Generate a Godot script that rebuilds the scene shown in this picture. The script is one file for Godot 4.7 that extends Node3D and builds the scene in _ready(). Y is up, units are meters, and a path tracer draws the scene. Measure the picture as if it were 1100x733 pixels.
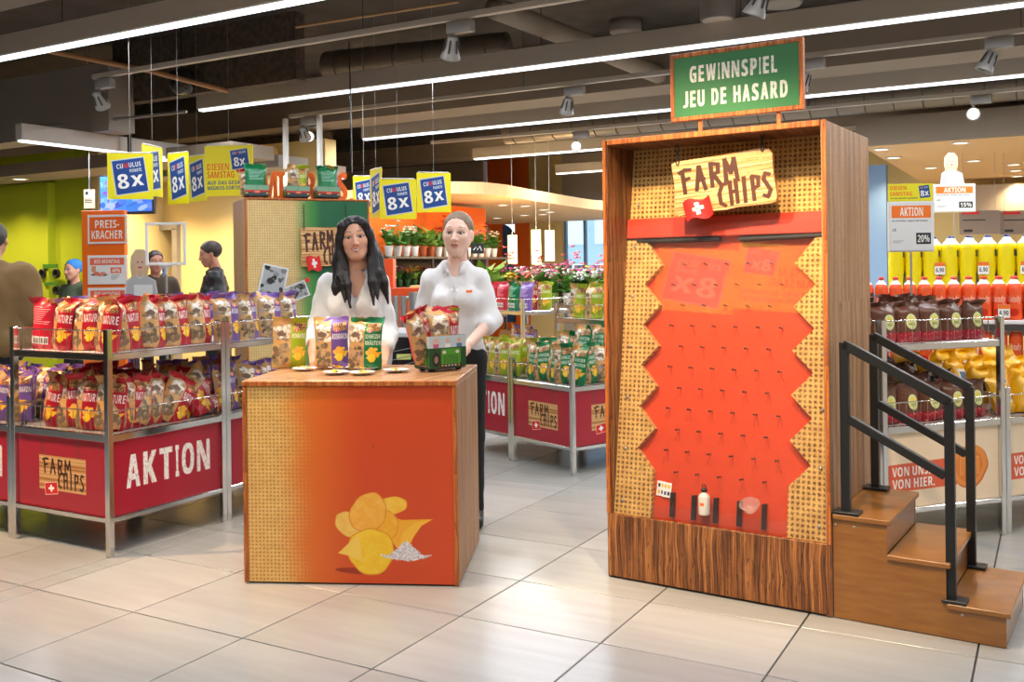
extends Node3D
# A supermarket promotion area: a snack game cabinet with steps, a tasting counter with two people, chip racks and the shop behind.

const FOC := 1038.4
const EYE := 1.40
var YAW := deg_to_rad(29.33)
var ROLL := deg_to_rad(0.757)
var rng := RandomNumberGenerator.new()
var M := {}          # materials by name
var T := {}          # textures by name
var names := {}
var text_cache := {}
var bold: SystemFont
var serif: SystemFont


# ---------------------------------------------------------------- pixels to places
func ray(x: float, y: float) -> Vector3:
	var dx := x - 550.0
	var dy := y - 289.7
	var c := cos(ROLL)
	var s := -sin(ROLL)
	var u := (c * dx + s * dy) / FOC
	var w := (-s * dx + c * dy) / FOC
	return Vector3(-sin(YAW), 0, -cos(YAW)) + Vector3(cos(YAW), 0, -sin(YAW)) * u - Vector3(0, w, 0)


func G(x: float, y: float, h := 0.0) -> Vector3:      # where the pixel's ray meets the level h
	var r := ray(x, y)
	return Vector3(0, EYE, 0) + r * ((h - EYE) / r.y)


func P(x: float, y: float, d: float) -> Vector3:      # the point of the pixel's ray at depth d
	return Vector3(0, EYE, 0) + ray(x, y) * d


func turn_to(dir: Vector3) -> float:                  # rotation.y whose local x axis runs along dir
	return atan2(-dir.z, dir.x)


# ---------------------------------------------------------------- mesh building
class MB:
	var v := PackedVector3Array()
	var n := PackedVector3Array()
	var t := PackedVector2Array()
	var c := PackedColorArray()
	var ix := PackedInt32Array()
	var col := Color.WHITE
	var tinted := false
	var xf := Transform3D()

	func vert(p: Vector3, nn: Vector3, uv: Vector2) -> int:
		v.append(xf * p)
		n.append((xf.basis * nn).normalized())
		t.append(uv)
		c.append(col)
		return v.size() - 1

	# corners as seen from the front: bottom left, bottom right, top right, top left
	func quad(a: Vector3, b: Vector3, d: Vector3, e: Vector3, uv := Rect2(0, 0, 1, 1)) -> void:
		var nn := (b - a).cross(e - a)
		if nn.length_squared() < 1e-16:
			nn = (d - b).cross(e - b)
		nn = nn.normalized()
		var i := vert(a, nn, Vector2(uv.position.x, uv.end.y))
		vert(b, nn, uv.end)
		vert(d, nn, Vector2(uv.end.x, uv.position.y))
		vert(e, nn, uv.position)
		ix.append_array(PackedInt32Array([i, i + 3, i + 2, i, i + 2, i + 1]))

	func tri(a: Vector3, b: Vector3, d: Vector3, ua := Vector2.ZERO, ub := Vector2.RIGHT, ud := Vector2.DOWN) -> void:   # clockwise seen from the front
		var nn := (d - a).cross(b - a).normalized()
		var i := vert(a, nn, ua)
		vert(b, nn, ub)
		vert(d, nn, ud)
		ix.append_array(PackedInt32Array([i, i + 1, i + 2]))

	func box(at: Vector3, s: Vector3, bs := Basis()) -> MB:
		var x := bs.x * s.x / 2
		var y := bs.y * s.y / 2
		var z := bs.z * s.z / 2
		quad(at - x - y + z, at + x - y + z, at + x + y + z, at - x + y + z)
		quad(at + x - y - z, at - x - y - z, at - x + y - z, at + x + y - z)
		quad(at + x - y + z, at + x - y - z, at + x + y - z, at + x + y + z)
		quad(at - x - y - z, at - x - y + z, at - x + y + z, at - x + y - z)
		quad(at - x + y + z, at + x + y + z, at + x + y - z, at - x + y - z)
		quad(at - x - y - z, at + x - y - z, at + x - y + z, at - x - y + z)
		return self

	# a box with chamfered edges
	func cbox(at: Vector3, s: Vector3, ch := 0.004, bs := Basis()) -> MB:
		var h := s / 2
		var k := minf(ch, minf(h.x, minf(h.y, h.z)) * 0.9)
		var dirs := [bs.x, bs.y, bs.z]
		for ax in 3:
			var u := (ax + 1) % 3
			var w := (ax + 2) % 3
			for sg in [-1.0, 1.0]:
				var ca: Vector3 = at + dirs[ax] * h[ax] * sg
				var du: Vector3 = dirs[u] * (h[u] - k)
				var dw: Vector3 = dirs[w] * (h[w] - k) * sg
				quad(ca - du - dw, ca + du - dw, ca + du + dw, ca - du + dw)
		for ax in 3:
			var u := (ax + 1) % 3
			var w := (ax + 2) % 3
			for su in [-1.0, 1.0]:
				for sw in [-1.0, 1.0]:
					var l: Vector3 = dirs[ax] * (h[ax] - k)
					var p: Vector3 = at + dirs[u] * h[u] * su + dirs[w] * (h[w] - k) * sw
					var q: Vector3 = at + dirs[u] * (h[u] - k) * su + dirs[w] * h[w] * sw
					if su * sw > 0:
						quad(p + l, p - l, q - l, q + l)
					else:
						quad(p - l, p + l, q + l, q - l)
		for sx in [-1.0, 1.0]:
			for sy in [-1.0, 1.0]:
				for sz in [-1.0, 1.0]:
					var a: Vector3 = at + dirs[0] * h.x * sx + dirs[1] * (h.y - k) * sy + dirs[2] * (h.z - k) * sz
					var b: Vector3 = at + dirs[0] * (h.x - k) * sx + dirs[1] * h.y * sy + dirs[2] * (h.z - k) * sz
					var d: Vector3 = at + dirs[0] * (h.x - k) * sx + dirs[1] * (h.y - k) * sy + dirs[2] * h.z * sz
					if sx * sy * sz > 0:
						tri(a, d, b)
					else:
						tri(a, b, d)
		return self

	# a smooth grid of points; rows run along v, columns along u; front is u cross v(up)
	func grid(pts: Array, uvs: Array, close_u := false) -> void:
		var rows := pts.size()
		var cols: int = pts[0].size()
		var base := v.size()
		for j in rows:
			for i in cols:
				var i0 := i - 1
				var i1 := i + 1
				if close_u:
					i0 = cols - 2 if i == 0 else i - 1
					i1 = 1 if i == cols - 1 else i + 1
				i0 = maxi(i0, 0)
				i1 = mini(i1, cols - 1)
				var du: Vector3 = pts[j][i1] - pts[j][i0]
				var dv: Vector3 = pts[mini(j + 1, rows - 1)][i] - pts[maxi(j - 1, 0)][i]
				var nn := du.cross(dv)
				if nn.length_squared() < 1e-18:
					var jj := 1 if j == 0 else rows - 2
					nn = (pts[jj][i1] - pts[jj][i0]).cross(dv)
				if nn.length_squared() < 1e-18:
					nn = Vector3.UP
				vert(pts[j][i], nn.normalized(), uvs[j][i] if uvs else Vector2(float(i) / (cols - 1), 1.0 - float(j) / (rows - 1)))
		for j in rows - 1:
			for i in cols - 1:
				var a := base + j * cols + i
				ix.append_array(PackedInt32Array([a, a + cols, a + cols + 1, a, a + cols + 1, a + 1]))

	func lathe(prof: Array, at := Vector3.ZERO, seg := 16, bs := Basis()) -> MB:    # profile of Vector2(radius, height), bottom to top
		var pts := []
		for q in prof:
			var row := []
			for i in seg + 1:
				var a := TAU * i / seg
				row.append(at + bs * Vector3(sin(a) * q.x, q.y, cos(a) * q.x))
			pts.append(row)
		var uvs := []
		var y0: float = prof[0].y
		var y1: float = prof[0].y
		for q in prof:
			y0 = minf(y0, q.y)
			y1 = maxf(y1, q.y)
		for q in prof:
			var ru := []
			for i in seg + 1:
				ru.append(Vector2(2.0 * i / seg, (y1 - q.y) / maxf(y1 - y0, 0.0001)))
			uvs.append(ru)
		grid(pts, uvs, true)
		return self

	func tube(path: Array, r: float, seg := 8, closed := false, r_end := -1.0) -> MB:
		var pts := []
		var m := path.size()
		var up := Vector3.ZERO
		for k in m:
			var a: Vector3 = path[(k - 1 + m) % m] if closed else path[maxi(k - 1, 0)]
			var b: Vector3 = path[(k + 1) % m] if closed else path[mini(k + 1, m - 1)]
			var f := (b - a).normalized()
			if up == Vector3.ZERO:
				up = Vector3.UP if absf(f.y) < 0.9 else Vector3.RIGHT
			var s := f.cross(up).normalized()
			up = s.cross(f).normalized()
			var rr := r if r_end < 0 else lerpf(r, r_end, float(k) / (m - 1))
			var row := []
			for i in seg + 1:
				var an := TAU * i / seg
				row.append(path[k] + s * cos(an) * rr + up * sin(an) * rr)
			pts.append(row)
		if closed:
			pts.append(pts[0])
		else:
			for e in [0, m - 1]:
				var cap := []
				for i in seg + 1:
					cap.append(path[e])
				if e == 0:
					pts.push_front(cap)
				else:
					pts.append(cap)
		grid(pts, [], true)
		return self

	func bar(a: Vector3, b: Vector3, w: float, d: float, up := Vector3.UP) -> MB:   # a square bar from a to b
		var f := (b - a).normalized()
		var s := f.cross(up).normalized()
		var u := s.cross(f).normalized()
		cbox((a + b) / 2, Vector3((b - a).length(), w, d), 0.0025, Basis(f, u, s))
		return self

	# a flat outline given depth along z
	func extrude(poly: PackedVector2Array, z0: float, z1: float, bounds := Rect2()) -> MB:
		var tris := Geometry2D.triangulate_polygon(poly)
		var r := bounds
		if not r.has_area():
			r = Rect2(poly[0], Vector2.ZERO)
			for p in poly:
				r = r.expand(p)
		for side in [1, -1]:
			var z := z1 if side == 1 else z0
			for i in range(0, tris.size(), 3):
				var q := [poly[tris[i]], poly[tris[i + 1]], poly[tris[i + 2]]]
				var cw: bool = (q[1] - q[0]).cross(q[2] - q[0]) < 0
				if cw != (side == 1):
					q.reverse()
				var uv := []
				for p in q:
					uv.append(Vector2((p.x - r.position.x) / r.size.x, 1.0 - (p.y - r.position.y) / r.size.y))
				tri(Vector3(q[0].x, q[0].y, z), Vector3(q[1].x, q[1].y, z), Vector3(q[2].x, q[2].y, z), uv[0], uv[1], uv[2])
		var ccw := not Geometry2D.is_polygon_clockwise(poly)
		for i in poly.size():
			var a := poly[i]
			var b := poly[(i + 1) % poly.size()]
			var ua := Vector2((a.x - r.position.x) / r.size.x, 1.0 - (a.y - r.position.y) / r.size.y)
			if not ccw:
				var sw := a
				a = b
				b = sw
			quad(Vector3(a.x, a.y, z1), Vector3(a.x, a.y, z0), Vector3(b.x, b.y, z0), Vector3(b.x, b.y, z1), Rect2(ua, Vector2(0.001, 0.001)))
		return self

	func mesh() -> ArrayMesh:
		var a := []
		a.resize(Mesh.ARRAY_MAX)
		a[Mesh.ARRAY_VERTEX] = v
		a[Mesh.ARRAY_NORMAL] = n
		a[Mesh.ARRAY_TEX_UV] = t
		if tinted:
			a[Mesh.ARRAY_COLOR] = c
		a[Mesh.ARRAY_INDEX] = ix
		var m := ArrayMesh.new()
		m.add_surface_from_arrays(Mesh.PRIMITIVE_TRIANGLES, a)
		return m


func numbered(called: String) -> String:
	var k: int = names.get(called, 0)
	names[called] = k + 1
	return called if k == 0 else "%s_%03d" % [called, k]


func put(shape, called: String, m: Material, parent: Node = self) -> MeshInstance3D:
	var o := MeshInstance3D.new()
	o.mesh = shape.mesh() if shape is MB else shape
	o.material_override = m
	o.name = numbered(called) if parent == self else called
	parent.add_child(o, true)
	return o


func base(called: String, label: String, category: String, at := Vector3.ZERO, turn := 0.0, group := "") -> Node3D:
	var o := Node3D.new()
	o.name = numbered(called)
	add_child(o)
	o.position = at
	o.rotation.y = turn
	return tag(o, label, category, group)


func tag(o: Node3D, label: String, category: String, group := "", kind := "") -> Node3D:
	if label.contains("#"):     # rows are told apart by counting from a thing that can be found
		var k: int = names.get(label, 0)
		names[label] = k + 1
		label = label.replace("#", ["first", "second", "third", "fourth", "fifth", "sixth", "seventh", "eighth", "ninth", "tenth", "eleventh", "twelfth", "thirteenth", "fourteenth", "fifteenth", "sixteenth", "seventeenth", "eighteenth", "nineteenth", "twentieth"][mini(k, 19)])
	o.set_meta("label", label)
	if category:
		o.set_meta("category", category)
	if group:
		o.set_meta("group", group)
	if kind:
		o.set_meta("kind", kind)
	return o


func structure(shape, called: String, m: Material, label := "") -> MeshInstance3D:
	var o := put(shape, called, m)
	o.set_meta("kind", "structure")
	if label:
		o.set_meta("label", label)
	return o


func again(o: Node3D, at: Vector3, turn: float, label := "", group := "") -> Node3D:
	var c: Node3D = o.duplicate()
	c.name = numbered(String(o.name).rstrip("0123456789").rstrip("_"))
	add_child(c)
	c.position = at
	c.rotation = Vector3(0, turn, 0)
	if label:
		c.set_meta("label", label)
	if group:
		c.set_meta("group", group)
	return c


func mat(c: Color, rough := 0.6, metal := 0.0) -> StandardMaterial3D:
	var m := StandardMaterial3D.new()
	m.albedo_color = c
	m.roughness = rough
	m.metallic = metal
	return m


func rgb(r: int, g: int, b: int) -> Color:
	return Color(r / 255.0, g / 255.0, b / 255.0)


func tmat(tex: Texture2D, rough := 0.6, tint := Color.WHITE) -> StandardMaterial3D:
	var m := mat(tint, rough)
	m.albedo_texture = tex
	return m


func tri_tex(m: StandardMaterial3D, s: Vector3, world := true) -> StandardMaterial3D:
	m.uv1_triplanar = true
	m.uv1_world_triplanar = world
	m.uv1_scale = s
	return m


func noise(seed_: int, freq: float, oct := 4, type := FastNoiseLite.TYPE_SIMPLEX_SMOOTH) -> FastNoiseLite:
	var q := FastNoiseLite.new()
	q.seed = seed_
	q.frequency = freq
	q.noise_type = type
	q.fractal_octaves = oct
	return q


func noise_tex(seed_: int, freq: float, c0: Color, c1: Color, oct := 4, size := 512) -> NoiseTexture2D:
	var q := NoiseTexture2D.new()
	q.width = size
	q.height = size
	q.seamless = true
	q.noise = noise(seed_, freq, oct)
	var g := Gradient.new()
	g.set_color(0, c0)
	g.set_color(1, c1)
	q.color_ramp = g
	return q


# ---------------------------------------------------------------- prints
func canvas(w: int, h: int, c: Color) -> Image:
	var im := Image.create(w, h, false, Image.FORMAT_RGBA8)
	im.fill(c)
	return im


func tex(im: Image, shrink := true) -> ImageTexture:
	if shrink:
		im.resize(im.get_width() / 2, im.get_height() / 2, Image.INTERPOLATE_BILINEAR)
	return ImageTexture.create_from_image(im)


func poly(im: Image, pts: PackedVector2Array, c: Color) -> void:
	var lo := INF
	var hi := -INF
	for p in pts:
		lo = minf(lo, p.y)
		hi = maxf(hi, p.y)
	var m := pts.size()
	for y in range(maxi(0, int(lo)), mini(im.get_height() - 1, int(hi)) + 1):
		var yy := y + 0.5
		var xs := PackedFloat32Array()
		for i in m:
			var a := pts[i]
			var b := pts[(i + 1) % m]
			if (a.y <= yy) != (b.y <= yy):
				xs.append(a.x + (yy - a.y) / (b.y - a.y) * (b.x - a.x))
		xs.sort()
		for i in range(0, xs.size() - 1, 2):
			var x0 := roundi(xs[i])
			var x1 := roundi(xs[i + 1])
			if x1 > x0:
				im.fill_rect(Rect2i(x0, y, x1 - x0, 1), c)


func oval(cx: float, cy: float, rx: float, ry: float, rot := 0.0, wob := 0.0, seed_ := 0) -> PackedVector2Array:
	var q := PackedVector2Array()
	for i in 40:
		var a := TAU * i / 40.0
		var k := 1.0 + wob * (sin(a * 3.0 + seed_) + 0.6 * sin(a * 5.0 + seed_ * 2.3) + 0.4 * sin(a * 9.0 + seed_))
		q.append(Vector2(cx, cy) + Vector2(cos(a) * rx * k, sin(a) * ry * k).rotated(rot))
	return q


func rpoly(r: Rect2, rot := 0.0) -> PackedVector2Array:
	var c := r.get_center()
	var q := PackedVector2Array()
	for p in [r.position, Vector2(r.end.x, r.position.y), r.end, Vector2(r.position.x, r.end.y)]:
		q.append(c + (p - c).rotated(rot))
	return q


func glyphs(s: String, font: Font) -> Dictionary:
	var key := s + str(font.get_instance_id())
	if not text_cache.has(key):
		var tm := TextMesh.new()
		tm.text = s
		tm.font = font
		tm.font_size = 48
		tm.pixel_size = 1.0
		tm.depth = 0.0
		tm.curve_step = 1.5
		var a := tm.get_mesh_arrays()
		var vs: PackedVector3Array = a[Mesh.ARRAY_VERTEX]
		var ns: PackedVector3Array = a[Mesh.ARRAY_NORMAL]
		var id = a[Mesh.ARRAY_INDEX]
		var order: PackedInt32Array = id if id != null and id.size() else PackedInt32Array(range(vs.size()))
		var box := Rect2(vs[0].x, -vs[0].y, 0, 0)
		var out := []
		for i in range(0, order.size(), 3):
			if ns[order[i]].z < 0.5:
				continue
			var q := PackedVector2Array()
			for k in 3:
				var p := vs[order[i + k]]
				q.append(Vector2(p.x, -p.y))
				box = box.expand(Vector2(p.x, -p.y))
			out.append(q)
		text_cache[key] = {"tris": out, "box": box}
	return text_cache[key]


# lettering stretched into the rectangle r, optionally turned about its centre and leaning
func text(im: Image, s: String, r: Rect2, c: Color, font: Font = null, rot := 0.0, fat := 0.0) -> void:
	if fat > 0.0:
		for dx in [-fat, -fat / 2.0, 0.0, fat / 2.0, fat]:
			for dy in [-fat * 0.5, fat * 0.5]:
				text(im, s, Rect2(r.position + Vector2(dx, dy), r.size), c, font, rot)
		return
	var g := glyphs(s, font if font else bold)
	var b: Rect2 = g.box
	var k := r.size / b.size
	var mid := r.get_center()
	for q in g.tris:
		var w := PackedVector2Array()
		for p in q:
			w.append(mid + (r.position + (p - b.position) * k - mid).rotated(rot))
		poly(im, w, c)


# capitals set one by one, narrow and evenly spaced
func spaced(im: Image, s: String, r: Rect2, c: Color, fat: float) -> void:
	var total := 0.0
	var ws := []
	for ch in s:
		var w: float = {"I": 0.42, " ": 0.55, "M": 1.25, "W": 1.35, "N": 1.08, "J": 0.8, "E": 0.86, "L": 0.84, "F": 0.84, "P": 0.94, "S": 0.94}.get(ch, 1.0)
		ws.append(w)
		total += w
	var x := r.position.x
	for i in s.length():
		var w: float = ws[i] / total * r.size.x
		if s[i] != " ":
			text(im, s[i], Rect2(x + fat, r.position.y + fat * 0.5, w - fat * 2.0 - r.size.y * 0.12, r.size.y - fat), c, null, 0.0, fat)
		x += w


# worn printing: put the ground back over the letters where the wear mask is open
func worn_text(im: Image, lines: Array, c: Color, amount := 0.18, font: Font = null) -> void:
	var ground: Image = im.duplicate()
	for l in lines:
		spaced(im, l[0], l[1], c, l[1].size.y * 0.022)
	var na := noise(11, 0.045, 3)
	var nb := noise(5, 0.16, 2)
	for l in lines:
		var r: Rect2 = l[1]
		for y in range(maxi(0, int(r.position.y)), mini(im.get_height(), int(r.end.y) + 1), 2):
			for x in range(maxi(0, int(r.position.x)), mini(im.get_width(), int(r.end.x) + 1), 2):
				if na.get_noise_2d(x, y * 0.6) * 0.6 + nb.get_noise_2d(x, y) * 0.7 > 0.62 - amount * 1.6:
					im.blit_rect(ground, Rect2i(x, y, 2, 2), Vector2i(x, y))


# ---------------------------------------------------------------- materials and printed surfaces
func weave(im: Image, r: Rect2i, pitch: float, light: Color, dark: Color, seed_: int) -> void:
	var q := noise(seed_, 0.09, 2)
	var f := noise(seed_ + 3, 0.012, 2)
	for y in range(r.position.y, r.end.y):
		for x in range(r.position.x, r.end.x):
			var jx := x + q.get_noise_2d(x * 0.4, y * 1.4) * pitch * 0.22
			var jy := y + q.get_noise_2d(x * 1.4 + 500, y * 0.4) * pitch * 0.22
			var u := fposmod(jx / pitch, 1.0)
			var w := fposmod(jy / pitch, 1.0)
			var ci := floori(jx / pitch) + floori(jy / pitch)
			var warp := 1.0 - absf(u - 0.5) * 2.0
			var weft := 1.0 - absf(w - 0.5) * 2.0
			var up := warp if ci % 2 == 0 else weft
			var lo := weft if ci % 2 == 0 else warp
			var k := clampf(maxf(up * 1.5, lo * 1.1) - 0.12 + q.get_noise_2d(x * 2.0, y * 2.0) * 0.25, 0.0, 1.0)
			k = smoothstep(0.16, 0.85, k) * (0.86 + 0.14 * f.get_noise_2d(x, y))
			im.set_pixel(x, y, dark.lerp(light, k))


func wood(w: int, h: int, c0: Color, c1: Color, c2: Color, seed_: int, cracks := 0.5) -> Image:
	var im := Image.create(w, h, false, Image.FORMAT_RGB8)
	var a := noise(seed_, 0.011, 3)
	var b := noise(seed_ + 1, 0.06, 2)
	var d := noise(seed_ + 2, 0.004, 2)
	for y in h:
		for x in w:
			var wx := x + d.get_noise_2d(x * 0.8, y * 1.6) * 7.0
			var g := a.get_noise_2d(wx * 3.2, y * 0.14) * 0.75 + b.get_noise_2d(wx * 3.4, y * 0.07) * 0.75
			var k := clampf(g * 0.8 + 0.5, 0.0, 1.0)
			var c := c0.lerp(c1, k * 2.0) if k < 0.5 else c1.lerp(c2, k * 2.0 - 1.0)
			var e := absf(b.get_noise_2d(wx * 0.9 + 700, y * 0.05))
			if e < 0.035 * cracks:
				c = c.lerp(c0.darkened(0.55), 0.8)
			im.set_pixel(x, y, c)
	return im


func chip(im: Image, cx: float, cy: float, rx: float, ry: float, rot: float, c: Color, s: int) -> void:
	var q := noise(s * 13 + 5, 1.6 / rx, 3)
	var pores := noise(s * 7 + 2, 9.0 / rx, 2)
	var m := int(maxf(rx, ry) * 1.15)
	for y in range(maxi(0, int(cy) - m), mini(im.get_height(), int(cy) + m)):
		for x in range(maxi(0, int(cx) - m), mini(im.get_width(), int(cx) + m)):
			var u := Vector2(x - cx, y - cy).rotated(-rot) / Vector2(rx, ry)
			var a := u.angle()
			var d := u.length() / (1.0 + 0.03 * sin(a * 3.0 + s) + 0.018 * sin(a * 7.0 + s * 2.0))
			if d > 1.0:
				continue
			var k := q.get_noise_2d(x, y) * 0.5 + pores.get_noise_2d(x, y) * 0.35
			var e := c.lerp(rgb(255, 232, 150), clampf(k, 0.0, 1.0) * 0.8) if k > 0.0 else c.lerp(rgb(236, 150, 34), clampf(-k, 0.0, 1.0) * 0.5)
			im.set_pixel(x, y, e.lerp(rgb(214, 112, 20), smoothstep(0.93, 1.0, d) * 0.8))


func chip_heap(im: Image, x: float, y: float, k: float) -> void:     # the heap of crisps printed on counter and bags
	chip(im, x + 30 * k, y + 48 * k, 30 * k, 20 * k, 0.55, rgb(247, 196, 92), 2)
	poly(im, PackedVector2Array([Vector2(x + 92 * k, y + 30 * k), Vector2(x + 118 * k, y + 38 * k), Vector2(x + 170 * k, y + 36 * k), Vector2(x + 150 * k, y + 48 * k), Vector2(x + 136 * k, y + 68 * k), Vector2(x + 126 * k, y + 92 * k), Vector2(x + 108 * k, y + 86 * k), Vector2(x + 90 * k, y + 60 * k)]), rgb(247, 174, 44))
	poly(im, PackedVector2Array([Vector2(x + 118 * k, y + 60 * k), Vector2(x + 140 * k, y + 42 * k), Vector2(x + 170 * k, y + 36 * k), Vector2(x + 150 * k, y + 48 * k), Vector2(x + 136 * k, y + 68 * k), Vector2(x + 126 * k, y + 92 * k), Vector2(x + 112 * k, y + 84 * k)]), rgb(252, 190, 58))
	chip(im, x + 98 * k, y + 14 * k, 30 * k, 15 * k, -0.15, rgb(251, 195, 62), 5)
	chip(im, x + 86 * k, y + 50 * k, 24 * k, 30 * k, 0.3, rgb(248, 176, 42), 3)
	chip(im, x + 60 * k, y + 26 * k, 30 * k, 36 * k, 0.6, rgb(250, 178, 64), 1)
	chip(im, x + 64 * k, y + 92 * k, 40 * k, 40 * k, 0.2, rgb(253, 204, 40), 4)
	poly(im, PackedVector2Array([Vector2(x + 8 * k, y + 96 * k), Vector2(x + 44 * k, y + 62 * k), Vector2(x + 50 * k, y + 110 * k), Vector2(x + 26 * k, y + 100 * k)]), rgb(252, 208, 90))


func salt(im: Image, x: float, y: float, k: float) -> void:
	for i in 1100:
		var u := clampf(rng.randfn(0.0, 0.42), -1.3, 1.3)
		var top := 78.0 * maxf(0.0, 1.0 - absf(u) * 1.05)
		var p := Vector2(x + u * 84.0 * k, y - rng.randf() * top * k + rng.randf() * 16.0 * sqrt(maxf(0.0, 1.0 - u * u / 1.7)) - 10.0 * absf(u))
		poly(im, oval(p.x, p.y, 4.2 * (0.6 + rng.randf() * 0.6), 3.6), Color.from_hsv(0.95, 0.03, 0.74 + 0.26 * rng.randf()))


func flag(im: Image, r: Rect2, rot := -0.12) -> void:
	poly(im, rpoly(r.grow(r.size.x * 0.04), rot), rgb(246, 214, 190))
	poly(im, rpoly(r, rot), rgb(222, 34, 30))
	var c := r.get_center()
	poly(im, rpoly(Rect2(c - Vector2(r.size.x * 0.08, r.size.y * 0.32), Vector2(r.size.x * 0.16, r.size.y * 0.64)), rot), Color.WHITE)
	poly(im, rpoly(Rect2(c - Vector2(r.size.x * 0.24, r.size.y * 0.11), Vector2(r.size.x * 0.48, r.size.y * 0.22)), rot), Color.WHITE)


# the hanging plank with painted capitals; letters are built from brush strokes in a 0..1 cell
const STROKES := {
	"F": [[[.05, .1], [.5, .0], [.95, .02]], [[.3, .05], [.4, 1.0]], [[.3, .45], [.8, .38]]],
	"A": [[[.45, .0], [.15, 1.0]], [[.45, .0], [.85, 1.0]], [[.25, .62], [.8, .55]]],
	"R": [[[.2, .0], [.2, 1.0]], [[.2, .03], [.75, .08], [.72, .42], [.25, .5]], [[.35, .5], [.9, 1.0]]],
	"M": [[[.1, 1.0], [.1, .0]], [[.1, .0], [.5, .6], [.8, .0]], [[.8, .0], [.98, .95]]],
	"C": [[[.9, .08], [.5, .1], [.12, .45], [.2, .85], [.7, .98]]],
	"H": [[[.15, .05], [.2, 1.0]], [[.8, .0], [.85, .95]], [[.2, .5], [.8, .45]]],
	"I": [[[.5, .0], [.5, 1.0]]],
	"P": [[[.2, .05], [.25, 1.0]], [[.2, .05], [.85, .1], [.8, .45], [.25, .55]]],
	"S": [[[.85, .1], [.45, .03], [.2, .25], [.55, .5], [.85, .72], [.55, .98], [.1, .9]]],
}


func stroke(im: Image, pts: Array, w: float, c: Color) -> void:
	for i in pts.size() - 1:
		var a: Vector2 = pts[i]
		var b: Vector2 = pts[i + 1]
		var s := (b - a).normalized().orthogonal() * w / 2
		var e := (b - a).normalized() * w * 0.3
		poly(im, PackedVector2Array([a + s - e, b + s * 0.85 + e, b - s * 0.85 + e, a - s - e]), c)


func brush_word(im: Image, word: String, r: Rect2, w: float, c: Color, slant := 0.0) -> void:
	var cw := r.size.x / word.length()
	for i in word.length():
		for st in STROKES[word[i]]:
			var q := []
			for p in st:
				q.append(Vector2(r.position.x + (i + 0.08 + p[0] * 0.84) * cw, r.position.y + p[1] * r.size.y + slant * (i - word.length() * 0.5)))
			stroke(im, q, w, c)


func plank_print(im: Image, r: Rect2, tilt := 0.0) -> void:       # the brand plank, drawn flat into a print
	var q := rpoly(r, tilt)
	poly(im, q, rgb(205, 150, 92))
	for i in 11:
		var y := r.position.y + r.size.y * (i + 0.5) / 11.0
		var k := rng.randf()
		poly(im, rpoly(Rect2(r.position.x + 2, y, r.size.x - 4, r.size.y * 0.05), tilt), rgb(222, 178, 122) if k < 0.5 else rgb(176, 116, 62))
	var dk := rgb(66, 32, 14)
	var wd := maxf(2.0, r.size.y * 0.07)
	brush_word(im, "FARM", Rect2(r.position.x + r.size.x * 0.06, r.position.y + r.size.y * 0.10, r.size.x * 0.64, r.size.y * 0.42), wd, dk)
	brush_word(im, "CHIPS", Rect2(r.position.x + r.size.x * 0.40, r.position.y + r.size.y * 0.46, r.size.x * 0.57, r.size.y * 0.46), wd, dk)
	flag(im, Rect2(r.position.x + r.size.x * 0.13, r.position.y + r.size.y * 0.80, r.size.x * 0.26, r.size.y * 0.32))


func bag_print(c: Color, c2: Color, words: Array, s: int) -> ImageTexture:
	# left two thirds of the sheet: the front; right third: the back
	rng.seed = s
	var W := 288
	var im := canvas(432, 400, c)
	im.fill_rect(Rect2i(0, 0, 150, 400), rgb(206, 158, 98))
	for i in 60:      # straw coloured paper streaks
		im.fill_rect(Rect2i(rng.randi() % 150, rng.randi() % 400, 30 + rng.randi() % 70, 2), rgb(222, 180, 122) if i % 2 else rgb(184, 132, 74))
	im.fill_rect(Rect2i(150, 0, 282, 400), c)
	# farmhouse photograph and a pile of potatoes on the paper side
	for i in 46:
		var p := Vector2(16 + rng.randf() * 118, 62 + rng.randf() * 118)
		poly(im, oval(p.x, p.y, 8 + rng.randf() * 20, 5 + rng.randf() * 10, rng.randf() * 1.2 - 0.6, 0.05, i), [rgb(236, 230, 220), rgb(214, 200, 180), rgb(140, 118, 96), rgb(176, 158, 136), rgb(228, 216, 198)][i % 5])
	poly(im, PackedVector2Array([Vector2(30, 132), Vector2(64, 106), Vector2(112, 128), Vector2(104, 150), Vector2(44, 152)]), rgb(120, 96, 78))
	for i in 40:
		var p := Vector2(18 + rng.randf() * 112, 214 + rng.randf() * 160)
		var k := 14.0 + rng.randf() * 12.0
		poly(im, oval(p.x, p.y, k, k * 0.8, rng.randf() * 3.0, 0.02, i), Color.from_hsv(0.075 + rng.randf() * 0.03, 0.38, 0.38 + rng.randf() * 0.4))
	im.fill_rect(Rect2i(0, 0, 288, 26), rgb(196, 146, 84))
	im.fill_rect(Rect2i(150, 0, 282, 26), c)
	plank_print(im, Rect2(168, 44, 104, 62), -0.04)
	var y := 128.0
	for w in words:
		text(im, w[0], Rect2(160, y, w[1], w[2]), w[3])
		y += w[2] + 8.0
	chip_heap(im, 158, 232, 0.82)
	im.fill_rect(Rect2i(288, 0, 144, 400), c2)
	for i in 9:
		im.fill_rect(Rect2i(310, 70 + i * 16, 60 + (i * 37) % 44, 5), c2.lightened(0.7))
	im.fill_rect(Rect2i(312, 300, 92, 60), Color(0.94, 0.93, 0.92))
	for i in 12:
		im.fill_rect(Rect2i(320 + i * 7, 310, 2 + i % 3, 40), Color(0.1, 0.1, 0.1))
	return tex(im)


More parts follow.
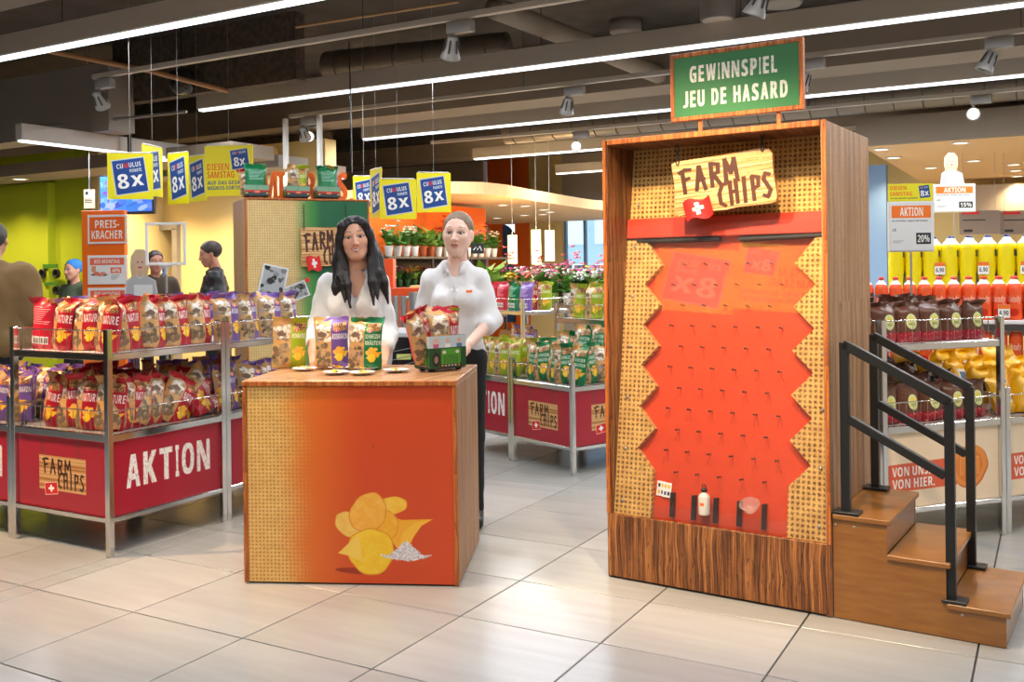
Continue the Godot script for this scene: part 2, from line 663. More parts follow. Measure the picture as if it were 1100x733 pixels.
func cumulus(im: Image, mid: Vector2, w: float, h: float, rot: float) -> void:
	for q in [["CU", -0.5, 0.26, Color(0.96, 0.95, 0.92)], ["M", -0.215, 0.20, rgb(226, 48, 30)], ["ULUS", 0.01, 0.49, Color(0.96, 0.95, 0.92)]]:
		var c := mid + Vector2((q[1] + q[2] / 2.0) * w, 0).rotated(rot)
		text(im, q[0], Rect2(c.x - q[2] * w / 2.0, c.y - h / 2.0, q[2] * w, h), q[3], null, rot)


func make_prints() -> void:
	bold = SystemFont.new()
	bold.font_names = PackedStringArray(["Droid Sans"])
	bold.font_weight = 700
	serif = SystemFont.new()
	serif.font_names = PackedStringArray(["Droid Serif"])
	serif.font_weight = 700
	rng.seed = 7
	var white := Color(0.96, 0.95, 0.92)
	var cream := rgb(244, 238, 222)

	# burlap, giant weave of the cabinet
	var im := canvas(384, 384, Color.BLACK)
	weave(im, Rect2i(0, 0, 384, 384), 24.0, rgb(238, 194, 114), rgb(96, 50, 10), 3)
	T.burlap = tex(im, false)
	T.wood = ImageTexture.create_from_image(wood(512, 512, rgb(60, 38, 24), rgb(140, 92, 52), rgb(202, 150, 98), 21, 1.0))
	T.wood_soft = ImageTexture.create_from_image(wood(384, 384, rgb(136, 104, 78), rgb(184, 144, 110), rgb(212, 178, 144), 33, 0.35))
	T.wood_plank = ImageTexture.create_from_image(wood(256, 256, rgb(136, 88, 44), rgb(206, 150, 92), rgb(238, 202, 148), 44, 0.7))

	# the counter's printed front
	im = canvas(920, 880, rgb(214, 76, 34))
	weave(im, Rect2i(0, 0, 330, 880), 17.0, rgb(250, 206, 126), rgb(190, 126, 54), 8)
	for y in 880:
		for x in range(100, 560):
			var ink := rgb(228, 112, 38).lerp(rgb(214, 76, 34), smoothstep(250.0, 560.0, x))
			im.set_pixel(x, y, im.get_pixel(x, y).lerp(ink, smoothstep(120.0, 318.0, x + 10.0 * sin(y * 0.02))) if x < 330 else ink)
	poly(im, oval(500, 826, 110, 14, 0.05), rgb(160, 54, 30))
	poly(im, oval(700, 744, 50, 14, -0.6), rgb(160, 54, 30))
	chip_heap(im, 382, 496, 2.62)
	salt(im, 706, 764, 1.0)
	poly(im, oval(565, 268, 7, 7), rgb(188, 70, 42))
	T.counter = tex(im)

	# the tall display's printed front: burlap running into green
	im = canvas(760, 1480, rgb(22, 100, 62))
	weave(im, Rect2i(0, 0, 420, 1480), 15.0, rgb(232, 204, 142), rgb(186, 148, 84), 9)
	for y in 1480:
		for x in range(250, 470):
			var k := smoothstep(270.0, 410.0, x)
			im.set_pixel(x, y, (im.get_pixel(x, y) if x < 420 else rgb(62, 138, 60)).lerp(rgb(62, 138, 60), k) if x < 400 else rgb(62, 138, 60).lerp(rgb(22, 100, 62), smoothstep(400.0, 468.0, x)))
	T.tall = tex(im)

	# the plank itself (as an object)
	im = wood(512, 320, rgb(150, 96, 46), rgb(214, 160, 96), rgb(244, 214, 164), 52, 0.0)
	im.rotate_90(CLOCKWISE)
	im.convert(Image.FORMAT_RGBA8)
	im.resize(640, 400)
	for i in 9:
		var yy := 24.0 + i * 44.0
		for x in range(0, 640, 4):
			if rng.randf() < 0.7:
				im.fill_rect(Rect2i(x, int(yy + 5.0 * sin(x * 0.012 + i) + rng.randf() * 4), 4, 2 + rng.randi() % 2), rgb(74, 40, 18))
	brush_word(im, "FARM", Rect2(34, 52, 390, 170), 30, rgb(74, 36, 20), -10.0)
	brush_word(im, "CHIPS", Rect2(280, 186, 340, 176), 28, rgb(82, 40, 22), -6.0)
	T.plank = tex(im)

	# signs
	im = canvas(1120, 560, rgb(42, 116, 62))
	worn_text(im, [["GEWINNSPIEL", Rect2(150, 96, 800, 150)], ["JEU DE HASARD", Rect2(86, 320, 950, 150)]], rgb(238, 232, 220), 0.12)
	T.lottery = tex(im)

	im = canvas(900, 440, rgb(170, 30, 50))
	worn_text(im, [["AKTION", Rect2(110, 96, 720, 200)]], white, 0.13)
	T.aktion = tex(im)
	im = canvas(900, 440, rgb(172, 36, 52))
	im.fill_rect(Rect2i(246, 0, 26, 130), rgb(120, 52, 46))
	im.fill_rect(Rect2i(606, 0, 26, 130), rgb(120, 52, 46))
	for i in 8:
		im.fill_rect(Rect2i(253, i * 17, 12, 9), rgb(196, 60, 66))
		im.fill_rect(Rect2i(613, i * 17, 12, 9), rgb(196, 60, 66))
	plank_print(im, Rect2(220, 120, 470, 210))
	T.farm_panel = tex(im)

	im = canvas(420, 420, rgb(238, 226, 10))
	poly(im, rpoly(Rect2(52, 44, 312, 328), -0.14), rgb(206, 206, 214))
	poly(im, rpoly(Rect2(62, 54, 292, 308), -0.14), rgb(14, 66, 140))
	cumulus(im, Vector2(196, 108), 226.0, 44.0, -0.14)
	text(im, "8", Rect2(92, 190, 104, 134), white, null, -0.14)
	text(im, "x", Rect2(214, 196, 120, 100), white, null, -0.14)
	text(im, "PUNKTE", Rect2(204, 138, 112, 30), white, null, -0.14)
	T.cumulus = tex(im)

	im = canvas(480, 480, rgb(246, 232, 10))
	text(im, "DIESEN", Rect2(24, 170, 216, 62), rgb(238, 96, 22))
	text(im, "SAMSTAG", Rect2(24, 244, 270, 62), rgb(238, 96, 22))
	text(im, "AUF DAS GESAMTE", Rect2(24, 334, 420, 36), rgb(28, 74, 140))
	text(im, "MIGROS-SORTIMENT", Rect2(24, 384, 430, 36), rgb(28, 74, 140))
	poly(im, rpoly(Rect2(258, 36, 180, 190), -0.12), rgb(206, 206, 214))
	poly(im, rpoly(Rect2(264, 42, 168, 178), -0.12), rgb(14, 66, 140))
	cumulus(im, Vector2(341, 68), 130.0, 24.0, -0.12)
	text(im, "8x", Rect2(288, 110, 116, 86), white, null, -0.12)
	T.saturday = tex(im)

	for spec in [["price20", "20%", true], ["price15", "15%", false]]:
		im = canvas(480, 440, rgb(224, 224, 222))
		im.fill_rect(Rect2i(20, 26, 440, 114), rgb(244, 118, 18))
		text(im, "AKTION", Rect2(114, 42, 258, 80), white)
		text(im, "alle mit Aktion, Coupons und Cumulus", Rect2(22, 158, 400, 20), Color(0.2, 0.2, 0.2))
		text(im, "z.B.", Rect2(28, 236, 44, 26), Color(0.2, 0.2, 0.2))
		im.fill_rect(Rect2i(30, 350, 120, 5), Color(0.6, 0.6, 0.6))
		im.fill_rect(Rect2i(30, 364, 90, 5), Color(0.6, 0.6, 0.6))
		im.fill_rect(Rect2i(292, 280, 164, 104), Color(0.13, 0.13, 0.13))
		text(im, spec[1], Rect2(308, 298, 132, 68), white)
		T[spec[0]] = tex(im)
	im = canvas(480, 200, rgb(232, 222, 24))
	text(im, "DIESEN", Rect2(20, 24, 176, 46), rgb(230, 92, 30))
	text(im, "SAMSTAG", Rect2(20, 92, 236, 46), rgb(230, 92, 30))
	text(im, "AUF DAS GESAMTE SORTIMENT", Rect2(20, 158, 300, 16), rgb(40, 60, 60))
	poly(im, rpoly(Rect2(334, 22, 110, 140), -0.12), rgb(14, 66, 140))
	cumulus(im, Vector2(386, 46), 84.0, 16.0, -0.12)
	text(im, "8x", Rect2(346, 76, 90, 66), white, null, -0.12)
	T.saturday_strip = tex(im)

	# poster tower with the price crackers
	im = canvas(400, 260, rgb(224, 224, 222))
	im.fill_rect(Rect2i(18, 18, 364, 224), rgb(246, 102, 22))
	text(im, "PREIS-", Rect2(76, 46, 250, 72), white)
	text(im, "KRACHER", Rect2(40, 140, 320, 76), white)
	T.cracker = tex(im)
	im = canvas(400, 300, rgb(236, 234, 232))
	im.fill_rect(Rect2i(24, 26, 352, 74), rgb(238, 110, 84))
	text(im, "BIS MONTAG", Rect2(70, 42, 260, 40), white)
	poly(im, PackedVector2Array([Vector2(24, 206), Vector2(176, 216), Vector2(212, 196), Vector2(60, 186)]), rgb(70, 70, 74))
	chip(im, 90, 188, 34, 22, 0.2, rgb(226, 120, 96), 1)
	chip(im, 152, 192, 34, 20, -0.2, rgb(232, 138, 116), 2)
	poly(im, rpoly(Rect2(40, 110, 44, 62)), rgb(226, 150, 120))
	im.fill_rect(Rect2i(236, 126, 110, 60), rgb(238, 110, 84))
	text(im, "40%", Rect2(250, 136, 84, 40), white)
	for i in 4:
		im.fill_rect(Rect2i(240, 204 + i * 14, 90 - i * 12, 4), Color(0.45, 0.45, 0.45))
	T.monday = tex(im)

	# the regional rack panel
	im = canvas(760, 440, rgb(232, 208, 176))
	poly(im, PackedVector2Array([Vector2(0, 186), Vector2(470, 170), Vector2(470, 338), Vector2(0, 346)]), rgb(214, 92, 58))
	text(im, "VON UNS.", Rect2(40, 200, 250, 56), white)
	text(im, "VON HIER.", Rect2(40, 272, 280, 56), white)
	poly(im, oval(560, 236, 124, 132, 0.3, 0.035, 4), rgb(190, 96, 32))
	poly(im, oval(556, 230, 120, 128, 0.3, 0.035, 4), rgb(226, 138, 56))
	poly(im, oval(556, 232, 92, 98, 0.3, 0.02, 4), rgb(214, 120, 42))
	text(im, "M", Rect2(492, 178, 132, 108), rgb(234, 166, 84))
	text(im, "M", Rect2(496, 184, 124, 100), rgb(222, 134, 52))
	T.region = tex(im)

	# bags
	T.bag_red = bag_print(rgb(178, 24, 44), rgb(196, 30, 54), [["NATURE", 122.0, 62.0, white]], 71)
	T.bag_purple = bag_print(rgb(112, 80, 152), rgb(126, 92, 168), [["ROSMARIN", 122.0, 42.0, white]], 72)
	T.bag_green = bag_print(rgb(14, 116, 66), rgb(16, 122, 72), [["SCHWEIZER", 116.0, 32.0, cream], ["KRÄUTER", 122.0, 42.0, cream]], 73)
	T.bag_lime = bag_print(rgb(158, 176, 28), rgb(172, 188, 40), [["ROMATIC", 118.0, 36.0, cream]], 74)

	# sweets bag: brown pack with a cream round label over a red foot
	rng.seed = 90
	im = canvas(486, 360, rgb(98, 62, 46))
	for i in 900:
		im.fill_rect(Rect2i(rng.randi() % 486, rng.randi() % 360, 3 + rng.randi() % 9, 2), [rgb(126, 84, 62), rgb(66, 38, 28), rgb(156, 112, 86)][i % 3])
	im.fill_rect(Rect2i(0, 270, 486, 90), rgb(162, 22, 40))
	for i in 70:
		im.fill_rect(Rect2i(rng.randi() % 320, 258 + rng.randi() % 100, 5 + rng.randi() % 9, 6), [rgb(196, 40, 60), rgb(90, 14, 24), rgb(214, 190, 170)][i % 3])
	poly(im, oval(160, 176, 76, 78), rgb(96, 62, 40))
	poly(im, oval(160, 176, 68, 70), rgb(214, 218, 150))
	poly(im, oval(160, 158, 40, 26), rgb(226, 206, 92))
	text(im, "SWISS", Rect2(120, 186, 80, 24), rgb(110, 96, 50))
	T.sweets = tex(im)
	im = canvas(486, 360, rgb(238, 178, 18))
	for i in 500:
		im.fill_rect(Rect2i(rng.randi() % 320, rng.randi() % 360, 3 + rng.randi() % 10, 3), [rgb(250, 204, 60), rgb(206, 140, 10), rgb(244, 190, 40)][i % 3])
	poly(im, rpoly(Rect2(90, 120, 140, 150)), rgb(226, 226, 214))
	poly(im, rpoly(Rect2(110, 150, 100, 90)), rgb(60, 90, 120))
	T.sweets_yellow = tex(im)

	# bottles: wrap prints used by the packs
	for spec in [["pack_orange", rgb(238, 92, 42), rgb(250, 236, 226), rgb(206, 44, 16)], ["pack_yellow", rgb(246, 222, 6), rgb(250, 246, 220), rgb(34, 60, 120)]]:
		im = canvas(256, 320, spec[1])
		im.fill_rect(Rect2i(0, 0, 256, 40), spec[2])
		if spec[0] == "pack_yellow":
			im.fill_rect(Rect2i(88, 74, 76, 40), rgb(44, 66, 96))
			poly(im, PackedVector2Array([Vector2(84, 300), Vector2(98, 220), Vector2(128, 190), Vector2(158, 220), Vector2(172, 300)]), spec[3])
			text(im, "L", Rect2(112, 232, 30, 44), spec[2])
		else:
			text(im, "Handy", Rect2(40, 130, 176, 66), rgb(250, 206, 190), serif)
			poly(im, oval(128, 260, 60, 30), spec[3])
		T[spec[0]] = tex(im)
	im = canvas(128, 160, white)
	im.fill_rect(Rect2i(0, 0, 128, 50), rgb(244, 118, 18))
	text(im, "6.90", Rect2(16, 70, 96, 60), Color(0.1, 0.1, 0.1))
	T.price_tag = tex(im)

	# truck tray of the displays
	im = canvas(480, 380, rgb(150, 190, 170))
	im.fill_rect(Rect2i(0, 0, 480, 150), rgb(196, 214, 216))
	for i in 3:
		poly(im, oval(90 + i * 150, 84, 46, 60), [rgb(220, 190, 190), rgb(200, 206, 214), rgb(214, 206, 200)][i])
		poly(im, oval(90 + i * 150, 56, 20, 24), rgb(226, 178, 148))
		im.fill_rect(Rect2i(56 + i * 150, 96, 68, 60), [rgb(206, 96, 130), rgb(240, 240, 240), rgb(90, 120, 170)][i])
	im.fill_rect(Rect2i(0, 142, 480, 238), rgb(34, 82, 44))
	im.fill_rect(Rect2i(156, 156, 250, 200), rgb(82, 158, 44))
	im.fill_rect(Rect2i(190, 230, 180, 92), rgb(46, 104, 34))
	for i in 7:
		im.fill_rect(Rect2i(198, 238 + i * 12, 164, 5), rgb(96, 170, 56))
	poly(im, oval(196, 196, 24, 20), rgb(226, 216, 206))
	poly(im, oval(364, 196, 24, 20), rgb(226, 216, 206))
	poly(im, oval(92, 280, 50, 84), rgb(40, 34, 30))
	poly(im, oval(92, 280, 26, 44), rgb(150, 130, 110))
	im.fill_rect(Rect2i(140, 336, 280, 40), rgb(56, 40, 34))
	for i in 6:
		im.fill_rect(Rect2i(160 + i * 42, 346, 24, 18), rgb(214, 170, 60) if i % 5 == 0 else rgb(200, 196, 190))
	T.truck = tex(im)
	im = canvas(480, 260, rgb(126, 170, 138))
	im.fill_rect(Rect2i(0, 0, 480, 14), rgb(98, 140, 112))
	im.fill_rect(Rect2i(236, 0, 8, 130), rgb(92, 132, 104))
	im.fill_rect(Rect2i(0, 128, 480, 46), rgb(196, 44, 40))
	im.fill_rect(Rect2i(0, 174, 480, 86), rgb(58, 66, 70))
	poly(im, oval(240, 168, 70, 38), rgb(214, 60, 44))
	text(im, "FARM", Rect2(196, 152, 90, 28), rgb(246, 226, 170))
	im.fill_rect(Rect2i(16, 190, 46, 24), rgb(240, 200, 90))
	im.fill_rect(Rect2i(418, 190, 46, 24), rgb(240, 200, 90))
	T.tray = tex(im)

	# black and white photographs
	for k in 2:
		rng.seed = 300 + k
		im = canvas(200, 260 if k == 0 else 150, rgb(224, 226, 228))
		var w := 200
		var h := im.get_height()
		im.fill_rect(Rect2i(12, 12, w - 24, h - 24), rgb(170, 172, 174))
		for i in 26:
			var c := rng.randf()
			poly(im, oval(20 + rng.randf() * (w - 40), 20 + rng.randf() * (h - 40), 6 + rng.randf() * 20, 8 + rng.randf() * 20, rng.randf() * 3.0).duplicate(), Color(c, c, c).lerp(Color(0.2, 0.2, 0.2), 0.4))
		for r in [Rect2i(0, 0, w, 12), Rect2i(0, h - 12, w, 12), Rect2i(0, 0, 12, h), Rect2i(w - 12, 0, 12, h)]:
			im.fill_rect(r, rgb(224, 226, 228))
		T["photo%d" % k] = tex(im)

	# screen
	im = canvas(320, 180, rgb(60, 110, 210))
	rng.seed = 17
	for i in 60:
		poly(im, oval(rng.randf() * 320, rng.randf() * 180, 10 + rng.randf() * 40, 6 + rng.randf() * 16, -0.3), Color.from_hsv(0.6 + rng.randf() * 0.06, 0.35 + rng.randf() * 0.4, 0.6 + rng.randf() * 0.4))
	for i in 14:
		poly(im, oval(20 + rng.randf() * 60, 20 + rng.randf() * 120, 5, 10, 0.4), rgb(110, 60, 140))
	T.screen = tex(im)
	T.cutout = cutout_print()


func cutout_print() -> ImageTexture:     # a printed standee: a person's portrait holding a white card
	var im := canvas(240, 320, rgb(222, 220, 220))
	poly(im, oval(112, 84, 62, 84), rgb(236, 206, 160))
	poly(im, rpoly(Rect2(52, 90, 34, 130)), rgb(230, 196, 146))
	poly(im, rpoly(Rect2(140, 90, 32, 100)), rgb(230, 196, 146))
	poly(im, oval(114, 92, 38, 52), rgb(240, 200, 174))
	poly(im, oval(98, 84, 6, 4), rgb(80, 60, 50))
	poly(im, oval(130, 84, 6, 4), rgb(80, 60, 50))
	poly(im, oval(114, 118, 16, 6), rgb(206, 96, 90))
	poly(im, rpoly(Rect2(96, 138, 36, 40)), rgb(232, 188, 162))
	poly(im, PackedVector2Array([Vector2(10, 320), Vector2(24, 204), Vector2(84, 172), Vector2(114, 196), Vector2(148, 172), Vector2(212, 204), Vector2(230, 320)]), rgb(196, 198, 202))
	poly(im, rpoly(Rect2(70, 230, 130, 90)), rgb(246, 246, 246))
	return tex(im)


func make_materials() -> void:
	M.chrome = mat(rgb(222, 221, 218), 0.13, 1.0)
	M.steel = mat(rgb(180, 180, 178), 0.35, 0.8)
	M.white = mat(rgb(232, 231, 228), 0.5)
	M.paper = mat(rgb(240, 240, 238), 0.7)
	M.black = mat(rgb(26, 26, 27), 0.45)
	M.dark = mat(rgb(44, 42, 40), 0.6)
	M.grey = mat(rgb(150, 146, 140), 0.55)
	M.burlap = tri_tex(tmat(T.burlap, 0.85), Vector3(2.9, 2.9, 2.9))
	M.wood = tri_tex(tmat(T.wood, 0.5, Color(0.82, 0.74, 0.68)), Vector3(2.0, 1.4, 2.0))
	M.wood_warm = tri_tex(tmat(T.wood, 0.5, Color(0.98, 0.88, 0.76)), Vector3(2.2, 1.3, 2.2))
	M.wood_side = tri_tex(tmat(T.wood_soft, 0.5, Color(0.92, 0.87, 0.80)), Vector3(1.5, 0.8, 1.5))
	M.wood_edge = tri_tex(tmat(T.wood_plank, 0.5, Color(0.92, 0.68, 0.44)), Vector3(4, 2, 4))
	M.wood_top = tri_tex(tmat(T.wood_soft, 0.32, Color(1.0, 0.93, 0.86)), Vector3(1.2, 1.2, 1.2))
	M.red_board = mat(rgb(214, 72, 40), 0.28)
	M.red_beam = mat(rgb(198, 62, 40), 0.32)
	var pane := mat(Color(1, 1, 1, 0.008), 0.02)
	pane.transparency = BaseMaterial3D.TRANSPARENCY_ALPHA
	pane.metallic_specular = 0.7
	M.pane = pane
	M.step = mat(rgb(156, 106, 44), 0.30)
	M.step.albedo_texture = noise_tex(61, 0.012, rgb(216, 196, 180), rgb(255, 250, 245), 5)
	tri_tex(M.step, Vector3(0.8, 5.0, 2.0))
	M.step.clearcoat_enabled = true
	M.step.clearcoat = 0.5
	M.step.clearcoat_roughness = 0.12
	for k in ["red", "purple", "green", "lime"]:
		M["bag_" + k] = tmat(T["bag_" + k], 0.33)
		M["bag_" + k].metallic = 0.08
	for k in ["sweets", "sweets_yellow"]:
		M[k] = tmat(T[k], 0.3)
	for k in ["pack_orange", "pack_yellow"]:
		M[k] = tmat(T[k], 0.3)
	for k in ["counter", "tall", "plank", "lottery", "aktion", "farm_panel", "cumulus", "saturday", "price20", "price15", "saturday_strip", "cracker", "monday", "region", "price_tag", "truck", "tray", "photo0", "photo1", "cutout"]:
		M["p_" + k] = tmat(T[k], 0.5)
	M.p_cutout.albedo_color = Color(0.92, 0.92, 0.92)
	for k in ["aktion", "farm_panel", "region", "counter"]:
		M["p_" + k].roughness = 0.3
	M.plastic_yellow = mat(rgb(236, 226, 16), 0.5)
	M.skin = mat(rgb(226, 172, 146), 0.5)
	M.flagred = mat(rgb(222, 34, 30), 0.5)
	M.orange = mat(rgb(250, 112, 22), 0.55)
	M.wrap = mat(rgb(36, 36, 40), 0.18)


# ---------------------------------------------------------------- camera, light
func set_camera() -> void:
	var cam := Camera3D.new()
	cam.name = "camera"
	cam.position = Vector3(0, EYE, 0)
	cam.rotation = Vector3(0, YAW, 0)
	cam.rotate_object_local(Vector3(0, 0, 1), -ROLL)
	cam.projection = Camera3D.PROJECTION_FRUSTUM
	cam.near = 0.05
	cam.far = 100.0
	cam.size = 0.05 * 733.0 / FOC
	cam.frustum_offset = Vector2(0, -0.05 * 76.8 / FOC)
	cam.current = true
	add_child(cam)


func set_world() -> void:
	var e := Environment.new()
	e.background_mode = Environment.BG_COLOR
	e.background_color = rgb(196, 222, 244)
	e.background_energy_multiplier = 4.5
	e.tonemap_mode = Environment.TONE_MAPPER_LINEAR
	e.tonemap_exposure = 0.80
	e.sdfgi_enabled = true
	e.ssao_enabled = true
	e.ssil_enabled = true
	var w := WorldEnvironment.new()
	w.name = "world"
	w.environment = e
	add_child(w)


# along x from x0 to x1 at depth z; when turned, at x = x0 from z = x1 back over the length z
func strip_light(x0: float, x1: float, z: float, energy: float, label: String, turn := 0.0) -> void:
	var o := base("strip_light", label, "ceiling light", Vector3(x0, 3.0, z), turn, "long ceiling strip lights")
	var l := x1 - x0
	if turn != 0.0:
		l = z if z > 3.0 else 4.0
		o.position = Vector3(x0, 2.62 if x0 < -6.0 else 3.0, x1)
	put(MB.new().cbox(Vector3(l / 2, 0.095, 0), Vector3(l, 0.15, 0.10), 0.006), "housing", M.housing, o)
	put(MB.new().cbox(Vector3(l / 2, 0.012, 0), Vector3(l - 0.02, 0.022, 0.07), 0.006), "diffuser", M.strip_glow, o)
	var n := int(l / 2.2)
	for i in n:
		put(MB.new().tube([Vector3((i + 0.5) * l / n, 0.17, 0), Vector3((i + 0.5) * l / n, 0.70, 0)], 0.004, 5), "hanger", M.dark, o)
	var a := AreaLight3D.new()
	a.name = "glow"
	a.area_size = Vector2(l - 0.1, 0.07)
	a.light_energy = energy * l / 10.0
	a.light_color = rgb(244, 249, 255)
	a.shadow_enabled = true
	a.position = Vector3(l / 2, -0.004, 0)
	a.rotation.x = -PI / 2
	o.add_child(a)


func track(x0: float, x1: float, z: float, label: String) -> void:
	var o := base("light_track", label, "track", Vector3(x0, 3.02, z), 0, "ceiling light tracks")
	var l := x1 - x0
	put(MB.new().cbox(Vector3(l / 2, 0.02, 0), Vector3(l, 0.04, 0.045), 0.004), "rail", M.housing, o)
	for i in int(l / 2.0):
		var x := (i + 0.4) * 2.0
		put(MB.new().tube([Vector3(x, 0.04, 0), Vector3(x, 0.68, 0)], 0.003, 5), "hanger", M.dark, o)


# a can spotlight under a track; aim is the point its head looks at
func spot(at: Vector3, aim: Vector3, lit: bool, energy: float, warm: Color, label: String, angle := 24.0) -> void:
	var o := base("track_spotlight", label, "spotlight", at, 0, "spotlights on the ceiling tracks")
	put(MB.new().cbox(Vector3(0.02, -0.05, 0), Vector3(0.19, 0.08, 0.06), 0.006), "driver_box", M.spot_body, o)
	put(MB.new().tube([Vector3(-0.05, -0.08, 0), Vector3(-0.05, -0.15, 0)], 0.014, 8), "swivel", M.spot_body, o)
	var d := (aim - (at + Vector3(-0.05, -0.17, 0))).normalized()
	var s := d.cross(Vector3.UP).normalized()
	var bs := Basis(s, -d, s.cross(-d))
	var c := Vector3(-0.05, -0.17, 0)
	var h := put(MB.new().lathe([Vector2(0.001, 0.07), Vector2(0.036, 0.068), Vector2(0.04, 0.0), Vector2(0.058, -0.045), Vector2(0.066, -0.075), Vector2(0.058, -0.077), Vector2(0.054, -0.06), Vector2(0.001, -0.055)].map(func(q): return Vector2(q.x, -q.y)), c, 14, Basis(s, d, s.cross(d))), "head", M.spot_body, o)
	var ribs := MB.new()
	for i in 6:
		var a := TAU * i / 6.0
		var r := s * cos(a) + s.cross(d) * sin(a)
		ribs.bar(c + r * 0.041 - d * 0.055, c + r * 0.055 + d * 0.03, 0.008, 0.012, r)
	put(ribs, "cooling_rib", M.dark, h)
	put(MB.new().lathe([Vector2(0.001, 0.062), Vector2(0.052, 0.064), Vector2(0.053, 0.058), Vector2(0.001, 0.058)], c, 14, Basis(s, d, s.cross(d))), "lens", M.lens_lit if lit else M.lens_off, o)
	if energy > 0.0:
		var l := SpotLight3D.new()
		l.name = "beam"
		l.light_energy = energy
		l.light_color = warm
		l.spot_angle = angle
		l.spot_angle_attenuation = 0.7
		l.light_size = 0.05
		l.spot_range = 30
		l.shadow_enabled = true
		o.add_child(l)
		l.position = c + d * 0.075
		l.basis = Basis(s, s.cross(d), -d)


func build_lights() -> void:
	M.housing = mat(rgb(188, 180, 170), 0.5)
	M.strip_glow = mat(rgb(250, 252, 255), 0.4)
	M.strip_glow.emission_enabled = true
	M.strip_glow.emission = rgb(236, 246, 255)
	M.strip_glow.emission_energy_multiplier = 2.2
	M.spot_body = mat(rgb(150, 146, 142), 0.45, 0.2)
	M.lens_off = mat(rgb(120, 118, 116), 0.2)
	M.lens_lit = mat(rgb(255, 246, 226), 0.3)
	M.lens_lit.emission_enabled = true
	M.lens_lit.emission = rgb(255, 240, 214)
	M.lens_lit.emission_energy_multiplier = 3.0
	strip_light(-7.35, 2.8, -4.40, 18.0, "long strip light running above the game cabinet")
	strip_light(-7.35, 2.8, -6.83, 21.0, "long strip light just behind the green lottery sign")
	strip_light(-7.35, 2.8, -9.42, 32.0, "long strip light hung in front of the spiral duct")
	strip_light(-7.35, -3.0, -12.0, 44.0, "shorter strip light towards the flower corner")
	strip_light(-7.35, -3.0, -14.66, 44.0, "short strip light over the flower corner")
	strip_light(-7.35, 2.8, -1.95, 15.0, "strip light over the open floor before the counter")
	strip_light(-1.2, 3.6, 0.5, 12.0, "strip light over the aisle opposite the steps", PI / 2)
	strip_light(1.6, 3.6, 0.5, 12.0, "strip light over the aisle by the shop wall", PI / 2)
	var la := G(20, 152.5, 2.62)
	strip_light(la.x, la.z, 4.6, 32.0, "strip light under the bulkhead before the recycling wall", PI / 2)
	track(-6.92, 2.8, -5.29, "thin pale track above the chip racks")
	track(-6.99, 2.8, -7.72, "thin pale track behind the second strip light")
	track(-6.95, 2.8, -10.3, "thin pale track behind the third strip light")
	track(-6.95, 2.8, -2.80, "thin pale track over the open floor before the counter")
	var warm := rgb(255, 226, 186)
	var plain_ := "grey can spotlight, unlit, # along the ceiling tracks from the chip racks"
	var on_ := "grey can spotlight, glowing, # along the ceiling tracks from the chip racks"
	for q in [[-6.80, -5.29], [-3.35, -5.29], [-1.35, -5.29], [-6.75, -7.72], [-3.70, -7.72], [-1.65, -7.72], [-0.35, -7.72]]:
		spot(Vector3(q[0], 3.02, q[1]), Vector3(q[0] - 0.8, 1.2, q[1] - 0.9 + (q[0] + 4.0) * 0.3), false, 0.0, warm, plain_)
	spot(G(335, 128, 3.02), Vector3(-3.2, 1.0, -4.0), true, 0.0, warm, on_)
	spot(Vector3(-4.85, 3.02, -10.3), Vector3(-2.0, 1.2, -4.5), true, 0.0, warm, on_)
	spot(Vector3(-0.62, 3.02, -10.3), Vector3(-0.3, 1.2, -4.5), true, 0.0, warm, on_)
	# the track over the open floor lights the displays
	var act := "grey can spotlight over the open floor, lighting the displays"
	spot(Vector3(-1.55, 3.02, -2.80), Vector3(-1.30, 0.95, -4.2), true, 7.0, warm, act, 30.0)
	spot(Vector3(-0.75, 3.02, -2.80), Vector3(-1.20, 0.75, -4.2), true, 6.5, warm, act, 30.0)
	spot(Vector3(-3.10, 3.02, -2.80), Vector3(-3.0, 0.6, -3.4), true, 6.0, warm, act, 30.0)
	spot(Vector3(-4.4, 3.02, -2.80), Vector3(-3.9, 2.6, 0.6), true, 30.0, warm, act, 20.0)
	spot(Vector3(-2.4, 3.02, -2.80), Vector3(-3.0, 2.6, 0.6), true, 30.0, warm, act, 20.0)
	spot(Vector3(-5.30, 3.02, -2.30), Vector3(-4.6, 0.5, -3.1), true, 11.0, rgb(255, 206, 146), act, 34.0)


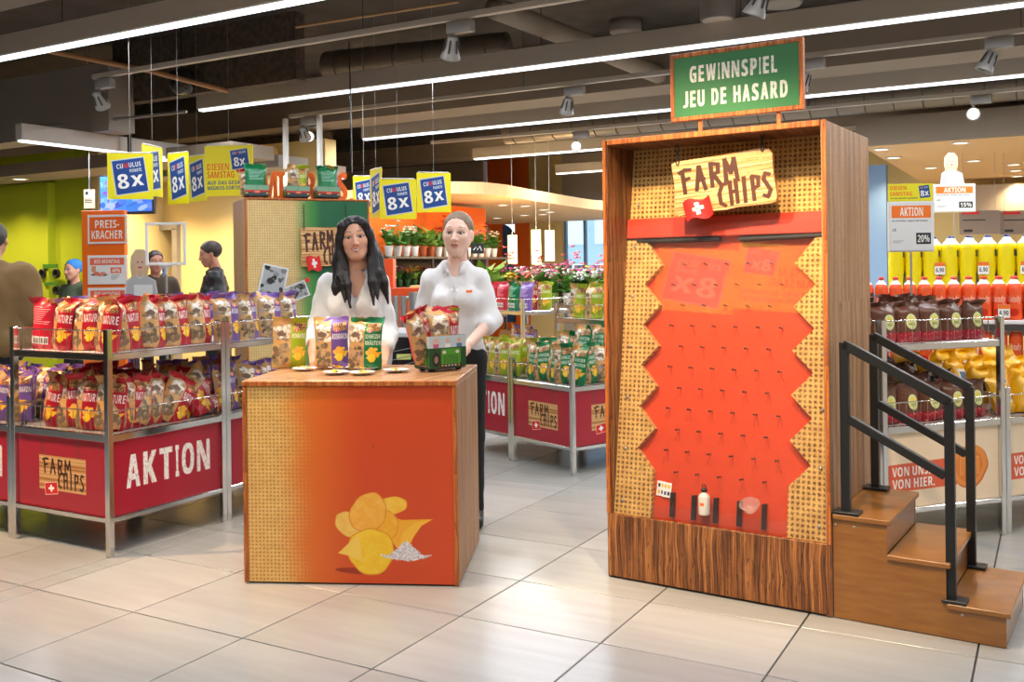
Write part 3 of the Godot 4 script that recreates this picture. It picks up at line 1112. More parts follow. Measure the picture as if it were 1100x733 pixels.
# ---------------------------------------------------------------- room
func build_room() -> void:
	M.tile = mat(rgb(182, 181, 178), 0.24)
	M.tile.albedo_texture = noise_tex(41, 0.006, rgb(240, 238, 235), rgb(255, 254, 252), 5)
	tri_tex(M.tile, Vector3(0.30, 1.0, 2.4))
	M.tile.metallic_specular = 0.5
	M.tile_b = M.tile.duplicate()
	M.tile_b.albedo_color = rgb(177, 176, 172)
	M.tile_c = M.tile.duplicate()
	M.tile_c.albedo_color = rgb(187, 186, 183)
	M.grout = mat(rgb(84, 78, 70), 0.9)
	M.floor_far = M.tile.duplicate()
	M.ceiling = mat(rgb(84, 76, 70), 0.9)
	M.ceiling.albedo_texture = noise_tex(42, 0.01, rgb(200, 196, 190), rgb(255, 250, 245), 5)
	tri_tex(M.ceiling, Vector3(0.4, 0.4, 0.4))
	M.bulk = mat(rgb(148, 140, 132), 0.8)
	M.beam = mat(rgb(140, 127, 113), 0.8)
	M.concrete = mat(rgb(104, 92, 80), 0.9)
	M.concrete.albedo_texture = noise_tex(43, 0.03, rgb(170, 165, 160), rgb(255, 250, 245), 5)
	tri_tex(M.concrete, Vector3(0.8, 0.8, 0.8))
	M.cream_wall = mat(rgb(238, 214, 150), 0.8)
	M.green_wall = mat(rgb(178, 196, 36), 0.75)
	M.orange_wall = mat(rgb(240, 108, 16), 0.7)
	M.plain_wall = mat(rgb(196, 184, 168), 0.85)
	M.warm_ceiling = mat(rgb(244, 204, 150), 0.7)
	M.warm_ceiling.albedo_texture = noise_tex(46, 0.02, rgb(236, 230, 222), rgb(255, 252, 248), 2)
	tri_tex(M.warm_ceiling, Vector3(0.2, 0.2, 6.0))
	M.blue_wall = mat(rgb(122, 156, 196), 0.7)
	M.door_dark = mat(rgb(46, 52, 50), 0.35)
	M.glass = mat(Color(0.86, 0.95, 1.0, 0.12), 0.03)
	M.glass.transparency = BaseMaterial3D.TRANSPARENCY_ALPHA

	# floor: a bed with separate tiles where they can be told apart, the same stone beyond
	var fl := structure(MB.new().box(Vector3(-6, -0.06, -8.5), Vector3(19, 0.1, 28)), "floor", M.grout, "pale stone tile floor")
	var xs := [-8.294, -7.676, -7.058, -6.44, -5.822, -5.204, -4.586, -4.10, -3.968, -3.35, -2.732, -2.114, -1.496, -0.878, -0.26, 0.358, 0.976]
	var zs := [-0.96, -1.55, -2.133, -2.716, -3.299, -3.80, -4.386, -4.97, -5.555, -6.14, -6.725, -7.31, -7.895, -8.48]
	var shapes := {}
	for i in xs.size() - 1:
		for j in zs.size() - 1:
			var sx: float = xs[i + 1] - xs[i] - 0.007
			var sz: float = zs[j] - zs[j + 1] - 0.007
			var key := "%.3f %.3f" % [sx, sz]
			if not shapes.has(key):
				shapes[key] = MB.new().cbox(Vector3.ZERO, Vector3(sx, 0.012, sz), 0.0012).mesh()
			var p := put(shapes[key], "tile", [M.tile, M.tile_b, M.tile_c][(i * 7 + j * 5 + (i * j) % 3) % 3], fl)
			p.position = Vector3((xs[i] + xs[i + 1]) / 2, -0.006, (zs[j] + zs[j + 1]) / 2)
	var bed := MB.new()
	bed.box(Vector3(-6, -0.006, -15.49), Vector3(19, 0.012, 14.02))
	bed.box(Vector3(-6, -0.006, 2.27), Vector3(19, 0.012, 6.46))
	bed.box(Vector3(-11.9, -0.006, -4.72), Vector3(7.2, 0.012, 7.52))
	bed.box(Vector3(2.24, -0.006, -4.72), Vector3(2.52, 0.012, 7.52))
	put(bed, "far_tiles", M.floor_far, fl).set_meta("kind", "stuff")

	structure(MB.new().box(Vector3(-6, 3.80, -8.5), Vector3(19, 0.2, 28)), "ceiling", M.ceiling, "dark raw concrete ceiling")
	structure(MB.new().box(Vector3(-15.4, 1.85, -8.5), Vector3(0.2, 3.8, 28)), "wall_left", M.plain_wall)
	structure(MB.new().box(Vector3(3.4, 1.85, -8.5), Vector3(0.2, 3.8, 28)), "wall_right", M.plain_wall)
	structure(MB.new().box(Vector3(-6, 1.85, 5.4), Vector3(19, 3.8, 0.2)), "wall_front", mat(rgb(120, 110, 100), 0.85))

	# far wall with the tall windows of the flower corner
	var wb := Node3D.new()
	wb.name = "wall_back"
	add_child(wb)
	tag(wb, "far wall of the shop", "", "", "structure")
	put(MB.new().box(Vector3(-12.9, 1.85, -17.6), Vector3(4.8, 3.8, 0.2)), "wall_panel", M.plain_wall, wb)
	put(MB.new().box(Vector3(-10.25, 1.85, -17.6), Vector3(0.3, 3.8, 0.2)), "orange_panel", M.orange_wall, wb)
	put(MB.new().box(Vector3(-9.58, 1.85, -17.6), Vector3(0.35, 3.8, 0.2)), "orange_panel", M.orange_wall, wb)
	put(MB.new().box(Vector3(-9.92, 3.05, -17.6), Vector3(0.36, 1.4, 0.2)), "orange_panel", M.orange_wall, wb)
	put(MB.new().box(Vector3(-9.03, 1.85, -17.6), Vector3(0.75, 3.8, 0.2)), "cream_panel", M.cream_wall, wb)
	put(MB.new().box(Vector3(-6.9, 3.25, -17.6), Vector3(3.5, 1.0, 0.2)), "lintel", M.plain_wall, wb)
	put(MB.new().box(Vector3(-6.9, 0.2, -17.6), Vector3(3.5, 0.4, 0.2)), "sill", M.plain_wall, wb)
	put(MB.new().box(Vector3(-0.9, 1.85, -17.6), Vector3(8.6, 3.8, 0.2)), "wall_panel", M.cream_wall, wb)
	var arch := PackedVector2Array()
	for i in 9:
		arch.append(Vector2(-10.1 + 0.36 * i / 8.0, 2.35 - 0.32 * pow(i / 8.0, 2.0)))
	arch.append(Vector2(-9.74, 0.3))
	arch.append(Vector2(-10.1, 0.3))
	put(MB.new().extrude(arch, -17.62, -17.60), "arched_pane", mat(rgb(60, 96, 150), 0.15), wb)
	put(MB.new().box(Vector3(-9.92, 0.15, -17.6), Vector3(0.36, 0.3, 0.2)), "orange_panel", M.orange_wall, wb)
	var win := Node3D.new()
	win.name = "window_1"
	add_child(win)
	tag(win, "tall daylight window wall behind the flowers", "", "", "structure")
	M.mullion = mat(rgb(120, 150, 176), 0.5)
	for i in 9:
		var x := -8.6 + i * 0.43
		put(MB.new().box(Vector3(x, 1.58, -17.55), Vector3(0.05, 2.36, 0.08)), "mullion", M.mullion, win)
		if i < 8:
			for k in 2:
				put(MB.new().box(Vector3(x + 0.215, 0.85 + k * 1.2, -17.56), Vector3(0.37, 1.12, 0.012)), "pane", M.glass, win)
	put(MB.new().box(Vector3(-6.9, 1.44, -17.55), Vector3(3.4, 0.06, 0.07)), "transom", M.mullion, win)
	put(MB.new().box(Vector3(-6.9, 0.43, -17.55), Vector3(3.4, 0.06, 0.07)), "transom", M.mullion, win)

	# the street seen through the panes
	var hs := base("facade", "pale office front across the street beyond the window", "building", Vector3(-9, 0, -27))
	put(MB.new().box(Vector3(0, 3, -0.3), Vector3(14, 6, 0.5)), "wall", mat(rgb(176, 200, 222), 0.7), hs)
	for i in 12:
		for k in 3:
			put(MB.new().box(Vector3(-6.2 + i * 1.1, 1.0 + k * 1.7, -0.02), Vector3(0.7, 1.1, 0.06)), "window", mat(rgb(236, 244, 250), 0.3), hs)

	# flower corner: orange side wall and the low cream canopy
	structure(MB.new().box(Vector3(-7.42, 1.15, -10.8), Vector3(0.2, 2.3, 2.9)), "wall_orange", M.orange_wall, "orange side wall behind the flower shelves")
	var can := PackedVector2Array()
	for q in [[484, 208], [520, 208.5], [545, 211], [575, 216], [605, 220.5], [633, 224.5]]:
		var p := G(q[0], q[1], 2.35)
		can.append(Vector2(p.x, -p.z))
	can.append(Vector2(-6.2, 17.4))
	can.append(Vector2(-11.5, 17.4))
	can.append(Vector2(-10.5, 10.6))
	var cm := MB.new()
	cm.xf = Transform3D(Basis(Vector3(1, 0, 0), Vector3(0, 0, -1), Vector3(0, 1, 0)), Vector3.ZERO)
	cm.extrude(can, 2.35, 2.50)
	structure(cm, "ceiling_canopy", M.warm_ceiling, "low cream canopy with small downlights over the flowers")
	downlights([[540, 220], [564, 221], [584, 225], [591, 227.5], [563, 231], [583, 230], [534, 234]], 2.35, 0.9)

	# market hall on the other side: low warm ceiling with downlights
	structure(MB.new().box(Vector3(0.7, 2.83, -14.4), Vector3(5.2, 0.16, 6.2)), "ceiling_warm", M.warm_ceiling, "low warm ceiling with downlights over the drinks aisle")
	structure(MB.new().box(Vector3(0.7, 2.86, -11.22), Vector3(5.2, 0.30, 0.10)), "trim_1", M.beam)
	downlights([[947, 160], [960, 169], [1032, 153], [1000, 180], [1046, 172.5], [1089, 176.5], [1091, 183], [1093, 189]], 2.75, 3.0)
	structure(MB.new().box(Vector3(-2.35, 1.35, -13.4), Vector3(0.9, 2.7, 0.2)), "wall_blue", M.blue_wall, "pale blue wall panel beside the drinks aisle")
	structure(MB.new().box(Vector3(0.9, 2.42, -17.2), Vector3(4.4, 0.45, 0.3)), "beam_1", M.plain_wall)

	# left: green recycling wall, cream wall with a dark doorway
	var gw := structure(MB.new().box(Vector3(-12.75, 1.5, -8.1), Vector3(4.4, 3.0, 0.2)), "wall_green", M.green_wall, "lime green recycling wall")
	put(MB.new().box(Vector3(-12.1, 1.3, -7.95), Vector3(1.7, 2.6, 0.12)), "wall_panel", M.green_wall, gw)
	recycling(gw)
	for x in [-13.4, -12.5, -11.7, -11.0]:
		downlight(Vector3(x, 2.59, -7.35), 3.2)
	for x in [-10.9, -10.0, -9.2, -8.4]:
		downlight(Vector3(x, 2.59, -8.35), 5.0)
	structure(MB.new().box(Vector3(-10.5, 1.5, -8.6), Vector3(0.2, 3.0, 1.2)), "wall_return", M.cream_wall)
	var cw := Node3D.new()
	cw.name = "wall_cream"
	add_child(cw)
	tag(cw, "cream wall with a dark doorway", "", "", "structure")
	put(MB.new().box(Vector3(-11.8, 1.5, -9.1), Vector3(0.9, 3.0, 0.2)), "wall_panel", M.cream_wall, cw)
	put(MB.new().box(Vector3(-8.85, 1.5, -9.1), Vector3(2.5, 3.0, 0.2)), "wall_panel", M.cream_wall, cw)
	put(MB.new().box(Vector3(-10.75, 2.5, -9.1), Vector3(1.3, 1.0, 0.2)), "wall_panel", M.cream_wall, cw)
	var dr := Node3D.new()
	dr.name = "door_1"
	add_child(dr)
	tag(dr, "dark lift doorway with a grey frame in the cream wall", "", "", "structure")
	put(MB.new().box(Vector3(-10.73, 1.0, -9.3), Vector3(1.3, 2.0, 0.1)), "door_leaf", M.door_dark, dr)
	for x in [-11.32, -10.12]:
		put(MB.new().box(Vector3(x, 1.0, -9.0), Vector3(0.09, 2.0, 0.14)), "door_frame", M.grey, dr)
	put(MB.new().box(Vector3(-10.72, 2.03, -9.0), Vector3(1.29, 0.09, 0.14)), "door_frame", M.grey, dr)
	put(MB.new().box(Vector3(-10.72, 1.0, -9.23), Vector3(0.02, 2.0, 0.03)), "door_gap", M.black, dr)

	# bulkheads and beams under the raw ceiling
	structure(MB.new().box(Vector3(-9.6, 3.12, -6.35), Vector3(3.4, 0.66, 0.3)), "beam_bulkhead", M.bulk, "pale grey boxed bulkhead")
	structure(MB.new().box(Vector3(-7.0, 3.4, -6.55), Vector3(2.4, 0.6, 0.12)), "beam_2", M.concrete)
	structure(MB.new().box(Vector3(-4.2, 3.28, -8.95), Vector3(14, 0.30, 0.5)), "beam_3", M.beam)
	structure(MB.new().box(Vector3(-6.0, 3.34, -13.4), Vector3(18, 0.26, 0.5)), "beam_4", M.beam)
	structure(MB.new().box(Vector3(-11.2, 2.66, -7.4), Vector3(8.0, 0.14, 0.6)), "beam_5", M.beam)
	structure(MB.new().box(Vector3(-9.4, 2.66, -8.45), Vector3(3.6, 0.14, 0.5)), "beam_6", M.bulk)
	structure(MB.new().box(Vector3(-11.6, 2.95, -9.6), Vector3(7.0, 0.5, 0.3)), "beam_7", M.concrete)
	structure(MB.new().box(Vector3(-4.6, 3.62, -3.6), Vector3(8.5, 0.16, 2.4)), "ceiling_panel", M.bulk, "smooth grey ceiling panel above the racks")


func downlights(px: Array, h: float, energy: float) -> void:
	for q in px:
		downlight(G(q[0], q[1], h), energy)


func downlight(at: Vector3, energy: float) -> void:
	var o := base("downlight", "small round downlight, glowing, set in a low warm ceiling" if at.x > -8.0 else "small round downlight, glowing, under a beam by the recycling wall", "downlight", at - Vector3(0, 0.006, 0), 0, "round ceiling downlights")
	put(MB.new().lathe([Vector2(0.001, -0.004), Vector2(0.07, -0.004), Vector2(0.07, 0.006), Vector2(0.001, 0.006)], Vector3.ZERO, 14), "lamp", M.lens_lit, o)
	put(MB.new().lathe([Vector2(0.072, -0.006), Vector2(0.095, -0.006), Vector2(0.10, 0.006), Vector2(0.072, 0.006)], Vector3.ZERO, 16), "trim_ring", M.white, o)
	var l := SpotLight3D.new()
	l.name = "beam"
	l.light_energy = energy
	l.light_color = rgb(255, 222, 170)
	l.spot_angle = 62
	l.light_size = 0.06
	l.spot_range = 20
	l.shadow_enabled = true
	l.position = Vector3(0, -0.03, 0)
	l.rotation.x = -PI / 2
	o.add_child(l)


func recycling(parent: Node3D) -> void:
	var green := mat(rgb(70, 130, 40), 0.6)
	for q in [[52, 286], [76, 286]]:
		var p := onz(q[0] + 2, q[1], -7.88)
		put(MB.new().box(p, Vector3(0.28, 0.05, 0.02)), "sign_strip", green, parent)
	put(MB.new().box(onz(55, 305, -7.88), Vector3(0.26, 0.04, 0.02)), "sign_strip", green, parent)
	put(MB.new().box(onz(85, 304, -7.88), Vector3(0.2, 0.04, 0.02)), "sign_strip", green, parent)
	for q in [[46, 294], [61, 294], [61, 312], [77, 303]]:
		var p := onz(q[0], q[1], -7.88)
		put(MB.new().lathe([Vector2(0.03, -0.01), Vector2(0.062, -0.01), Vector2(0.062, 0.02), Vector2(0.045, 0.02), Vector2(0.04, 0.0), Vector2(0.001, 0.0)], p, 16, Basis(Vector3.RIGHT, Vector3(0, 0, 1), Vector3(0, -1, 0))), "opening", M.black, parent)
	put(MB.new().box(onz(84, 312, -7.88), Vector3(0.13, 0.05, 0.02)), "slot", M.black, parent)


func onz(x: float, y: float, z: float) -> Vector3:
	var r := ray(x, y)
	return Vector3(0, EYE, 0) + r * (z / r.z)


func onx(x: float, y: float, wx: float) -> Vector3:
	var r := ray(x, y)
	return Vector3(0, EYE, 0) + r * (wx / r.x)


func build_ceiling_things() -> void:
	M.duct = mat(rgb(128, 118, 106), 0.42, 0.6)
	M.duct_dark = mat(rgb(110, 104, 98), 0.5, 0.4)
	# spiral ducts with standing seams
	duct([G(352, 72, 3.42), G(545, 52, 3.42)], 0.15, "spiral metal duct above the second strip light")
	duct([Vector3(-6.2, 3.2, -10.95), Vector3(2.7, 3.2, -10.95)], 0.17, "long spiral metal duct behind the third strip light")
	duct([P(530, 8, 7.2), P(612, 40, 8.0), P(735, 92, 9.6)], 0.085, "plain round pipe slanting under the ceiling")
	# round downlight cylinder
	var o := base("pendant_can", "wide cylindrical ceiling can lamp above the second strip light", "ceiling lamp", G(771, 22, 3.16))
	put(MB.new().lathe([Vector2(0.001, 0.0), Vector2(0.11, 0.0), Vector2(0.125, 0.004), Vector2(0.125, 0.55), Vector2(0.001, 0.55)], Vector3.ZERO, 20), "can", M.grey, o)
	put(MB.new().lathe([Vector2(0.001, -0.003), Vector2(0.108, -0.003), Vector2(0.108, 0.001), Vector2(0.001, 0.001)], Vector3.ZERO, 20), "diffuser", mat(rgb(210, 196, 184), 0.4), o)
	# ceiling outlets
	for q in [[840, 6, 0.17], [1020, 22, 0.20], [672, 36, 0.15], [890, 40, 0.16], [362, 105, 0.11], [440, 98, 0.1], [520, 83, 0.13]]:
		var at := G(q[0], q[1], 3.58)
		var d := base("air_outlet", "round grey air outlet under the dark ceiling", "air outlet", at, 0, "round air outlets")
		put(MB.new().lathe([Vector2(0.001, 0.0), Vector2(q[2] * 0.9, 0.0), Vector2(q[2], 0.02), Vector2(q[2], 0.13), Vector2(0.001, 0.13)], Vector3.ZERO, 18), "dish", M.bulk, d)
	# dark dome
	var dome := base("dome_mirror", "black half-dome camera housing under the ceiling", "camera dome", P(195, 88, 9.0))
	var pr := []
	for i in 9:
		var a := -PI / 2 + PI / 2 * i / 8.0
		pr.append(Vector2(maxf(0.001, 0.125 * cos(a)), 0.125 * sin(a)))
	put(MB.new().lathe(pr, Vector3.ZERO, 20), "dome", mat(rgb(30, 28, 26), 0.12), dome)
	put(MB.new().lathe([Vector2(0.126, -0.005), Vector2(0.13, 0.0), Vector2(0.12, 0.08), Vector2(0.03, 0.12), Vector2(0.001, 0.12)], Vector3.ZERO, 20), "cap", M.dark, dome)
	put(MB.new().tube([Vector3(0, 0.1, 0), Vector3(0, 0.72, 0)], 0.012, 8), "stem", M.dark, dome)
	for q in [[307, 160], [343.5, 160]]:
		var a := onz(q[0], q[1], -7.72)
		tag(put(MB.new().cbox(Vector3(a.x, 2.755, a.z), Vector3(0.045, 0.53, 0.045), 0.003), "ceiling_pole", M.white), "pale square pole hanging from a track behind the tall display, # from the screen", "pole", "poles behind the tall display")
	# thin pipes and conduits
	pipe([G(318, 29, 3.45), G(492, 2, 3.45)], 0.012, rgb(190, 150, 110), "thin copper coloured pipe under the grey ceiling panel")
	pipe([P(52, 55, 8.6), P(160, 76, 8.6), P(245, 98, 8.8)], 0.022, rgb(190, 140, 96), "copper coloured pipe slanting beside the bulkhead")
	pipe([G(42, 137, 2.9), G(200, 120, 2.9)], 0.016, rgb(140, 132, 122), "grey conduit under the bulkhead")
	pipe([P(375, 45, 9.0), P(377, 130, 8.0), P(378, 186, 7.55)], 0.006, rgb(46, 44, 42), "thin black cable hanging down over the tall green display")


func duct(path: Array, r: float, label: String) -> void:
	var o := base("ventilation_duct", label, "duct")
	put(MB.new().tube(path, r, 20), "pipe", M.duct if r > 0.1 else M.beam, o)
	if r > 0.1:
		var a: Vector3 = path[0]
		var b: Vector3 = path[-1]
		var n := int((b - a).length() / 0.28)
		for i in n:
			var p := a.lerp(b, (i + 0.5) / n)
			var f := (b - a).normalized()
			put(MB.new().tube([p - f * 0.006, p + f * 0.006], r + 0.007, 20), "seam", M.duct_dark, o)


func pipe(path: Array, r: float, c: Color, label: String) -> void:
	tag(put(MB.new().tube(path, r, 8), "ceiling_pipe", mat(c, 0.5)), label, "pipe")


# ---------------------------------------------------------------- bags
var bag_shapes := []


func make_bag_shapes() -> void:
	for k in 5:
		rng.seed = 500 + k
		var q := noise(600 + k, 9.0, 2)
		var mb := MB.new()
		var w := 0.19
		var h := 0.275
		for side: float in [1.0, -1.0]:
			var pts := []
			var uvs := []
			for j in 15:
				var v := j / 14.0
				var row := []
				var ru := []
				var seal := smoothstep(0.80, 0.93, v)
				var foot := 1.0 - smoothstep(0.0, 0.14, v)
				for i in 11:
					var u := i / 10.0
					var across := pow(maxf(0.0, 1.0 - pow(absf(2.0 * u - 1.0), 2.4)), 0.62)
					var deep := 0.047 * across * (1.0 - seal) * (1.0 - foot * 0.45) * (1.0 - 0.18 * v)
					var crease := q.get_noise_3d(u * 0.19 * 1.6, v * 0.275, side) * 0.020 * (0.35 + seal * 0.3 + foot * 0.2)
					var edge := 1.0 - 0.10 * (1.0 - absf(2.0 * v - 1.0)) - 0.06 * foot
					var x: float = (u - 0.5) * w * edge * side
					var bend := 0.03 * sin(u * PI * (1.0 + k % 3) + k) * seal * smoothstep(0.86, 1.0, v)
					var y := h * v + 0.012 * q.get_noise_2d(u * 0.3 + 4.0, k) * smoothstep(0.6, 1.0, v)
					row.append(Vector3(x, y, side * (deep + crease * across) + bend - 0.02 * seal * (k - 2) * 0.5))
					ru.append(Vector2(u * 0.655 + 0.004, 1.0 - v) if side > 0 else Vector2(0.675 + u * 0.32, 1.0 - v))
				pts.append(row)
				uvs.append(ru)
			mb.grid(pts, uvs)
		# closed underside
		mb.quad(Vector3(-0.08, 0.002, -0.024), Vector3(0.08, 0.002, -0.024), Vector3(0.08, 0.002, 0.024), Vector3(-0.08, 0.002, 0.024), Rect2(0.7, 0.9, 0.05, 0.05))
		bag_shapes.append(mb.mesh())


func bag(kind: String, at: Vector3, turn: float, lean: float, label: String, group: String, tilt := 0.0, size := 1.0, variant := -1) -> Node3D:
	var k := variant if variant >= 0 else rng.randi() % bag_shapes.size()
	var o := put(bag_shapes[k], "chip_bag", M["bag_" + kind])
	o.transform = Transform3D(Basis(Vector3.UP, turn) * Basis(Vector3.RIGHT, lean) * Basis(Vector3(0, 0, 1), tilt) * Basis().scaled(Vector3.ONE * size), at)
	return tag(o, label, "chip bag", group)


# ---------------------------------------------------------------- chrome display racks
func rack(called: String, label: String, at: Vector3, turn: float, w: float, d: float, tiers: int, front: Material, side: Material, left: Material = null) -> Node3D:
	var o := base(called, label, "display rack", at, turn)
	var top := 1.03 if tiers > 1 else 0.66
	for x in [0.0, w]:
		for z in [0.0, -d]:
			put(MB.new().cbox(Vector3(x, top / 2 + 0.05, z), Vector3(0.032, top + 0.10, 0.032), 0.003), "post", M.chrome, o)
	var lows := [0.18]
	for y in lows + ([0.585, 0.99] if tiers > 1 else [0.585]):
		for z in [0.0, -d]:
			put(MB.new().cbox(Vector3(w / 2, y, z), Vector3(w - 0.032, 0.036 if y > 0.3 else 0.026, 0.026), 0.003), "rail", M.chrome, o)
		for x in [0.0, w]:
			put(MB.new().cbox(Vector3(x, y, -d / 2), Vector3(0.026, 0.036 if y > 0.3 else 0.026, d - 0.032), 0.003), "rail", M.chrome, o)
	for y in ([0.59, 0.995] if tiers > 1 else [0.59]):
		put(MB.new().cbox(Vector3(w / 2, y, -d / 2), Vector3(w - 0.026, 0.02, d - 0.026), 0.002), "shelf", M.white if y > 0.7 else M.bulk, o)
		var b := MB.new()
		var yt: float = y + 0.125
		var y0: float = y + 0.011
		b.tube([Vector3(0.02, yt, -0.012), Vector3(w - 0.02, yt, -0.012), Vector3(w - 0.012, yt, -0.02), Vector3(w - 0.012, yt, -d + 0.02), Vector3(w - 0.02, yt, -d + 0.012), Vector3(0.02, yt, -d + 0.012), Vector3(0.012, yt, -d + 0.02), Vector3(0.012, yt, -0.02)], 0.0034, 6, true)
		var n := int(w / 0.042)
		for i in n:
			var x: float = 0.02 + (w - 0.04) * i / (n - 1)
			for z in [-0.012, -d + 0.012]:
				b.tube([Vector3(x, y0, z), Vector3(x, yt, z)], 0.0015, 4)
		n = int(d / 0.042)
		for i in n:
			var z: float = -0.02 - (d - 0.04) * i / (n - 1)
			for x in [0.012, w - 0.012]:
				b.tube([Vector3(x, y0, z), Vector3(x, yt, z)], 0.0015, 4)
		put(b, "wire_basket", M.chrome, o)
	put(MB.new().cbox(Vector3(w / 2, 0.188, -d / 2), Vector3(w - 0.026, 0.014, d - 0.026), 0.002), "base_board", M.dark, o)
	if front:
		put(MB.new().box(Vector3(w / 2, 0.38, -0.008), Vector3(w - 0.034, 0.372, 0.006)), "printed_panel", front, o)
	if side:
		put(MB.new().box(Vector3(w - 0.008, 0.38, -d / 2), Vector3(d - 0.034, 0.372, 0.006), Basis(Vector3(0, 0, -1), Vector3.UP, Vector3(1, 0, 0))), "printed_panel", side, o)
	if left:
		put(MB.new().box(Vector3(0.008, 0.38, -d / 2), Vector3(d - 0.034, 0.372, 0.006), Basis(Vector3(0, 0, 1), Vector3.UP, Vector3(-1, 0, 0))), "printed_panel", left, o)
	return o


# bags in rack coordinates: rows along the front (face 0) or along the far side face (face 1)
func stock(o: Node3D, list: Array) -> void:
	for q in list:
		# kind, x, y, z, turn (degrees), lean (degrees), label, group, [tilt]
		var p: Vector3 = o.transform * Vector3(q[1], q[2], q[3])
		bag(q[0], p, o.rotation.y + deg_to_rad(q[4]), deg_to_rad(q[5]), q[6], q[7], deg_to_rad(q[8]) if q.size() > 8 else 0.0)


func build_left_racks() -> void:
	var W := 0.75
	var at := Vector3(-4.852, 0, -3.196)
	var r0 := rack("display_rack", "two-tier chrome corner rack of red chip bags with a large AKTION panel", at, 0.0, W, W, 2, M.p_farm_panel, M.p_aktion)
	var r1 := rack("display_rack", "low chrome rack of purple chip bags joined to the corner rack", at + Vector3(-W - 0.034, 0, 0), 0.0, W, W, 1, M.p_aktion, null)
	var r2 := rack("display_rack", "two-tier chrome rack of purple chip bags behind the tasting counter", at + Vector3(0, 0, -W - 0.034), 0.0, W, W, 2, null, M.p_farm_panel)
	rng.seed = 1001
	var top := "red chip bag, # round the top basket of the corner rack from its turned bag"
	var low := "red chip bag, # round the lower basket of the corner rack from its purple end"
	var gt := "red chip bags in the top basket of the corner rack"
	var gl := "red chip bags in the lower basket of the corner rack"
	var list := []
	# top shelf: row along the front
	list.append(["red", 0.10, 1.006, -0.11, 186, 2, "red chip bag turned back to front in the corner rack's top basket", gt, 3])
	for i in 3:
		list.append(["red", 0.26 + i * 0.175, 1.006, -0.10 - 0.02 * (i % 2), [-12, 10, -6][i], -5 - 3 * (i % 2), top, gt, [-3, 4, -4][i]])
	# along the aisle side
	for i in 4:
		list.append(["red", 0.64, 1.006, -0.20 - i * 0.165, 90 + [-14, 6, -10, 4][i], -6, top, gt, [4, -6, 3, -2][i]])
	# behind
	for i in 9:
		list.append(["red" if i % 4 else "purple", 0.12 + (i % 3) * 0.18, 1.006, -0.26 - int(i / 3.0) * 0.17, rng.randf_range(-25, 70), -4, ("red" if i % 4 else "purple") + " chip bag in the middle of the corner rack's top basket", gt, rng.randf_range(-6, 6)])
	# lower basket, front row and the purple ones pressed in at its end
	for i in 2:
		list.append(["purple", 0.10 + i * 0.10, 0.601, -0.22 - i * 0.04, 8 + i * 18, -8, "purple chip bag among the red ones in the corner rack's lower basket", gl, 4 - i * 9])
	for i in 4:
		list.append(["red", 0.17 + i * 0.145, 0.601, -0.095 - 0.015 * (i % 2), [-20, 18, -4, 12][i], -6, low, gl, [-8, 5, 0, -4][i]])
	for i in 6:
		list.append(["red", 0.655 - 0.015 * (i % 2), 0.601, -0.13 - i * 0.075, 90 + [12, -10, 20, 8, -14, 6][i], -10, low, gl, [-14, -10, -22, -26, -34, -42][i]])
	list.append(["red", 0.64, 0.66, -0.60, 90, -58, "red chip bag lying on its back in the corner rack's lower basket", gl, -76])
	list.append(["red", 0.66, 0.70, -0.56, 96, -30, "red chip bag lying slanted across the corner rack's lower basket", gl, -62])
	for i in 9:
		list.append(["red", 0.13 + (i % 3) * 0.17, 0.601 + 0.03 * (i % 2), -0.28 - int(i / 3.0) * 0.17, rng.randf_range(-30, 80), rng.randf_range(-16, 0), "red chip bag piled in the middle of the corner rack's lower basket", gl, rng.randf_range(-14, 14)])
	stock(r0, list)
	list = []
	for i in 4:
		list.append(["purple", W - 0.09 - i * 0.18, 0.601, -0.11, [4, -14, 8, 0][i], -6, "purple chip bag in the low rack, # from the corner rack", "purple chip bags in the low rack", [4, -5, 3, 0][i]])
	for i in 8:
		list.append(["purple", W - 0.10 - (i % 4) * 0.18, 0.601, -0.28 - int(i / 4.0) * 0.18, rng.randf_range(-20, 20), -5, "purple chip bag in the low rack, # from the corner rack", "purple chip bags in the low rack", rng.randf_range(-6, 6)])
	stock(r1, list)
	list = []
	var gp := "purple chip bags in the rack behind the counter"
	for i in 4:
		list.append(["purple", 0.655, 1.006, -0.10 - i * 0.175, 90 + [-8, 8, -4, 10][i], -5, "purple chip bag, # from the corner rack in the top basket behind the counter", gp, [-2, 3, -4, 2][i]])
		list.append(["purple", 0.655, 0.601, -0.10 - i * 0.175, 90 + [6, -10, 4, -6][i], -6, "purple chip bag, # from the corner rack in the lower basket behind the counter", gp, [3, -5, 4, -2][i]])
	for i in 8:
		list.append(["purple", 0.15 + (i % 2) * 0.22, 1.006 if i < 4 else 0.601, -0.14 - (int(i / 2.0) % 2) * 0.30, rng.randf_range(40, 110), -4, "purple chip bag in the middle of the rack behind the counter", gp, rng.randf_range(-5, 5)])
	stock(r2, list)


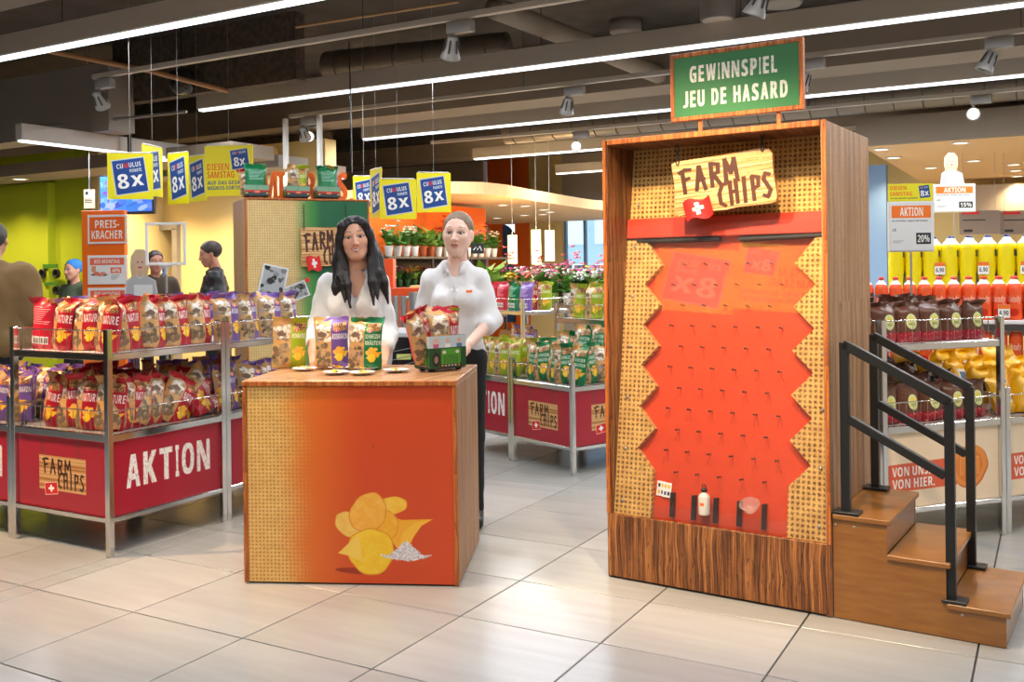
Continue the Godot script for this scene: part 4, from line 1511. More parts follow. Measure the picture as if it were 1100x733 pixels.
func build_mid_racks() -> void:
	var W := 0.67
	var turn := deg_to_rad(-24.2)
	var dir := Vector3(cos(turn), 0, -sin(turn))
	var at := Vector3(-3.46, 0, -6.154)
	var r0 := rack("display_rack", "low chrome corner rack of green chip bags with plank panels", at, turn, W, W, 1, M.p_farm_panel, M.p_farm_panel)
	var r1 := rack("display_rack", "low chrome rack of lime chip bags beside the black trousers", at - dir * (W + 0.034), turn, W, W, 1, M.p_aktion, null)
	var back := Basis(Vector3.UP, turn) * Vector3(0, 0, -1)
	var r2 := rack("display_rack", "two-tier chrome rack of lime chip bags behind the green ones", Vector3(-3.49, 0, -6.93), turn, W + 0.2, W, 2, null, null)
	var r3 := rack("display_rack", "two-tier chrome rack with pink and green bags before the flowers", P(561, 300, 9.0) * Vector3(1, 0, 1) - dir * (W + 0.15), turn, W + 0.15, W, 2, null, null)
	rng.seed = 1003
	var gg := "green chip bags in the low corner rack"
	var list := []
	for i in 5:
		list.append(["green", 0.09 + i * 0.125, 0.601, -0.10, [-16, 10, -8, 14, -4][i], -7, "green chip bag in the low corner rack's front row, # from the lime bags", gg, [-6, 8, -10, 6, -4][i]])
	for i in 4:
		list.append(["green", W - 0.09, 0.601, -0.22 - i * 0.13, 90 + [-8, 10, -6, 4][i], -7, "green chip bag on the low corner rack's aisle side, # from its front post", gg, [6, -6, 3, -5][i]])
	for i in 9:
		list.append(["green", 0.12 + (i % 3) * 0.17, 0.63 + 0.05 * (i % 3), -0.24 - int(i / 3.0) * 0.15, rng.randf_range(-40, 60), rng.randf_range(-30, -6), "green chip bag heaped in the middle of the low corner rack", gg, rng.randf_range(-20, 20)])
	stock(r0, list)
	list = []
	for i in 8:
		list.append(["lime", W - 0.09 - (i % 4) * 0.15, 0.601, -0.10 - int(i / 4.0) * 0.2, rng.randf_range(-16, 16), -7, "lime chip bag in the low rack, # from the green bags", "lime chip bags in the low rack", rng.randf_range(-8, 8)])
	stock(r1, list)
	list = []
	for i in 8:
		list.append(["lime", 0.12 + (i % 4) * 0.205, 1.006, -0.11 - int(i / 4.0) * 0.2, rng.randf_range(-12, 12), -6, "lime chip bag in the top basket behind the green bags, # from the flowers", "lime chip bags in the top basket behind the green ones", rng.randf_range(-5, 5)])
	for i in 3:
		list.append([["green", "red", "purple"][i], 0.14 + i * 0.2, 0.601, -0.2, rng.randf_range(-12, 12), -6, ["green", "red", "purple"][i] + " chip bag on the shelf under the lime bags", "mixed chip bags under the lime ones", rng.randf_range(-5, 5)])
	stock(r2, list)
	list = []
	var kinds := ["red", "red", "green", "purple"]
	for i in 4:
		list.append([kinds[i], 0.14 + i * 0.19, 1.006, -0.12, 180 + rng.randf_range(-12, 12), 4, ["red chip bag turned round before the flowers", "red chip bag turned round before the flowers", "green chip bag turned round before the flowers", "purple chip bag turned round before the flowers"][i], "chip bags turned round before the flowers", rng.randf_range(-3, 3)])
		list.append([["red", "lime", "red", "lime"][i], 0.14 + i * 0.19, 1.006, -0.34, rng.randf_range(-12, 12), -5, ["red", "lime", "red", "lime"][i] + " chip bag in the second row before the flowers", "chip bags before the flowers", 0])
	for i in 2:
		list.append(["purple", 0.5 + i * 0.2, 0.601, -0.13, rng.randf_range(-12, 12), -6, "purple chip bag on the lower shelf before the flowers", "purple bags before the flowers", rng.randf_range(-9, 9)])
	stock(r3, list)
	var bx := base("cardboard_box", "open brown cardboard box on the lower shelf before the flowers", "box", r3.transform * Vector3(0.30, 0.601, -0.34), turn)
	for s in [-1, 1]:
		put(MB.new().cbox(Vector3(s * 0.15, 0.1, 0), Vector3(0.006, 0.2, 0.24), 0.001), "wall", mat(rgb(170, 128, 84), 0.8), bx)
		put(MB.new().cbox(Vector3(0, 0.1, s * 0.12), Vector3(0.3, 0.2, 0.006), 0.001), "wall", mat(rgb(176, 134, 88), 0.8), bx)
	put(MB.new().cbox(Vector3(0, 0.004, 0), Vector3(0.3, 0.006, 0.24), 0.001), "bottom", mat(rgb(160, 120, 80), 0.8), bx)


# ---------------------------------------------------------------- chains and the hanging plank
func chain_shape(length: float, r := 0.010, wire := 0.0022) -> MB:
	var mb := MB.new()
	var n := int(ceil(length / (r * 3.0)))
	for i in n:
		var c := Vector3(0, -(i + 0.5) * length / n, 0)
		var ring := []
		for k in 10:
			var a := TAU * k / 10.0
			var u := Vector3(cos(a) * r * 0.7, sin(a) * length / n * 0.62, 0)
			ring.append(c + (u if i % 2 == 0 else Vector3(0, u.y, u.x)))
		mb.tube(ring, wire, 6, true)
	return mb


func plank(label: String, tr: Transform3D, w: float, h: float, chain: float) -> Node3D:
	var o := base("hanging_plank", label, "sign")
	o.transform = tr
	var pts := PackedVector2Array()
	for q in [[0, 0.02], [0.05, 0.0], [0.3, 0.015], [0.5, 0.0], [0.62, 0.02], [0.94, 0.005], [0.985, 0.03], [1.0, 0.12], [0.985, 0.5], [0.99, 0.86], [0.965, 0.96], [0.9, 1.0], [0.5, 0.985], [0.06, 1.0], [0.0, 0.97], [0.012, 0.6], [0.0, 0.3]]:
		pts.append(Vector2((q[0] - 0.5) * w, (q[1] - 0.5) * h))
	put(MB.new().extrude(pts, -0.011, 0.011), "board", M.p_plank, o)
	var fl := MB.new()
	var fr := []
	var fb := []
	var bw := w * 0.27
	var bh := h * 0.36
	for s in 2:
		var rows := []
		for j in 4:
			var row := []
			for i in 9:
				var u := i / 8.0
				var uu := u if s == 0 else 1.0 - u
				row.append(Vector3((uu - 0.5) * bw, (j / 3.0 - 0.5) * bh + bh * 0.12 * sin(uu * TAU), (0.004 if s == 0 else -0.004) + 0.006 * sin(uu * TAU)))
			rows.append(row)
		fl.grid(rows, [])
	var f := put(fl, "flag", M.flagred, o)
	f.position = Vector3(-w * 0.26, -h * 0.42, 0.022)
	f.rotation.z = 0.16
	var cr := MB.new()
	cr.cbox(Vector3(0, 0, 0.0), Vector3(bw * 0.16, bh * 0.64, 0.018), 0.002)
	cr.cbox(Vector3(0, 0, 0.0), Vector3(bw * 0.44, bh * 0.21, 0.018), 0.002)
	put(cr, "white_cross", M.paper, f)
	for s in [-1, 1]:
		var c := put(chain_shape(chain), "chain", M.black, o)
		c.position = Vector3(s * w * 0.42, h * 0.44 + chain, 0.014)
		c.rotation.z = -tr.basis.get_euler().z
	return o


# ---------------------------------------------------------------- the game cabinet
const LEAN := -0.1361


func build_cabinet() -> void:
	var at := Vector3(-1.783, 0, -4.029)
	var turn := deg_to_rad(-4.14)
	var o := base("game_cabinet", "tall wooden game cabinet with a red zigzag pegboard, burlap sides and a green sign", "game cabinet", at, turn)
	var D := 0.685
	put(MB.new().cbox(Vector3(0.9885, 0.99, -D / 2), Vector3(0.023, 1.975, D), 0.002), "side_panel", M.wood_side, o)
	put(MB.new().cbox(Vector3(0.0115, 0.99, -D / 2), Vector3(0.023, 1.975, D), 0.002), "side_panel", M.wood, o)
	put(MB.new().cbox(Vector3(0.5, 0.99, -D + 0.01), Vector3(0.954, 1.975, 0.02), 0.002), "back_panel", M.wood_side, o)
	put(MB.new().cbox(Vector3(0.5, 1.967, -D / 2), Vector3(0.954, 0.022, D), 0.002), "top_panel", M.wood, o)
	put(MB.new().cbox(Vector3(0.5, 0.150, -0.006), Vector3(0.998, 0.28, 0.022), 0.002), "lower_board", M.wood_warm, o)
	put(MB.new().cbox(Vector3(0.008, 1.135, 0.003), Vector3(0.016, 1.69, 0.012), 0.002), "edge_strip", M.wood_edge, o)
	put(MB.new().cbox(Vector3(0.992, 1.135, 0.003), Vector3(0.016, 1.69, 0.012), 0.002), "edge_strip", M.wood_edge, o)
	put(MB.new().cbox(Vector3(0.5, 1.968, 0.003), Vector3(0.950, 0.024, 0.012), 0.002), "edge_strip", M.wood_edge, o)
	put(MB.new().box(Vector3(0.5, 0.005, -D / 2), Vector3(0.96, 0.01, D - 0.03)), "foot", M.black, o)
	# leaning game board: local x across, y up the slope
	var tilt := Transform3D(Basis(Vector3.RIGHT, LEAN), Vector3(0, 0.29, -0.018))
	var add := func(mb: MB, called: String, m: Material) -> MeshInstance3D:
		var p := put(mb, called, m, o)
		p.transform = tilt
		return p
	add.call(MB.new().box(Vector3(0.5, 0.66, -0.040), Vector3(0.95, 1.36, 0.012)), "game_board", M.red_board)
	var k := 1.0093
	var ys := [1.527, 1.411, 1.322, 1.229, 1.138, 1.046, 0.957, 0.863, 0.772, 0.678, 0.586, 0.494, 0.29]
	var lp := PackedVector2Array([Vector2(0.024, 0.0)])
	var rp := PackedVector2Array([Vector2(0.976, 0.0)])
	for i in range(ys.size() - 1, -1, -1):
		var s: float = (ys[i] - 0.29) * k
		var wide: bool = i % 2 == 1 or i == 12
		lp.append(Vector2(0.205 if wide else 0.122, s))
		rp.append(Vector2(0.815 if wide else 0.905, s))
	lp.append(Vector2(0.024, 1.25))
	rp.append(Vector2(0.976, 1.25))
	add.call(MB.new().extrude(lp, -0.032, 0.0), "burlap_panel", M.burlap)
	add.call(MB.new().extrude(rp, -0.032, 0.0), "burlap_panel", M.burlap)
	add.call(MB.new().box(Vector3(0.5, 1.51, -0.03), Vector3(0.952, 0.36, 0.02)), "burlap_panel", M.burlap)
	add.call(MB.new().cbox(Vector3(0.5, 1.304, -0.012), Vector3(0.952, 0.092, 0.045), 0.003), "red_beam", M.red_beam)
	add.call(MB.new().cbox(Vector3(0.275, 1.246, -0.014), Vector3(0.40, 0.014, 0.045), 0.002, Basis(Vector3(0, 0, 1), 0.0)), "ledge", M.black)
	add.call(MB.new().cbox(Vector3(0.765, 1.246, -0.014), Vector3(0.40, 0.014, 0.045), 0.002, Basis(Vector3(0, 0, 1), 0.02)), "ledge", M.black)
	var nail := MB.new().lathe([Vector2(0.001, -0.034), Vector2(0.0028, -0.034), Vector2(0.0028, 0.0), Vector2(0.005, 0.0), Vector2(0.005, 0.003), Vector2(0.001, 0.0035)], Vector3.ZERO, 8, Basis(Vector3.RIGHT, Vector3(0, 0, 1), Vector3(0, -1, 0))).mesh()
	for r in 11:
		var n := 5 if r % 2 == 0 else 6
		for i in n:
			var p := put(nail, "peg", M.dark_peg, o)
			p.transform = tilt * Transform3D(Basis(), Vector3((0.31 if n == 5 else 0.26) + i * 0.1, 1.135 - r * 0.0925, 0.0))
	for i in 5:
		add.call(MB.new().cbox(Vector3([0.30, 0.40, 0.50, 0.605, 0.712][i], 0.068, -0.018), Vector3(0.014, 0.105, 0.036), 0.002), "divider", M.black)
	var bolt := MB.new().lathe([Vector2(0.001, 0.0), Vector2(0.008, 0.0), Vector2(0.008, 0.003), Vector2(0.005, 0.007), Vector2(0.001, 0.008)], Vector3.ZERO, 10, Basis(Vector3.RIGHT, Vector3(0, 0, 1), Vector3(0, -1, 0))).mesh()
	for i in 6:
		for x in [0.065, 0.945]:
			var p := put(bolt, "bolt", M.steel, o)
			p.transform = tilt * Transform3D(Basis(), Vector3(x, 0.06 + i * 0.232, 0.0))
	for x in [0.065, 0.945]:
		var p := put(bolt, "bolt", M.steel, o)
		p.transform = tilt * Transform3D(Basis(), Vector3(x, 1.42, -0.02))
	add.call(MB.new().cbox(Vector3(0.5, 0.66, 0.0145), Vector3(0.948, 1.31, 0.004), 0.001), "acrylic_pane", M.pane)
	add.call(MB.new().cbox(Vector3(0.51, 0.035, 0.004), Vector3(0.61, 0.05, 0.004), 0.001), "acrylic_lip", M.pane)

	# sign on two posts
	for x in [0.468, 0.808]:
		put(MB.new().cbox(Vector3(x, 2.01, -0.01), Vector3(0.016, 0.07, 0.016), 0.002), "sign_post", M.wood_edge, o)
	var sg := put(MB.new().box(Vector3(0.628, 2.174, 0.0), Vector3(0.545, 0.262, 0.016)), "sign_board", M.p_lottery, o)
	for y in [2.038, 2.310]:
		put(MB.new().cbox(Vector3(0.628, y, 0.0), Vector3(0.576, 0.018, 0.024), 0.002), "sign_frame", M.wood_edge, sg)
	for x in [0.349, 0.907]:
		put(MB.new().cbox(Vector3(x, 2.174, 0.0), Vector3(0.018, 0.256, 0.024), 0.002), "sign_frame", M.wood_edge, sg)

	# plank hung inside the top
	var c0 := face_pt(o, 722.4, 175, -0.10)
	var c1 := face_pt(o, 830, 157, -0.10)
	var c2 := face_pt(o, 837, 218.6, -0.10)
	var c3 := face_pt(o, 727, 231.7, -0.10)
	var mid := (c0 + c1 + c2 + c3) / 4.0
	var ang := atan2((c1 - c0).y, (c1 - c0).x)
	var w := ((c1 - c0).length() + (c2 - c3).length()) / 2.0
	var h := ((c3 - c0).length() + (c2 - c1).length()) / 2.0
	plank("wooden plank sign with a red flag hanging inside the game cabinet", o.transform * Transform3D(Basis(Vector3(0, 0, 1), ang), mid), w, h, 1.955 - mid.y - h * 0.44)

	# prizes
	var place := func(x: float, s: float, z: float) -> Vector3:
		return o.transform * (tilt * Vector3(x, s, z))
	var bs := Basis(Vector3.UP, turn) * Basis(Vector3.RIGHT, LEAN)
	for i in 2:
		var cd := base("playing_card", ["playing card with yellow and black marks behind the other", "playing card with yellow and blue suit marks in front"][i], "playing card")
		cd.transform = Transform3D(bs * Basis(Vector3(0, 0, 1), -0.05), place.call(0.235 + i * 0.032, 0.13 - i * 0.003, -0.030 + i * 0.004))
		put(MB.new().cbox(Vector3.ZERO, Vector3(0.04, 0.065, 0.002), 0.0005), "card", M.paper, cd)
		for j in 4:
			put(MB.new().box(Vector3((j % 2 - 0.5) * 0.016, (int(j / 2.0) - 0.5) * 0.03, 0.0014), Vector3(0.01, 0.016, 0.0006)), "suit_mark", [M.suit_a, M.suit_b, M.black, M.suit_a][(j + i) % 4], cd)
	var bt := base("water_bottle", "white metal drinking bottle with a black cap, a prize at the foot of the board", "bottle")
	bt.transform = Transform3D(Basis(Vector3.UP, turn), place.call(0.452, 0.045, -0.010) )
	put(MB.new().lathe([Vector2(0.001, 0.0), Vector2(0.024, 0.0), Vector2(0.026, 0.004), Vector2(0.026, 0.074), Vector2(0.022, 0.086), Vector2(0.012, 0.092), Vector2(0.012, 0.098), Vector2(0.001, 0.098)], Vector3.ZERO, 18), "body", mat(rgb(222, 214, 202), 0.35), bt)
	put(MB.new().lathe([Vector2(0.001, 0.098), Vector2(0.013, 0.098), Vector2(0.013, 0.112), Vector2(0.001, 0.113)], Vector3.ZERO, 14), "cap", M.black, bt)
	var ring := []
	for i in 12:
		ring.append(Vector3(cos(TAU * i / 12) * 0.008, 0.120 + sin(TAU * i / 12) * 0.008, 0))
	put(MB.new().tube(ring, 0.0022, 6, true), "loop", M.black, bt)
	put(MB.new().box(Vector3(0, 0.048, 0.0262), Vector3(0.018, 0.012, 0.001)), "badge", M.orange, bt)
	var bw := base("bowl", "small clear plastic bowl, a prize at the foot of the board", "bowl")
	bw.transform = Transform3D(Basis(Vector3.UP, turn) * Basis(Vector3.RIGHT, 0.5), place.call(0.66, 0.085, -0.004))
	var clear := mat(Color(0.92, 0.88, 0.85, 0.14), 0.05)
	clear.transparency = BaseMaterial3D.TRANSPARENCY_ALPHA
	put(MB.new().lathe([Vector2(0.001, 0.0), Vector2(0.018, 0.0), Vector2(0.034, 0.016), Vector2(0.042, 0.038), Vector2(0.045, 0.040), Vector2(0.040, 0.036), Vector2(0.030, 0.016), Vector2(0.016, 0.004), Vector2(0.001, 0.004)], Vector3.ZERO, 20), "shell", clear, bw)

	build_steps(at, turn)


func face_pt(o: Node3D, x: float, y: float, z: float) -> Vector3:    # local point on the plane z of a thing
	var inv := o.transform.affine_inverse()
	var e := inv * Vector3(0, EYE, 0)
	var d := inv.basis * ray(x, y)
	return e + d * ((z - e.z) / d.z)


func build_steps(at: Vector3, turn: float) -> void:
	var o := base("step_stool", "brown wooden three-step stool with black square handrails beside the game cabinet", "steps", at, turn)
	var prof := PackedVector2Array([Vector2(1.004, 0.004), Vector2(1.618, 0.004), Vector2(1.618, 0.113), Vector2(1.418, 0.113), Vector2(1.418, 0.262), Vector2(1.208, 0.262), Vector2(1.208, 0.394), Vector2(1.004, 0.394)])
	for z in [-0.016, -0.545]:
		put(MB.new().extrude(prof, z - 0.009, z + 0.009), "side_panel", M.step, o)
	var tr := [[1.004, 1.222, 0.394], [1.209, 1.434, 0.262], [1.418, 1.634, 0.113]]
	for q in tr:
		put(MB.new().cbox(Vector3((q[0] + q[1]) / 2, q[2] + 0.0105, -0.278), Vector3(q[1] - q[0], 0.02, 0.562), 0.003), "tread", M.step, o)
	for q in [[1.199, 0.262 + 0.02, 0.394], [1.409, 0.113 + 0.02, 0.262], [1.609, 0.006, 0.113]]:
		put(MB.new().box(Vector3(q[0], (q[1] + q[2]) / 2, -0.28), Vector3(0.016, q[2] - q[1], 0.51)), "riser", M.step, o)
	var screw := MB.new().lathe([Vector2(0.001, 0.0), Vector2(0.0055, 0.0), Vector2(0.0045, 0.002), Vector2(0.001, 0.003)], Vector3.ZERO, 10, Basis(Vector3.RIGHT, Vector3(0, 0, 1), Vector3(0, -1, 0))).mesh()
	for q in [[1.014, 0.372], [1.086, 0.372], [1.472, 0.098]]:
		put(screw, "screw", M.steel, o).position = Vector3(q[0], q[1], -0.0065)
	for z in [-0.035, -0.525]:
		var r := Node3D.new()
		r.name = "handrail"
		o.add_child(r, true)
		r.position.z = z
		var up := Vector3(0, 0, 1)
		put(MB.new().bar(Vector3(1.05, 0.42, 0), Vector3(1.05, 1.095, 0), 0.034, 0.034, up), "rail_post", M.rail, r)
		put(MB.new().bar(Vector3(1.432, 0.14, 0), Vector3(1.432, 0.885, 0), 0.034, 0.034, up), "rail_post", M.rail, r)
		put(MB.new().bar(Vector3(1.046, 1.088, 0), Vector3(1.436, 0.880, 0), 0.034, 0.036, up), "rail_bar", M.rail, r)
		put(MB.new().bar(Vector3(1.066, 0.790, 0), Vector3(1.416, 0.603, 0), 0.034, 0.032, up), "rail_bar", M.rail, r)
		put(MB.new().cbox(Vector3(1.055, 0.421, 0), Vector3(0.10, 0.012, 0.075), 0.002), "base_plate", M.rail, r)
		put(MB.new().cbox(Vector3(1.445, 0.140, 0), Vector3(0.085, 0.012, 0.075), 0.002), "base_plate", M.rail, r)


# ---------------------------------------------------------------- the tasting counter
func build_counter() -> void:
	var turn := deg_to_rad(23.96)
	var o := base("tasting_counter", "waist-high tasting counter with an orange front printed with chips and burlap", "counter", Vector3(-3.202, 0, -3.201), turn)
	var w := 0.977
	var d := 0.70
	var h := 0.915
	put(MB.new().cbox(Vector3(w / 2, h - 0.012, -d / 2), Vector3(w, 0.024, d), 0.003), "counter_top", M.wood_top, o)
	put(MB.new().cbox(Vector3(w - 0.010, (h - 0.024) / 2 + 0.006, -d / 2), Vector3(0.020, h - 0.036, d - 0.004), 0.002), "side_panel", M.wood_side, o)
	put(MB.new().cbox(Vector3(0.010, (h - 0.024) / 2 + 0.006, -d / 2), Vector3(0.020, h - 0.036, d - 0.004), 0.002), "side_panel", M.wood_side, o)
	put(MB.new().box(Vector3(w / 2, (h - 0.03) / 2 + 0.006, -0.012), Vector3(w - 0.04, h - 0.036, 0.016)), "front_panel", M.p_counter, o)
	put(MB.new().box(Vector3(w / 2, (h - 0.03) / 2 + 0.006, -d + 0.012), Vector3(w - 0.04, h - 0.036, 0.016)), "back_panel", M.wood_side, o)
	put(MB.new().cbox(Vector3(0.009, h / 2 - 0.01, 0.0), Vector3(0.018, h - 0.034, 0.012), 0.002), "edge_strip", M.wood_edge, o)
	put(MB.new().cbox(Vector3(w - 0.010, h / 2 - 0.01, 0.0), Vector3(0.020, h - 0.034, 0.012), 0.002), "edge_strip", M.wood_edge, o)
	put(MB.new().cbox(Vector3(w / 2, h - 0.014, 0.002), Vector3(w, 0.022, 0.012), 0.002), "edge_strip", M.wood_edge, o)
	put(MB.new().box(Vector3(w / 2, 0.004, -d / 2), Vector3(w - 0.03, 0.008, d - 0.03)), "foot", M.black, o)

	# bags standing on the counter
	var face := deg_to_rad(29.33)
	for q in [["lime", 310, 397, 0.30, -0.05, "lime chip bag standing on the counter", 0], ["purple", 357, 398, 0.05, 0.02, "purple rosemary chip bag standing on the counter", 3], ["green", 392, 399, -0.10, -0.02, "green herb chip bag standing on the counter", 4]]:
		bag(q[0], G(q[1], q[2] - 1.5, h) + Vector3(0, 0.002, 0), face + q[3], -0.04, q[5], "chip bags on the counter", q[4], 0.93, q[6])

	# paper plates with crisps
	rng.seed = 88
	var plate := MB.new().lathe([Vector2(0.001, 0.003), Vector2(0.034, 0.003), Vector2(0.046, 0.009), Vector2(0.060, 0.014), Vector2(0.060, 0.0155), Vector2(0.045, 0.0115), Vector2(0.034, 0.005), Vector2(0.001, 0.005)], Vector3.ZERO, 24).mesh()
	var crisp := crisp_shape()
	for q in [[327, 398.5], [365, 397.3], [361, 402.5], [393.5, 397.8], [389, 402.8], [425.5, 400.2]]:
		var at := G(q[0], q[1], h)
		var p := base("paper_plate", "small white paper plate with chip samples on the counter", "plate", at, 0, "paper plates of samples")
		put(plate, "dish", M.paper, p)
		for i in 4:
			var c := put(crisp, "crisp", M.crisp, p)
			c.transform = Transform3D(Basis(Vector3.UP, rng.randf() * TAU) * Basis(Vector3.RIGHT, rng.randf_range(-0.4, 0.4)), Vector3(rng.randf_range(-0.02, 0.02), 0.009 + i * 0.003, rng.randf_range(-0.02, 0.02)))

	# truck tray holding the nature bags
	var a := G(461, 401, h)
	var b := G(501, 397.3, h)
	var tt := truck_tray("printed cardboard truck tray with a green tractor on the counter", (a + b) / 2.0 + Vector3(0, 0.001, 0), turn_to(b - a), (b - a).length(), 0.165, 0.13, M.p_truck)
	bag("red", tt.transform * Vector3(0.015, 0.012, -0.055), tt.rotation.y + 0.05, -0.06, "red nature chip bag in the tractor tray on the counter", "chip bags in the tractor tray", -0.03, 1.08, 3)
	bag("lime", tt.transform * Vector3(0.02, 0.012, -0.105), tt.rotation.y - 0.15, -0.1, "lime chip bag at the back of the tractor tray", "chip bags in the tractor tray", -0.05, 1.05, 1)
	bag("red", tt.transform * Vector3(-0.075, 0.06, -0.075), tt.rotation.y + 0.35, -0.05, "red chip bag leaning over the end of the tractor tray", "chip bags in the tractor tray", 0.32, 0.9, 2)


func crisp_shape() -> Mesh:
	var mb := MB.new()
	var pts := []
	for j in 5:
		var row := []
		for i in 13:
			var a := TAU * i / 12.0
			var r := 0.016 * j / 4.0 * (1.0 + 0.12 * sin(a * 2.0 + 1.0))
			row.append(Vector3(cos(a) * r, 0.25 * r * r / 0.016 * cos(a * 2.0) + 0.002, -sin(a) * r))
		pts.append(row)
	pts.reverse()
	mb.grid(pts, [], true)
	return mb.mesh()


func truck_tray(label: String, at: Vector3, turn: float, w: float, h: float, d: float, print_: Material) -> Node3D:
	var o := base("cardboard_tray", label, "tray", at, turn)
	var t := 0.004
	put(MB.new().box(Vector3(0, h / 2 + 0.012, -t / 2), Vector3(w, h - 0.012, t)), "front_wall", print_, o)
	put(MB.new().box(Vector3(0, h / 2 + 0.012, -d + t / 2), Vector3(w, h - 0.012, t)), "back_wall", M.p_truck, o)
	for s in [-1.0, 1.0]:
		put(MB.new().box(Vector3(s * (w / 2 - t / 2), h / 2 + 0.012, -d / 2), Vector3(d - 2 * t, h - 0.012, t), Basis(Vector3(0, 0, -s), Vector3.UP, Vector3(s, 0, 0))), "side_wall", M.p_truck, o)
	put(MB.new().box(Vector3(0, 0.014, -d / 2), Vector3(w - 2 * t, t, d - 2 * t)), "floor_sheet", M.dark, o)
	for x in [-1, 1]:
		for z in [-0.2, -0.8]:
			put(MB.new().lathe([Vector2(0.001, -0.01), Vector2(0.017, -0.01), Vector2(0.017, 0.01), Vector2(0.001, 0.01)], Vector3(x * w * 0.36, 0.017, z * d), 14, Basis(Vector3(0, -1, 0), Vector3(1, 0, 0), Vector3(0, 0, 1))), "wheel", M.black, o)
	return o


# ---------------------------------------------------------------- the tall green display
func build_tall_display() -> void:
	var at := Vector3(-5.409, 0, -5.459)
	var turn := turn_to(Vector3(0.572, 0, -0.805))
	var o := base("tall_display", "tall display box printed with burlap running into green", "display", at, turn)
	var w := 0.987
	var d := 0.57
	var h := 1.98
	put(MB.new().cbox(Vector3(w / 2, h / 2, -d / 2), Vector3(w - 0.006, h, d - 0.012), 0.003), "body", M.wood_side, o)
	put(MB.new().box(Vector3(w / 2, h / 2 - 0.003, -0.003), Vector3(w - 0.032, h - 0.03, 0.008)), "printed_front", M.p_tall, o)
	put(MB.new().cbox(Vector3(0.008, h / 2, 0), Vector3(0.016, h, 0.012), 0.002), "edge_strip", M.wood_edge, o)
	put(MB.new().cbox(Vector3(w - 0.008, h / 2, 0), Vector3(0.016, h, 0.012), 0.002), "edge_strip", M.wood_edge, o)
	put(MB.new().cbox(Vector3(w / 2, h - 0.006, 0), Vector3(w - 0.032, 0.014, 0.012), 0.002), "edge_strip", M.wood_edge, o)
	var pm := face_pt(o, 350, 265, 0.03)
	plank("wooden plank sign with a red flag hanging on the tall green display", o.transform * Transform3D(Basis(Vector3(0, 0, 1), 0.02), pm), 0.40, 0.31, 1.93 - pm.y - 0.136)
	var q := face_pt(o, 293, 304, 0.004)
	var p0 := put(MB.new().box(Vector3.ZERO, Vector3(0.20, 0.27, 0.004)), "photograph", M.p_photo0, o)
	p0.transform = Transform3D(Basis(Vector3(0, 0, 1), -0.22), q)
	q = face_pt(o, 318.5, 313.5, 0.004)
	var p1 := put(MB.new().box(Vector3.ZERO, Vector3(0.185, 0.13, 0.004)), "photograph", M.p_photo1, o)
	p1.transform = Transform3D(Basis(Vector3(0, 0, 1), 0.36), q)
	q = face_pt(o, 319.5, 312.5, 0.02)
	var bx := put(MB.new().cbox(q, Vector3(0.21, 0.215, 0.036), 0.003), "clear_holder", M.pane, o)
	put(MB.new().lathe([Vector2(0.001, 0), Vector2(0.018, 0), Vector2(0.018, 0.003), Vector2(0.001, 0.003)], face_pt(o, 330, 301, 0.04), 16, Basis(Vector3.RIGHT, Vector3(0, 0, 1), Vector3(0, -1, 0))), "red_dot", M.flagred, bx)

	# orange letters and truck trays along the top
	var xs := [0.225, 0.326, 0.425, 0.55, 0.685, 0.825]
	for i in 6:
		var tm := TextMesh.new()
		tm.text = "MIGROS"[i]
		tm.font = bold
		tm.font_size = 64
		tm.pixel_size = 0.0046
		tm.depth = 0.05
		var l := put(tm, "block_letter", M.orange)
		tag(l, "orange block letter %s standing on the tall green display" % "MIGROS"[i], "letter", "orange block letters")
		var bb := tm.get_aabb()
		l.transform = o.transform * Transform3D(Basis().scaled(Vector3(0.58, 1.06, 1.0)), Vector3(xs[i], 1.982 - bb.position.y * 1.06, -0.21))
	var kinds := ["green", "lime", "green"]
	for i in 3:
		var x: float = [0.10, 0.42, 0.665][i]
		var t := truck_tray("truck tray with %s on the tall display" % ["green and dark red bags", "a lime bag", "green and purple bags"][i], o.transform * Vector3(x, 1.982, -0.03), turn, 0.185, 0.095, 0.13, M.p_tray)
		bag(kinds[i], t.transform * Vector3(0, 0.018, -0.045), turn + PI * (1 if i != 1 else 0) + 0.1, 0.02, "%s chip bag in the %s truck tray on the tall display" % [kinds[i], ["first", "middle", "third"][i]], "chip bags along the top of the tall display", 0.0, 0.92, i)
		bag(["red", "purple", "purple"][i], t.transform * Vector3(-0.05 if i == 0 else 0.04, 0.018, -0.09), turn + 0.5, -0.02, "%s chip bag behind the other in the %s truck tray" % [["red", "purple", "purple"][i], ["first", "middle", "third"][i]], "chip bags along the top of the tall display", 0.12 if i == 0 else -0.05, 0.78, (i + 2) % 5)


